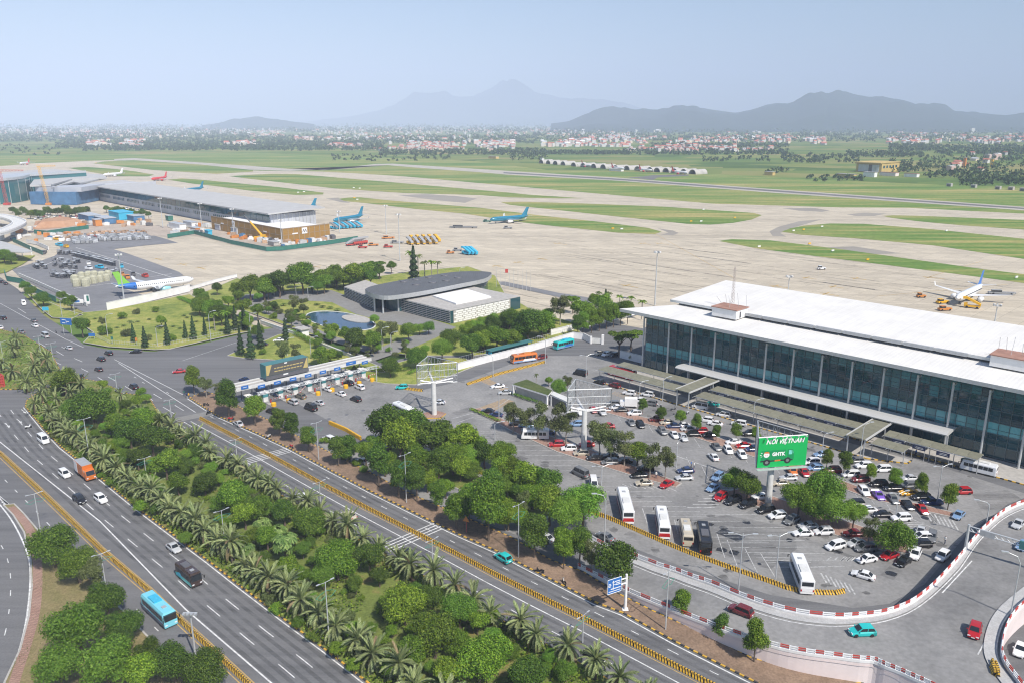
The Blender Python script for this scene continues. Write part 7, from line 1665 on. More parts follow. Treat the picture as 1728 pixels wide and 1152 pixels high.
for b_, t_ in (((645, 590), 552), ((660, 596), 560), ((500, 500), 484), ((463, 500), 484), ((440, 498), 482), ((520, 502), 484), ((485, 600), 570), ((525, 605), 568), ((776, 470), 452), ((182, 568), 530), ((266, 583), 550), ((356, 575), 525), ((423, 560), 528), ((105, 535), 503), ((126, 530), 515)): lamp(b_, t_, sl, 'single', (1, .2), .1, 'in the garden and lawn area')
for b_, t_, lb in (((1105, 515), 424, 'tall floodlight mast on the apron left of the white terminal roof'), ((210, 510), 428, 'tall floodlight mast beside the white jet with lime fin'), ((675, 440), 361, 'tall floodlight mast on the apron above the slate-roofed hall'), ((573, 392), 356, 'tall floodlight mast beside the gold hoarding and cyan trucks'), ((652, 395), 346, 'tall floodlight mast on the open apron left of the yellow trucks'),
        ((275, 384), 334, 'floodlight mast before the left part of the far terminal'), ((341, 388), 343, 'floodlight mast before the middle of the far terminal'), ((395, 398), 352, 'floodlight mast at the gold hoarding'), ((1328, 512), 465, 'floodlight mast standing behind the white terminal roof'), ((1676, 560), 513, 'floodlight mast behind the roof right of the white jet'), ((476, 415), 370, 'pale mast at the front corner of the gold hoarding')):
    lamp(b_, t_, lb, 'mast')
lamp((330, 1108), 1033, 'floodlight pole with a bar of four lamps at the lower left', 'flood')
lamp((1704, 1045), 935, 'tall slim lamp on the rail of the ramp bend', 'single', (-1, .4), 3.6); lamp((1664, 885), 860, 'short curved lamp on the inner rail of the ramp', 'single', (-1, .4), 3.6)

# ---------------------------------------------------------------- big triangular billboard frames
def tri_frame(name, label, pole, z0, z1_, corners, poster=None, base_r=.75):
    b_ = G(*pole); r = thing(name, label, 'billboard', b_)
    q = MB(); q.tube([(0, 0, 0), (0, 0, z0 + .6)], [base_r, base_r * .85], 14); part('pole', q, M['pale_conc'], r)
    W = [G(x, y, z1_) - b_ for x, y in corners]
    q = MB(); c = sum(W, Vector()) / 3
    for w in W:
        q.bar((0, 0, z0 + .4), (w.x * .8, w.y * .8, z0 + 1.2), .22); q.bar((0, 0, z0 + .2), (w.x * .8, w.y * .8, z0 + .3), .18)
    part('bracket', q, M['white'], r)
    fs = []
    for i in range(3):
        a, b2 = W[i], W[(i + 1) % 3]; q = MB(); n = 9; m_ = 3
        for k in range(n + 1): p = a + (b2 - a) * (k / n); q.bar((p.x, p.y, z0), (p.x, p.y, z1_), .055 if k % n else .13)
        for k in range(m_ + 1): zz = z0 + (z1_ - z0) * k / m_; q.bar((a.x, a.y, zz), (b2.x, b2.y, zz), .05 if k % m_ else .12)
        for k in range(0, n, 3): p0_ = a + (b2 - a) * (k / n); p1_ = a + (b2 - a) * ((k + 3) / n); q.bar((p0_.x, p0_.y, z0), (p1_.x, p1_.y, z1_), .035)
        part('frame', q, M['galv'] if i != 1 else M['steel'], r)
    return r, W, b_
fr1, W1, b1 = tri_frame('billboard_frame', 'empty triangular billboard frame on a thick pole beside the bus road', (733, 700), 9.3, 15.0, ((703, 616), (771.5, 611), (722.5, 600)))
fr2, W2, b2_ = tri_frame('billboard_frame', 'empty triangular billboard frame on a thick pole beside the pavilion', (985, 757), 10.0, 15.8, ((958, 657.5), (1032, 655), (971.5, 639)))
fr3, W3, b3 = tri_frame('green_billboard', 'triangular billboard with bright green delivery poster on a thick pole in the car park', (1296, 848), 9.0, 15.8, ((1280.4, 738), (1363, 732.6), (1278.7, 708.7)))
q = MB(); q.prism([(3.4 * cos(2 * pi * k / 5 + .3), 3.4 * sin(2 * pi * k / 5 + .3)) for k in range(5)], 0, .3, 1, 0); part('plinth', q, [M['brick_pave'], M['kerb_y']], fr1)
# poster
M['po_green'] = mat('poster_green', (0.01, 0.42, 0.1), .45, .06, .4); M['po_dark'] = mat('poster_dark_green', (0.01, 0.27, 0.09), .45, .05); M['po_white'] = mat('poster_white', (.8, .82, .8), .5, .02)
M['po_black'] = mat('poster_black', (.03, .04, .04), .5, .02); M['po_orange'] = mat('poster_orange', (.65, .17, .04), .5, .02); M['po_cyan'] = mat('poster_cyan', (.2, .62, .55), .5, .02); M['po_pink'] = mat('poster_pink', (.75, .5, .5), .5, .02)
a, b2 = W3[0], W3[1]; un = (b2 - a); un.z = 0; PL = un.length; un.normalize(); py_ = atan2(un.y, un.x); nn = Vector((un.y, -un.x, 0))
PH = 6.8
po = ob('poster', None, fr3, (a.x + nn.x * .25, a.y + nn.y * .25, 9.0), py_)
q = MB(); q.box((PL / 2, 0, PH / 2), (PL, .12, PH)); bd = part('poster_board', q, M['po_green'], fr3, (a.x + nn.x * .25, a.y + nn.y * .25, 9.0), py_)
bpy.data.objects.remove(po)
def flat(name, shapes, m, y):
    q = MB()
    for s_ in shapes: q.add([(x * PL, y, z_ * PH) for x, z_ in s_], [tuple(range(len(s_)))])
    return part(name, q, M[m], bd)
ell = lambda cx, cz, rx, rz_, n=18, a0=0, a1=2 * pi: [(cx + rx * cos(a0 + (a1 - a0) * k / n), cz + rz_ * sin(a0 + (a1 - a0) * k / n)) for k in range(n)]
flat('truck_print', [[(.07, .2), (.57, .2), (.57, .57), (.07, .57)], [(.6, .22), (.74, .22), (.74, .42), (.71, .57), (.6, .57)]], 'po_dark', -.075)
flat('window_print', [[(.63, .4), (.7, .4), (.68, .54), (.63, .54)], [(.71, .43), (.725, .43), (.71, .53), (.7, .53)]], 'po_cyan', -.085)
flat('chassis_print', [[(.06, .19), (.72, .19), (.72, .235), (.06, .235)], ell(.19, .17, .075, .11), ell(.615, .2, .07, .105)], 'po_black', -.09)
flat('wheel_print', [ell(.19, .17, .035, .05), ell(.615, .2, .035, .05)], 'rim', -.1)
flat('tank_print', [[(.35, .19), (.47, .2), (.47, .245), (.35, .24)]], 'po_orange', -.1)
flat('logo_disc', [ell(.175, .42, .06, .085)], 'po_white', -.085); flat('logo_band', [ell(.175, .455, .065, .075, 14, .2, pi - .2)], 'po_orange', -.095); flat('logo_mark', [[(.15, .39), (.165, .39), (.165, .44), (.15, .44)], [(.18, .39), (.2, .39), (.2, .44), (.18, .44)]], 'po_pink', -.1)
flat('speed_marks', [[(.06, .49), (.09, .48), (.09, .495), (.06, .51)], [(.04, .42), (.075, .42), (.075, .44), (.04, .44)], [(.06, .36), (.09, .375), (.09, .39), (.06, .375)]], 'po_white', -.09)
def text(s, x, z_, size, parent, m, y=-.1, shear=.25, off=.02):
    cu = bpy.data.curves.new('lettering', 'FONT'); cu.body = s; cu.size = size; cu.shear = shear; cu.extrude = .01; cu.offset = off; cu.align_x = 'CENTER'
    o = bpy.data.objects.new('lettering_tmp', cu); COL.objects.link(o); dg = bpy.context.evaluated_depsgraph_get(); me = bpy.data.meshes.new_from_object(o.evaluated_get(dg)); bpy.data.objects.remove(o)
    me.materials.clear(); me.materials.append(m); o = ob('lettering', me, parent, (x, y, z_), (pi / 2, 0, 0)); return o
text('NỐI VIỆTNAM', PL * .53, PH * .79, 1.35, bd, M['po_white'], off=.05); text('GHTK', PL * .42, PH * .385, 1.05, bd, M['po_white'], shear=0, off=.06)
q = MB()
for k in range(6): q.box((PL * (.12 + k * .16), -.8, PH + .15), (.3, .5, .2)); q.bar((PL * (.12 + k * .16), 0, PH), (PL * (.12 + k * .16), -.8, PH + .15), .03)
part('poster_light', q, M['steel'], bd); q = MB(); q.box((PL / 2, -.5, -.25), (PL + .4, 1.0, .12)); part('walkway', q, M['galv'], bd)
# ---------------------------------------------------------------- road signs
b_ = G(1055, 1028); r = thing('direction_sign', 'white overhead post with blue direction sign over the right-hand road', 'road sign', b_)
h = height_to(b_, 968); u0 = G(1024.5, 990, h - 1.3) - b_; u0.z = 0; u = u0.normalized(); L_ = u0.length
q = MB(); q.tube([(0, 0, 0), (0, 0, h)], [.26, .2], 10); q.box((0, 0, .08), (1.0, 1.0, .16)); part('post', q, M['white'], r)
q = MB(); q.bar((0, 0, h - .7), (u.x * L_, u.y * L_, h - .7), .13); q.bar((0, 0, h - 1.6), (u.x * L_, u.y * L_, h - 1.6), .13); part('arm', q, M['white'], r)
yw = atan2(-u.y, -u.x)
nn = Vector((-sin(yw), cos(yw), 0)); nn = nn if nn.y < 0 else -nn
c = u * (L_ * .66) + nn * .2; bw = L_ * .7; bh = 2.7
q = MB(); q.box((0, 0, 0), (bw, .08, bh)); s_ = part('sign_board', q, M['blue_sign'], r, (c.x, c.y, h - 1.25), atan2(-nn.x, nn.y) + pi)
q = MB(); sg = -.055
for x, z_, w, hh in ((-bw * .36, .5, .5, .12), (-bw * .36, .25, .6, .12), (-bw * .36, 0, .5, .12), (-bw * .1, 0, .12, 1.4), (bw * .2, .75, 1.1, .14), (bw * .25, .4, .9, .14), (bw * .25, .1, 1.0, .14), (bw * .08, -.5, 2.0, .16), (-bw * .02, .2, .5, .1), (0, -.95, bw * .85, .12)): q.box((x, sg, z_), (w, .02, hh))
q.add([(-bw * .1 - .25, sg - .01, .6), (-bw * .1 + .25, sg - .01, .6), (-bw * .1, sg - .01, 1.05)], [(0, 1, 2)])
part('sign_text', q, M['po_white'], s_)
q = MB()
for x0, z0, x1, z1_ in ((-bw / 2, bh / 2, bw / 2, bh / 2), (-bw / 2, -bh / 2, bw / 2, -bh / 2), (-bw / 2, -bh / 2, -bw / 2, bh / 2), (bw / 2, -bh / 2, bw / 2, bh / 2)): q.bar((x0, sg + .02, z0), (x1, sg + .02, z1_), .05)
part('sign_border', q, M['po_white'], s_)
def small_sign(px, py, lab, w, h_, z_, m, rz=0.3, marks=True, bz=0.0):
    r = thing('road_sign', lab, 'road sign', G(px, py, bz), rz); q = MB(); q.bar((-w * .35, 0, 0), (-w * .35, 0, z_), .09); q.bar((w * .35, 0, 0), (w * .35, 0, z_), .09); part('post', q, M['galv'], r)
    q = MB(); q.box((0, -.1, z_ + h_ / 2 - .3), (w, .08, h_)); part('sign_board', q, M[m], r)
    if marks:
        q = MB()
        for k in range(3): q.box((-w * .2 + (k % 2) * w * .35, -.155, z_ - .3 + h_ * (.25 + .25 * k)), (w * .28, .02, h_ * .1))
        q.box((0.02 * w, -.155, z_ - .3 + h_ * .5), (.12, .02, h_ * .6)); part('sign_text', q, M['po_white'], r)
small_sign(115, 566, 'blue overhead direction sign on the lawn corner before the junction', 5.2, 2.6, 4.6, 'blue_sign', -.25)
small_sign(78, 529, 'small blue board on posts at the roadside lawn in the upper left', 2.8, 1.6, 1.6, 'cyan', 0, False)
small_sign(156, 572, 'small blue kiosk board beside the purple sign on the corner', 2.4, 1.2, 1.4, 'blue_sign', 0, False)
r = thing('warning_sign', 'orange triangle warning sign on a white and red post in the verge', 'road sign', G(787, 897, .14), -.4)
q = MB(); q.bar((0, 0, 0), (0, 0, 3.0), .08); part('post', q, M['rw'], r); q = MB(); q.prism([(-.75, 0), (.75, 0), (0, 1.25)], 0, .06); part('sign_board', q, M['orange'], r, (0, -.05, 2.4), (pi / 2, 0, 0))
for px, py, lb in ((190, 580, 'green post box sign on the garden corner'), (231, 582, 'small orange post sign on the garden corner')):
    q = MB(); q.bar((0, 0, 0), (0, 0, 2.0), .06, 0); q.box((0, 0, 2.2), (.8, .2, 1.2), 0, 1); tag(ob('post_sign', q.mesh('post_sign', [M['galv'], M['green'] if px == 190 else M['orange']]), None, G(px, py, .14)), lb, 'sign')
# red lattice board at the left edge
q = MB(); e0, e1 = G(-14, 655), G(8, 653); d = e1 - e0
for k in range(7): p = e0 + d * k / 6; q.bar((p.x, p.y, 0), (p.x, p.y, 6.8 - k * .5), .12)
for k in range(9): q.bar((e0.x, e0.y, .7 * k + .4), (e1.x, e1.y, .5 * k + .3), .08)
q.prism([(e0.x, e0.y + .3), (e1.x, e1.y + .3), (e1.x, e1.y + .5), (e0.x, e0.y + .5)], .3, [6.5, 3.8, 3.8, 6.5])
tag(ob('red_board', q.mesh('red_board', M['rust'] if False else M['red'])), 'red slatted sloping board at the left edge by the u-turn', 'board')
# gantry over the ramp
zb = 3.6; a = rpt(1628, 930); t0_ = height_to(a, 884); r = thing('ramp_gantry', 'grey steel gantry with a sign box spanning the ramp', 'gantry', a)
e = G(1760, 925, t0_ - .5) - a; e.z = 0; u = e.normalized(); L_ = e.length; hh = t0_ - a.z
q = MB(); q.tube([(0, 0, 0), (0, 0, hh)], [.3, .22], 10); part('post', q, M['galv'], r); q = MB(); q.tube([(e.x, e.y, 0), (e.x, e.y, hh)], [.3, .22], 10); part('post', q, M['galv'], r)
q = MB(); q.bar((0, 0, hh - .3), (e.x, e.y, hh - .3), .12); q.bar((0, 0, hh - 1.2), (e.x, e.y, hh - 1.2), .12)
for k in range(12): p0_, p1_ = u * (L_ * k / 12), u * (L_ * (k + 1) / 12); q.bar((p0_.x, p0_.y, hh - .3), (p1_.x, p1_.y, hh - 1.2), .05)
part('truss', q, M['galv'], r); c = u * (L_ * .26); q = MB(); q.box((c.x, c.y - .15, hh - .8), (2.4, .4, 1.1), atan2(u.y, u.x)); part('sign_box', q, M['steel'], r)
c = u * (L_ * .85); q = MB(); q.box((c.x, c.y - .15, hh - .9), (3.6, .4, 1.5), atan2(u.y, u.x)); part('sign_panel', q, M['bb_teal'], r)
# flag poles beyond the hall
for k in range(9):
    x = 838 + k * 7.2; b_ = G(x, 486 + k * .7, -.2); q = MB(); q.tube([(0, 0, 0), (0, 0, 10.5)], [.1, .05], 6, 0)
    if k == 2: q.box((.75, 0, 9.0), (1.4, .05, 1.9), 0, 1)
    tag(ob('flag_pole', q.mesh('flag_pole', [M['galv'], M['red']]), None, b_), 'bare white flag pole in the line behind the slate-roofed hall' if k != 2 else 'flag pole flying a red flag behind the slate-roofed hall', 'flag pole', 'bare flag poles' if k != 2 else None)
# garden fence
def picket(label, pts, h=1.6, step=1.1):
    o = ob('picket_fence', None); tag(o, label, 'fence'); w = dens(px2w(pts, .14), step); q = MB()
    for p in w: q.bar((p.x, p.y, .1), (p.x, p.y, h), .035)
    part('bars', q, M['galv'], o, kind='stuff'); q = MB()
    for a, b2 in zip(w, w[1:]):
        for zz in (.45, h - .15): q.bar((a.x, a.y, zz), (b2.x, b2.y, zz), .035)
    part('rail', q, M['galv'], o)
picket('grey picket fence along the yellow lawn at the junction', [(148, 562), (185, 580), (262, 586), (338, 573), (400, 560), (425, 553)])
picket('dark railing along the top of the white wall behind the bus stop', [(775, 616), (830, 601), (900, 583), (965, 565)], 3.2)

# ---------------------------------------------------------------- cars
CARCOL = {'white': (.8, .8, .8), 'black': (.012, .012, .014), 'silver': (.5, .51, .52), 'grey': (.16, .165, .17), 'red': (.42, .015, .02), 'maroon': (.16, .018, .022), 'teal': (.02, .5, .48), 'navy': (.02, .04, .12), 'blue': (.2, .32, .5), 'beige': (.5, .44, .34), 'brown': (.06, .04, .035), 'orange': (.62, .17, .03), 'yellow': (.7, .36, .02), 'purple': (.2, .1, .48), 'olive': (.17, .16, .12), 'cyan': (.2, .6, .72)}
CP = {k: paint('car_paint_' + k, c) for k, c in CARCOL.items()}
def wheel_mesh(r, w):
    q = MB(); q.lathe([(r * .55, -w / 2), (r * .92, -w / 2), (r, -w * .3), (r, w * .3), (r * .92, w / 2), (r * .55, w / 2)], 12, 0, 'y'); q.lathe([(0, -w * .46), (r * .56, -w * .5), (r * .56, w * .5), (0, w * .46)], 10, 1, 'y'); return q.mesh('wheel', [M['black'], M['rim']])
WH = wheel_mesh(.33, .22); WHB = wheel_mesh(.48, .3)
CAR = {}
def car_mesh(key, L, W, H, belt, cb, cf, rb, rf, hood=None, tail=None):
    hw = W / 2; hood = hood or belt - .12; tail = tail or belt
    def ring(x, zt, w, zb=.22): return [(x, -w * .94, zb), (x, -w, zb + .2), (x, -w, zt - .16), (x, -w * .86, zt), (x, w * .86, zt), (x, w, zt - .16), (x, w, zb + .2), (x, w * .94, zb)]
    q = MB(); l2 = L / 2
    q.loft([ring(-l2, tail - .28, hw * .78, .36), ring(-l2 + .14, tail - .06, hw * .93, .26), ring(-l2 + .6, tail, hw), ring(cb, belt, hw), ring((cb + cf) / 2, belt, hw), ring(cf, belt - .02, hw), ring(l2 - .75, hood, hw * .98), ring(l2 - .16, hood - .16, hw * .9, .26), ring(l2, hood - .34, hw * .72, .34)])
    rw = hw * .78; bw = hw * .9
    def cr(x, z_, w): return [(x, -w, z_), (x, w, z_)]
    q.add([(cb, -bw, belt - .02), (cb, bw, belt - .02), (cf, bw, belt - .02), (cf, -bw, belt - .02), (rb, -rw, H), (rb, rw, H), (rf, rw, H), (rf, -rw, H), ((rb + rf) / 2, -rw, H + .04), ((rb + rf) / 2, rw, H + .04)],
          [(4, 8, 9, 5), (8, 7, 6, 9), (0, 4, 5, 1), (2, 6, 7, 3), (1, 5, 9, 6, 2), (3, 7, 8, 4, 0)])
    q.box((rf - .1, 0, belt - .1), (.1, .1, .1))
    for sg in (-1, 1): q.box((cf - .25, sg * (hw + .08), belt + .08), (.14, .2, .15))
    d = {'body': q.mesh('body', CP['white'])}
    def lerp(a, b2, t_): return tuple(a[i] + (b2[i] - a[i]) * t_ for i in range(3))
    def pane(a, b2, c, d_, off, i0=.08, i1=.92, j0=.1, j1=.93):
        f = lambda u, v: lerp(lerp(a, b2, u), lerp(d_, c, u), v)
        return [tuple(Vector(f(u, v)) + Vector(off)) for u, v in ((i0, j0), (i1, j0), (i1, j1), (i0, j1))]
    q = MB(); q.add(pane((cf, -bw, belt), (cf, bw, belt), (rf, rw, H), (rf, -rw, H), (.02, 0, .02)), [(0, 1, 2, 3)]); d['windscreen'] = q.mesh('windscreen', M['glass'])
    q = MB(); q.add(pane((cb, bw, belt), (cb, -bw, belt), (rb, -rw, H), (rb, rw, H), (-.02, 0, .02)), [(0, 1, 2, 3)]); d['rear_window'] = q.mesh('rear_window', M['glass'])
    for sg, nm in ((1, 'sl'), (-1, 'sr')):
        q = MB(); v = ((cb, sg * bw, belt), (cf, sg * bw, belt), (rf, sg * rw, H), (rb, sg * rw, H))
        for i0, i1 in ((.05, .47), (.51, .95)):
            pp = pane(*v, (0, sg * .025, .01), i0, i1, .1, .88); q.add(pp if sg < 0 else pp[::-1], [(0, 1, 2, 3)])
        d[nm] = q.mesh('side_window', M['glass'])
    q = MB(); q.box((0, 0, 0), (.12, .4, .16)); d['hl'] = q.mesh('headlight', M['lampglass']); q = MB(); q.box((0, 0, 0), (.1, .36, .2)); d['tl'] = q.mesh('tail_light', M['taillight'])
    q = MB(); q.box((0, 0, 0), (.05, .5, .13)); d['pl'] = q.mesh('number_plate', M['plate']); q = MB(); q.box((0, 0, .32), (L * .8, W * .86, .26)); d['un'] = q.mesh('underbody', M['black'])
    CAR[key] = (d, L, W, H, belt, hood, tail)
car_mesh('sedan', 4.6, 1.8, 1.46, .92, -1.75, 1.05, -.95, .25, .84, .94)
car_mesh('hatch', 4.0, 1.74, 1.52, .95, -1.92, 1.05, -1.5, .3, .86, .95)
car_mesh('suv', 4.6, 1.86, 1.7, 1.05, -2.2, 1.1, -1.8, .45, .98, 1.05)
car_mesh('mpv', 4.7, 1.82, 1.74, 1.0, -2.25, 1.45, -2.0, .55, .9, 1.0)
car_mesh('van', 5.4, 1.95, 2.25, 1.15, -2.65, 1.95, -2.55, 1.3, 1.05, 1.15)
car_mesh('pickup', 5.2, 1.86, 1.76, 1.02, -.55, 1.35, -.4, .7, .98, .98)
car_mesh('coupe', 4.5, 1.88, 1.28, .84, -1.6, 1.1, -.6, .2, .76, .9)
CARS = []
CN = {'sedan': 'sedan', 'hatch': 'hatchback', 'suv': 'SUV', 'mpv': 'people carrier', 'van': 'tall van', 'pickup': 'pickup truck', 'coupe': 'low sports car'}
CC = {'teal': 'turquoise', 'blue': 'pale blue', 'navy': 'dark blue', 'grey': 'dark grey', 'maroon': 'dark red', 'brown': 'dark brown', 'cyan': 'light blue', 'olive': 'olive grey'}
PROTO = {}
def car(px, py, col, kd, head, zone, z=0.0, yaw=None):
    d, L, W, H, belt, hood, tail = CAR[kd]
    zc = z + .7
    a = G(px, py, zc)
    if yaw is None:
        b_ = G(px + head[0], py + head[1], zc); yaw = atan2(b_.y - a.y, b_.x - a.x)
    yaw += RN.uniform(-.04, .04)
    nm = {'pickup': 'pickup_truck', 'van': 'van'}.get(kd, 'car')
    if (kd) not in PROTO:
        r = thing(nm, '', 'car'); o = ob('body', d['body'], r); setmat(o, CP[col])
        for k in ('windscreen', 'rear_window', 'sl', 'sr', 'un'): ob(d[k].name.split('.')[0], d[k], r)
        for sx, sy in ((.31, 1), (.31, -1), (-.3, 1), (-.3, -1)): ob('wheel', WH, r, (sx * L, sy * (W / 2 - .1), .33))
        for sy in (-1, 1):
            ob('headlight', d['hl'], r, (L / 2 - .12, sy * (W / 2 - .3), hood - .24)); ob('tail_light', d['tl'], r, (-L / 2 + .06, sy * (W / 2 - .28), tail - .24))
        ob('number_plate', d['pl'], r, (-L / 2 - .02, 0, .62)); ob('number_plate', d['pl'], r, (L / 2 + .0, 0, .45))
        PROTO[kd] = r
    else:
        r = copy_tree(PROTO[kd]); THINGS.append(r)
        for ch in r.children:
            if ch.name.split('.')[0] == 'body': setmat(ch, CP[col])
    r.name = nm
    if px < 360 and zone.startswith('on the'): r.scale = (.9, .9, .92)
    r.location = (a.x, a.y, z + .01); r.rotation_euler = (0, 0, yaw)
    r['category'] = {'pickup': 'pickup truck', 'van': 'van'}.get(kd, 'car'); r['_b'] = '%s %s' % (CC.get(col, col), CN[kd]); r['_z'] = zone; r['_p'] = (px, py); CARS.append(r)
    return r
DN = (10, 8.2); UP = (-10, -6); z_hw = 'on the left highway'
car(73, 741, 'white', 'van', DN, z_hw + ' nearest the u-turn'); car(109, 798, 'white', 'mpv', DN, z_hw + ' beside the orange truck'); car(134, 841, 'black', 'suv', DN, z_hw); car(170, 840, 'white', 'suv', DN, z_hw + ' level with the black car'); car(293, 922, 'silver', 'sedan', DN, z_hw + ' behind the brown coach')
z_r = 'on the right-hand road'
for x, y, c, k in ((510, 836, 'white', 'sedan'), (589, 867, 'beige', 'sedan'), (687, 931, 'black', 'sedan'), (849, 939, 'teal', 'hatch'), (1003, 1103, 'black', 'sedan')): car(x, y, c, k, UP, z_r)
z_j = 'on the wide junction road at the left'
for x, y, c, k in ((9, 478, 'black', 'sedan'), (2, 475, 'black', 'sedan'), (5, 536, 'black', 'suv'), (0, 552, 'white', 'sedan'), (57, 540, 'grey', 'sedan'), (59, 549, 'white', 'sedan'), (36, 559, 'grey', 'sedan'), (76, 566, 'silver', 'van'), (116, 586, 'silver', 'sedan'), (183, 595, 'black', 'suv'), (170, 605, 'black', 'suv'), (166, 622, 'brown', 'hatch'), (134, 634, 'black', 'sedan'), (225, 651, 'black', 'suv'), (203, 659, 'grey', 'pickup')):
    car(x, y, c, k, (-10, -4.5), z_j)
car(40, 512, 'white', 'van', (6, 8), z_j); car(229, 592, 'black', 'sedan', (-10, .5), z_j); car(302, 625, 'red', 'sedan', (-10, 1), z_j)
car(402, 713, 'silver', 'sedan', UP, 'parked at the kerb below the toll gate'); car(412, 639, 'navy', 'sedan', (-8, -2), 'beyond the toll gate roof'); car(443, 580, 'black', 'sedan', (-10, -.5), 'on the road before the guard house'); car(470, 573, 'white', 'sedan', (-10, .5), 'on the road before the guard house')
z_t = 'at the toll lanes'
for x, y, c, k in ((588, 645, 'black', 'suv'), (607, 652, 'white', 'suv'), (553, 655, 'white', 'sedan'), (575, 663, 'white', 'sedan'), (600, 672, 'black', 'suv'), (491, 658, 'white', 'suv'), (469, 665, 'navy', 'hatch'), (507, 667, 'olive', 'suv'), (494, 677, 'silver', 'mpv'), (538, 678, 'silver', 'sedan'), (524, 687, 'black', 'van'), (458, 692, 'black', 'hatch')): car(x, y, c, k, (-10, -4), z_t)
z_b = 'on the bus road by the billboard frame'
car(678, 652, 'teal', 'hatch', (-10, .3), z_b); car(840, 650, 'white', 'coupe', (-10, .8), z_b); car(740, 677, 'white', 'sedan', (-10, -.6), z_b)
car(852, 661, 'silver', 'sedan', (-10, .2), 'beside the grass-roofed pavilion'); car(823, 692, 'black', 'sedan', (-10, -1), 'at the upper left corner of the car park'); car(837, 698, 'navy', 'sedan', (-10, -1), 'at the upper left corner of the car park')
car(914, 602, 'maroon', 'suv', (-10, 2), 'behind the orange bus'); car(1011, 595, 'beige', 'sedan', (-10, 3), 'in the shade by the palm road gate'); car(1023, 597, 'white', 'hatch', (-10, 3), 'in the shade by the palm road gate'); car(1036, 598, 'black', 'suv', (-10, 3), 'in the shade by the palm road gate')
car(979, 629, 'black', 'van', (-10, -2), 'in the bus lane by the canopy end'); car(1012, 643, 'black', 'sedan', (-10, -3), 'in the lane beside the kerb canopy'); car(1037, 649, 'maroon', 'suv', (-10, -3), 'in the lane beside the kerb canopy')
z_k = 'in the lane along the kerb canopy'
for x, y, c, k in ((1062, 662, 'white', 'suv'), (1093, 664, 'white', 'mpv'), (1080, 675, 'white', 'suv'), (1098, 679, 'grey', 'suv'), (1221, 698, 'white', 'mpv'), (1247, 713, 'white', 'mpv'), (1192, 707, 'white', 'suv'), (1207, 713, 'white', 'sedan'), (1203, 680, 'teal', 'hatch')): car(x, y, c, k, (-10, -1.6), z_k)
car(1182, 685, 'white', 'van', (-10, -1.8), z_k)
L_ = (-10, 0.2); U_ = (-8, -7.5); D_ = (7, 8)
z_p = 'in the upper car park'
for x, y, c, k, h_ in ((1040, 686, 'white', 'sedan', L_), (1048, 690, 'black', 'sedan', L_), (1071, 696, 'white', 'suv', L_), (1034, 680, 'grey', 'suv', L_), (1001, 690, 'red', 'sedan', D_), (1016, 694, 'silver', 'hatch', D_), (979, 694, 'white', 'hatch', D_), (973, 714, 'blue', 'hatch', L_), (1025, 717, 'red', 'sedan', L_), (1065, 711, 'grey', 'sedan', D_), (1081, 715, 'black', 'hatch', D_), (1108, 706, 'maroon', 'suv', L_), (1126, 711, 'beige', 'sedan', L_), (1118, 726, 'grey', 'suv', D_), (1137, 717, 'navy', 'sedan', L_), (1152, 716, 'white', 'sedan', L_), (1138, 732, 'white', 'sedan', D_), (1153, 737, 'silver', 'hatch', D_), (1161, 722, 'silver', 'sedan', L_), (1182, 726, 'red', 'suv', L_), (1195, 732, 'black', 'sedan', L_), (1209, 752, 'grey', 'sedan', D_), (1229, 758, 'white', 'hatch', D_), (1204, 769, 'white', 'sedan', U_), (1238, 744, 'white', 'sedan', L_), (1255, 750, 'red', 'sedan', L_), (1271, 756, 'navy', 'hatch', L_), (1252, 766, 'white', 'hatch', D_), (1265, 730, 'black', 'suv', L_), (1168, 731, 'black', 'hatch', L_)):
    car(x, y, c, k, h_, z_p)
z_p = 'under the lower car park trees'
for x, y, c, k, h_ in ((939, 748, 'red', 'suv', L_), (960, 755, 'white', 'suv', L_), (981, 763, 'beige', 'hatch', L_), (1004, 771, 'black', 'suv', L_), (1029, 778, 'grey', 'mpv', L_), (979, 797, 'grey', 'van', (-9, -4)), (1079, 800, 'black', 'sedan', L_), (1087, 813, 'beige', 'sedan', L_), (1125, 815, 'red', 'sedan', (-9, 4)), (990, 748, 'red', 'sedan', L_), (1030, 767, 'black', 'sedan', L_), (1053, 776, 'black', 'sedan', L_), (1089, 789, 'black', 'suv', L_), (1157, 792, 'navy', 'sedan', L_), (1155, 804, 'silver', 'sedan', L_), (888, 716, 'blue', 'sedan', L_), (872, 713, 'black', 'suv', L_), (925, 728, 'navy', 'sedan', L_), (1002, 816, 'white', 'van', (2, 9)),
        (1203, 821, 'blue', 'sedan', (-8, 5)), (1211, 803, 'blue', 'suv', (-8, 5)), (1216, 836, 'red', 'hatch', (-7, 5)), (1237, 843, 'black', 'mpv', (-9, 3)), (1262, 849, 'black', 'mpv', (-9, 3)), (1284, 836, 'white', 'sedan', L_), (1292, 858, 'black', 'suv', (-9, 2)), (1312, 868, 'white', 'hatch', (-9, 1)), (1336, 876, 'grey', 'hatch', (-8, 4)), (1355, 897, 'white', 'sedan', L_), (1390, 895, 'white', 'hatch', L_), (1364, 885, 'silver', 'sedan', L_), (1410, 919, 'white', 'mpv', (-9, 2)), (1445, 914, 'silver', 'sedan', (-9, 1.5)), (1461, 923, 'grey', 'mpv', (-9, .6)), (1440, 898, 'maroon', 'sedan', L_), (1501, 935, 'red', 'sedan', (-9, 3)), (1463, 941, 'white', 'sedan', (-9, 2)), (1525, 945, 'black', 'sedan', (-7, 5)), (1545, 933, 'white', 'hatch', (-3, 8)), (1457, 968, 'white', 'sedan', (-9, -2.5)), (1591, 936, 'white', 'hatch', (-7, 6))):
    car(x, y, c, k, h_, z_p)
z_p = 'in the right car park'
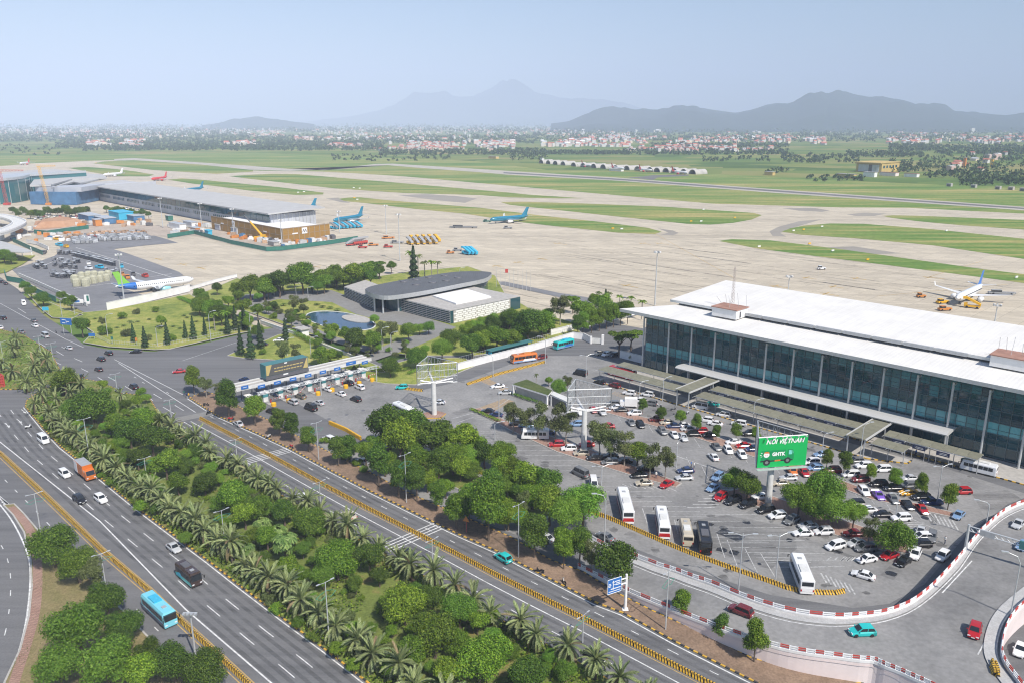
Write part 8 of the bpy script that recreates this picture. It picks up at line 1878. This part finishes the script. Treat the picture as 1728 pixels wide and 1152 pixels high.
for x, y, c, k, h_ in ((1317, 813, 'beige', 'sedan', L_), (1331, 804, 'silver', 'sedan', L_), (1337, 793, 'orange', 'hatch', D_), (1357, 795, 'red', 'sedan', D_), (1380, 804, 'white', 'sedan', D_), (1406, 812, 'white', 'sedan', D_), (1405, 792, 'maroon', 'suv', L_), (1370, 778, 'white', 'mpv', L_), (1387, 765, 'blue', 'sedan', L_), (1376, 788, 'blue', 'hatch', L_), (1436, 799, 'white', 'mpv', L_), (1452, 807, 'maroon', 'suv', L_), (1458, 784, 'white', 'suv', L_), (1489, 790, 'white', 'mpv', L_), (1444, 776, 'grey', 'hatch', L_), (1483, 815, 'black', 'suv', L_), (1458, 827, 'white', 'hatch', D_), (1482, 833, 'purple', 'coupe', D_), (1507, 840, 'grey', 'sedan', D_), (1507, 822, 'black', 'suv', L_), (1535, 805, 'silver', 'sedan', L_), (1533, 818, 'grey', 'suv', L_), (1534, 829, 'yellow', 'coupe', L_), (1555, 837, 'black', 'suv', L_), (1532, 850, 'black', 'sedan', D_), (1556, 857, 'red', 'sedan', D_), (1573, 845, 'navy', 'pickup', L_), (1624, 827, 'red', 'hatch', L_), (1618, 867, 'blue', 'sedan', (-6, 6)), (1443, 848, 'black', 'suv', L_), (1464, 858, 'white', 'sedan', L_), (1489, 866, 'black', 'sedan', L_), (1521, 872, 'white', 'suv', L_), (1554, 894, 'silver', 'sedan', (-3, 8)), (1556, 904, 'white', 'hatch', L_), (1554, 916, 'black', 'hatch', L_), (1573, 904, 'grey', 'suv', (-1, 8))):
    car(x, y, c, k, h_, z_p)
z_m = 'on the raised ramp'
car(1250, 1028, 'maroon', 'suv', (-10, -4), z_m, zr(1250)); car(1455, 1063, 'teal', 'hatch', (-10, .2), z_m, zr(1455)); car(1645, 1062, 'red', 'hatch', (-2.5, 9), z_m, zr(1645)); car(1719, 882, 'silver', 'sedan', (-8, 7), z_m, 4.2); car(1727, 918, 'blue', 'sedan', (-8, 7), z_m, 4.3); car(1722, 1093, 'white', 'sedan', (-3, 8), 'on the low road right of the ramp bend')
z_f = 'on the frontage road'
for x, y, c, k in ((555, 739, 'white', 'suv'), (597, 754, 'black', 'suv'), (623, 764, 'white', 'sedan'), (612, 776, 'white', 'sedan'), (1021, 903, 'grey', 'sedan'), (920, 905, 'silver', 'sedan')): car(x, y, c, k, (-10, -4.5), z_f)
car(658, 876, 'white', 'hatch', UP, z_f) if False else None
for k in range(18): car(60 + k * 4.6, 369 - (k % 2) * 4, ('white', 'white', 'silver', 'red', 'black', 'white')[k % 6], 'sedan', (-8, 3), 'in the far parking ground')
for k in range(5): car(214 + k * 6, 352 + k * 1.4, 'white', 'van', (-8, 3), 'in the far row beside the far terminal')

# ---------------------------------------------------------------- buses, truck
def bus(px, py, head, L, H, W, body, lower, label, zone, roof=None, z=0.0, nwin=6, cat='bus', stripe=None):
    a = G(px, py, z + H / 2); b_ = G(px + head[0], py + head[1], z + H / 2); yaw = atan2(b_.y - a.y, b_.x - a.x)
    r = thing('bus', label, cat, (a.x, a.y, z), yaw); hw, l2 = W / 2, L / 2
    def ring(x, zt, w): return [(x, -w * .96, .35), (x, -w, .6), (x, -w, zt - .35), (x, -w * .8, zt), (x, w * .8, zt), (x, w, zt - .35), (x, w, .6), (x, w * .96, .35)]
    q = MB(); q.loft([ring(-l2, H - .35, hw * .92), ring(-l2 + .2, H - .03, hw), ring(l2 - .45, H, hw), ring(l2 - .05, H * .55, hw * .97), ring(l2, H * .45, hw * .94)]); part('body', q, CP.get(body) or M[body], r)
    for sg in (-1, 1):
        q = MB(); q.box((0, sg * (hw + .005), .75), (L - .5, .03, .6)); part('lower_panel', q, CP.get(lower) or M[lower], r)
        ww = (L - 1.4) / nwin
        for k in range(nwin): q = MB(); q.box((-l2 + .7 + ww * (k + .5), sg * (hw + .006), H * .63), (ww - .1, .03, H * .3)); part('window', q, M['glass'], r)
        if stripe:
            q = MB(); q.add([(-l2 + .6, sg * (hw + .028), .7), (l2 - 3.5, sg * (hw + .028), .7), (l2 - 4.4, sg * (hw + .028), 1.5), (-l2 + 1.2, sg * (hw + .028), 1.35)], [(0, 1, 2, 3)]); part('livery', q, M[stripe], r)
    q = MB(); q.box((l2 - .16, 0, H * .68), (.36, W * .9, H * .38)); part('windscreen', q, M['glass'], r)
    q = MB(); q.box((-l2 - .01, 0, H * .7), (.05, W * .78, H * .24)); part('rear_window', q, M['glass'], r)
    q = MB(); q.box((-l2 - .02, 0, H * .36), (.05, W * .86, H * .22)); part('rear_panel', q, CP.get(lower) or M[lower], r)
    q = MB(); q.box((-l2 * .25, 0, H + .08), (min(2.6, L * .3), W * .6, .22)); part('roof_unit', q, M[roof] if roof else M['pale_conc'], r)
    q = MB(); q.box((l2 * .5, 0, H + .04), (.7, .7, .1)); part('roof_hatch', q, M['steel'], r)
    for sx in (.3, -.28):
        for sg in (-1, 1): ob('wheel', WHB, r, (sx * L, sg * (hw - .14), .48))
    for sg in (-1, 1):
        q = MB(); q.box((l2 - .02, sg * hw * .7, .8), (.1, .4, .2)); part('headlight', q, M['lampglass'], r)
        q = MB(); q.box((-l2 - .02, sg * hw * .82, 1.0), (.06, .25, .4)); part('tail_light', q, M['taillight'], r)
        q = MB(); q.bar((l2 - .1, sg * hw, H * .8), (l2 + .35, sg * (hw + .2), H * .72), .05); q.box((l2 + .35, sg * (hw + .22), H * .66), (.1, .16, .5)); part('mirror', q, M['black'], r)
    return r
M['lv'] = mat('bus_livery_print', (.25, .4, .6), .4, .6, 1.5)
bus(318, 967, DN, 6.6, 2.8, 2.05, 'brown', 'teal', 'dark brown coach with teal side panels on the left highway', '', 'darksteel', 0, 6, 'bus', 'cyan')
bus(268, 1027, (9, 8.3), 9.0, 2.9, 2.25, 'cyan', 'navy', 'light blue bus on the slip road beside the trees left of the median', '', 'cyan')
bus(884, 603, (-10, 1.4), 9.5, 3.1, 2.5, 'orange', 'blue', 'orange city bus with printed sides before the teal bus shelter', '', 'orange', 0, 6, 'bus', 'pl_white')
bus(951, 580, (-10, 2.4), 8.8, 3.1, 2.5, 'teal', 'blue', 'blue city bus parked at the end of the white wall', '', 'cyan', 0, 6, 'bus', 'pl_blue')
bus(903, 731, (-10, -.1), 7.2, 2.8, 2.2, 'white', 'white', 'white minibus parked under the left car park trees', '')
bus(1055, 851, (-2.6, -10), 11.5, 3.4, 2.5, 'white', 'red', 'white coach with red rear band, leftmost in the coach bays', '')
bus(1118, 880, (-2.0, -10), 9.0, 3.3, 2.4, 'white', 'red', 'white coach with red rear bumper, second from left in the coach bays', '')
bus(1158, 897, (-2.2, -10), 7.4, 2.8, 2.2, 'beige', 'beige', 'cream minibus between the red-banded coach and the black coach', '')
bus(1188, 906, (-1.8, -10), 8.6, 3.2, 2.4, 'black', 'black', 'black coach with white lettering on its rear beside the cream minibus', '', 'darksteel')
bus(1353, 966, (-4.0, -10), 9.5, 3.2, 2.5, 'white', 'white', 'white coach parked alone at the striped barrier end', '')
bus(1652, 787, (-10, -2.4), 7.6, 2.8, 2.2, 'white', 'white', 'white minibus with red swoosh on the terminal road at the right', '', None, 0, 6, 'bus', None)
bus(680, 690, (-10, -4.6), 8.0, 3.0, 2.4, 'white', 'teal', 'white roofed bus half hidden behind the tree grove at the toll plaza', '')
bus(1050, 628, (-10, -2.6), 10, 3.2, 2.5, 'red', 'red', 'red bus standing between the two canopies at their left end', '', 'red')
# white box van beside divider
a, an = at_dir(1061, 686, -10, -.5); r = thing('box_van', 'white box van parked by the divider near the pavilion', 'van', a, an); q = MB(); q.box((-.6, 0, 1.7), (3.6, 2.0, 2.3)); part('box', q, M['white'], r); q = MB(); q.box((1.9, 0, 1.1), (1.3, 1.8, 1.6)); part('cab', q, CP['white'], r); q = MB(); q.box((2.4, 0, 1.5), (.36, 1.6, .6)); part('windscreen', q, M['glass'], r)
for sx in (-1.6, 1.7):
    for sy in (-.9, .9): ob('wheel', WH, r, (sx, sy, .33))
# orange box truck
a, an = at_dir(146, 804, 10, 8.2); r = thing('box_truck', 'orange and white box truck on the left highway by the palms', 'truck', a, an)
q = MB(); q.box((-1.1, 0, 2.2), (5.4, 2.3, 2.6)); part('cargo_box', q, CP['orange'], r); q = MB(); q.box((-2.9, 0, 2.2), (1.84, 2.36, 2.5)); part('rear_section', q, CP['white'], r); q = MB(); q.box((-1.1, 0, 3.53), (5.3, 2.2, .08)); part('box_roof', q, M['steel'], r)
q = MB(); q.loft([[(1.7, -1.1, .5), (1.7, 1.1, .5), (1.7, 1.1, 2.7), (1.7, -1.1, 2.7)], [(2.9, -1.1, .5), (2.9, 1.1, .5), (2.9, 1.0, 2.6), (2.9, -1.0, 2.6)], [(3.4, -1.05, .5), (3.4, 1.05, .5), (3.4, 1.0, 1.5), (3.4, -1.0, 1.5)]]); part('cab', q, CP['orange'], r)
q = MB(); q.add([(3.42, -.92, 1.55), (3.42, .92, 1.55), (2.98, .9, 2.5), (2.98, -.9, 2.5)], [(0, 1, 2, 3)]); part('windscreen', q, M['glass'], r); q = MB(); q.box((-.6, 0, .7), (6.4, 1.6, .35)); part('chassis', q, M['darksteel'], r)
for sx in (-2.3, 2.2):
    for sy in (-.95, .95): ob('wheel', WHB, r, (sx, sy, .48))
for sy in (-.8, .8): q = MB(); q.box((3.42, sy, .95), (.08, .35, .22)); part('headlight', q, M['lampglass'], r)
# motorcycles
q = MB(); q.loft([[(x, -.12, z_), (x, .12, z_), (x, .1, z_ + h_), (x, -.1, z_ + h_)] for x, z_, h_ in ((-.85, .6, .2), (-.3, .55, .3), (.2, .35, .25), (.5, .6, .35), (.62, .9, .15))]); q.bar((.55, -.35, 1.02), (.55, .35, 1.02), .03); mb_body = q.mesh('body', CP['grey']); mwh = wheel_mesh(.3, .12)
for x, y, c, z_ in ((1136, 691, 'grey', 0), (1160, 698, 'silver', 0), (1112, 685, 'silver', 0), (315, 668, 'navy', .14), (348, 684, 'black', .14), (390, 708, 'red', .14), (453, 738, 'silver', .14), (492, 755, 'red', .14), (911, 966, 'black', .02), (952, 985, 'black', .02), (48, 722, 'white', .02), (95, 562, 'black', .1), (352, 698, 'black', 0)):
    r = thing('motorbike', '', 'motorbike', G(x, y, z_), RN.uniform(0, 6.28)); r['_b'] = '%s motorbike' % CC.get(c, c); r['_z'] = 'parked at the kerb of the right-hand road' if y < 1000 and x < 1000 else 'in the lane by the car park divider'; o = ob('body', mb_body, r); setmat(o, CP[c]); ob('wheel', mwh, r, (-.6, 0, .3)); ob('wheel', mwh, r, (.65, 0, .3)); TREES.append(r)
# ---------------------------------------------------------------- people
def person_mesh(stride):
    me = bpy.data.meshes.new('person'); s_ = stride
    V = [(0, 0, .95), (0, 0, 1.2), (0, 0, 1.45), (0, 0, 1.55), (0, .02, 1.66), (0, 0, 1.74), (.1, 0, .9), (.11, -s_ * .6, .5), (.11, -s_ * .9, .06), (.11, -s_ * .9 - .16, .03), (-.1, 0, .9), (-.11, s_ * .5, .5), (-.11, s_ * 1.2, .1), (-.11, s_ * 1.2 - .14, .03), (.2, 0, 1.42), (.25, s_ * .4, 1.14), (.25, s_ * .2 - .12, .9), (-.2, 0, 1.42), (-.25, -s_ * .4, 1.14), (-.25, -s_ * .5 - .1, .9)]
    E = [(0, 1), (1, 2), (2, 3), (3, 4), (4, 5), (0, 6), (6, 7), (7, 8), (8, 9), (0, 10), (10, 11), (11, 12), (12, 13), (2, 14), (14, 15), (15, 16), (2, 17), (17, 18), (18, 19)]
    rad = [.15, .14, .15, .06, .1, .07, .1, .075, .05, .04, .1, .075, .05, .04, .07, .05, .035, .07, .05, .035]
    me.from_pydata(V, E, []); o = bpy.data.objects.new('p_tmp', me); COL.objects.link(o); m_ = o.modifiers.new('s', 'SKIN')
    for i, sk in enumerate(me.skin_vertices[0].data): sk.radius = (rad[i], rad[i] * .8); sk.use_root = i == 0
    o.modifiers.new('u', 'SUBSURF').levels = 1
    dg = bpy.context.evaluated_depsgraph_get(); out = bpy.data.meshes.new_from_object(o.evaluated_get(dg)); bpy.data.objects.remove(o)
    for x in (M['tan'], M['plate'], M['navy'], M['black']): out.materials.append(x)
    for p in out.polygons:
        z_ = p.center.z; x_ = abs(p.center.x); p.material_index = 3 if z_ > 1.7 or z_ < .08 else 0 if z_ > 1.52 or (x_ > .19 and z_ < 1.08 and z_ > .8) else 1 if z_ > .95 else 2; p.use_smooth = True
    out.name = 'person'; return out
PM = [person_mesh(.28), person_mesh(.03)]
for x, y, k, lab, z_, shirt in ((1594, 917, 0, 'person in white shirt and dark trousers walking beside the ramp wall', 0, 'plate'), (1452, 951, 1, 'person in dark clothes standing between two white sedans', 0, 'navy'), (1166, 788, 1, 'person in blue standing by the dark blue sedan', 0, 'blue_sign'), (1171, 790, 1, 'person in white standing by the dark blue sedan', 0, 'plate'), (1107, 806, 1, 'person in a white shirt beside the red sedan at the planted island', .14, 'plate'), (311, 667, 1, 'person in green waiting with motorbikes at the verge corner', .14, 'green'), (319, 671, 1, 'person in a yellow vest waiting with motorbikes at the verge corner', .14, 'yellow'),
        (352, 695, 0, 'person in dark clothes on the pale pedestrian crossing', 0, 'navy'), (1380, 790, 1, 'person in dark clothes by the pale blue hatchback', 0, 'navy'), (1262, 690, 0, 'person in dark clothes crossing under the inner canopy', .15, 'navy'), (1506, 742, 1, 'person in dark clothes under the right inner canopy', .15, 'navy'), (1568, 756, 1, 'person in a pale shirt under the right inner canopy', .15, 'plate'), (1545, 768, 1, 'person in blue at the end of the striped kerb', .15, 'blue_sign')):
    o = ob('person', PM[k], None, G(x, y, z_), RN.uniform(0, 6.28) if k else -1.2); setmat(o, M[shirt], 1); tag(o, lab, 'person')
# ---------------------------------------------------------------- settle the labels: each singles out one thing
def ordn(i): return ('first', 'second', 'third', 'fourth', 'fifth', 'sixth', 'seventh', 'eighth', 'ninth', 'tenth', 'eleventh', 'twelfth')[i] if i < 12 else '%dth' % (i + 1)
LOC = {o.name: P(o.location.x, o.location.y, o.location.z) for o in CARS + TREES}
def settle(objs, neigh=None):
    grp = {}
    for o in objs: grp.setdefault((o['_b'], o['_z']), []).append(o)
    for (b_, z_), l in grp.items():
        base = (b_ + ' ' + z_).strip()
        if len(l) == 1: l[0]['label'] = base; continue
        c2 = {}
        for o in l:
            nb_ = neigh(o) if neigh else None
            c2.setdefault(nb_, []).append(o)
        for nb_, l2 in c2.items():
            s_ = base + (', ' + nb_ if nb_ else '')
            if len(l2) == 1 and nb_: l2[0]['label'] = s_; continue
            l2.sort(key=lambda o: LOC[o.name][0])
            for i, o in enumerate(l2): o['label'] = s_ + (', leftmost' if i == 0 else ', rightmost' if i == len(l2) - 1 else ', %s from left' % ordn(i))
    for o in objs:
        w = o['label'].split()
        if len(w) > 16: o['label'] = ' '.join(w[:16])
def near_car(o):
    p = LOC[o.name]; best = None
    for c in CARS:
        if c is o: continue
        q_ = LOC[c.name]; d = (q_[0] - p[0]) ** 2 + (2.2 * (q_[1] - p[1])) ** 2
        if d < 42 ** 2 and (best is None or d < best[0]): best = (d, c)
    if not best: return 'standing clear of others'
    return 'beside %s' % best[1]['_b']
settle(CARS, near_car); settle(TREES)
used = {}
for o in CARS + TREES:
    used.setdefault(o['label'], []).append(o)
for o in CARS: o['group'] = 'cars ' + o['_z']
for o in CARS + TREES:
    for k in ('_b', '_z', '_p'):
        if k in o: del o[k]

same = {}
for o in THINGS: same.setdefault(o['label'], []).append(o)
bpy.context.view_layer.update()
for lb, l in same.items():
    if 1 < len(l) <= 20 and len(lb.split()) <= 13 and 'lying on the bare' not in lb:
        l.sort(key=lambda o: P(*o.matrix_world.translation)[0])
        for i, o in enumerate(l): o['label'] = lb + (', leftmost' if i == 0 else ', rightmost' if i == len(l) - 1 else ', %s from left' % ordn(i))
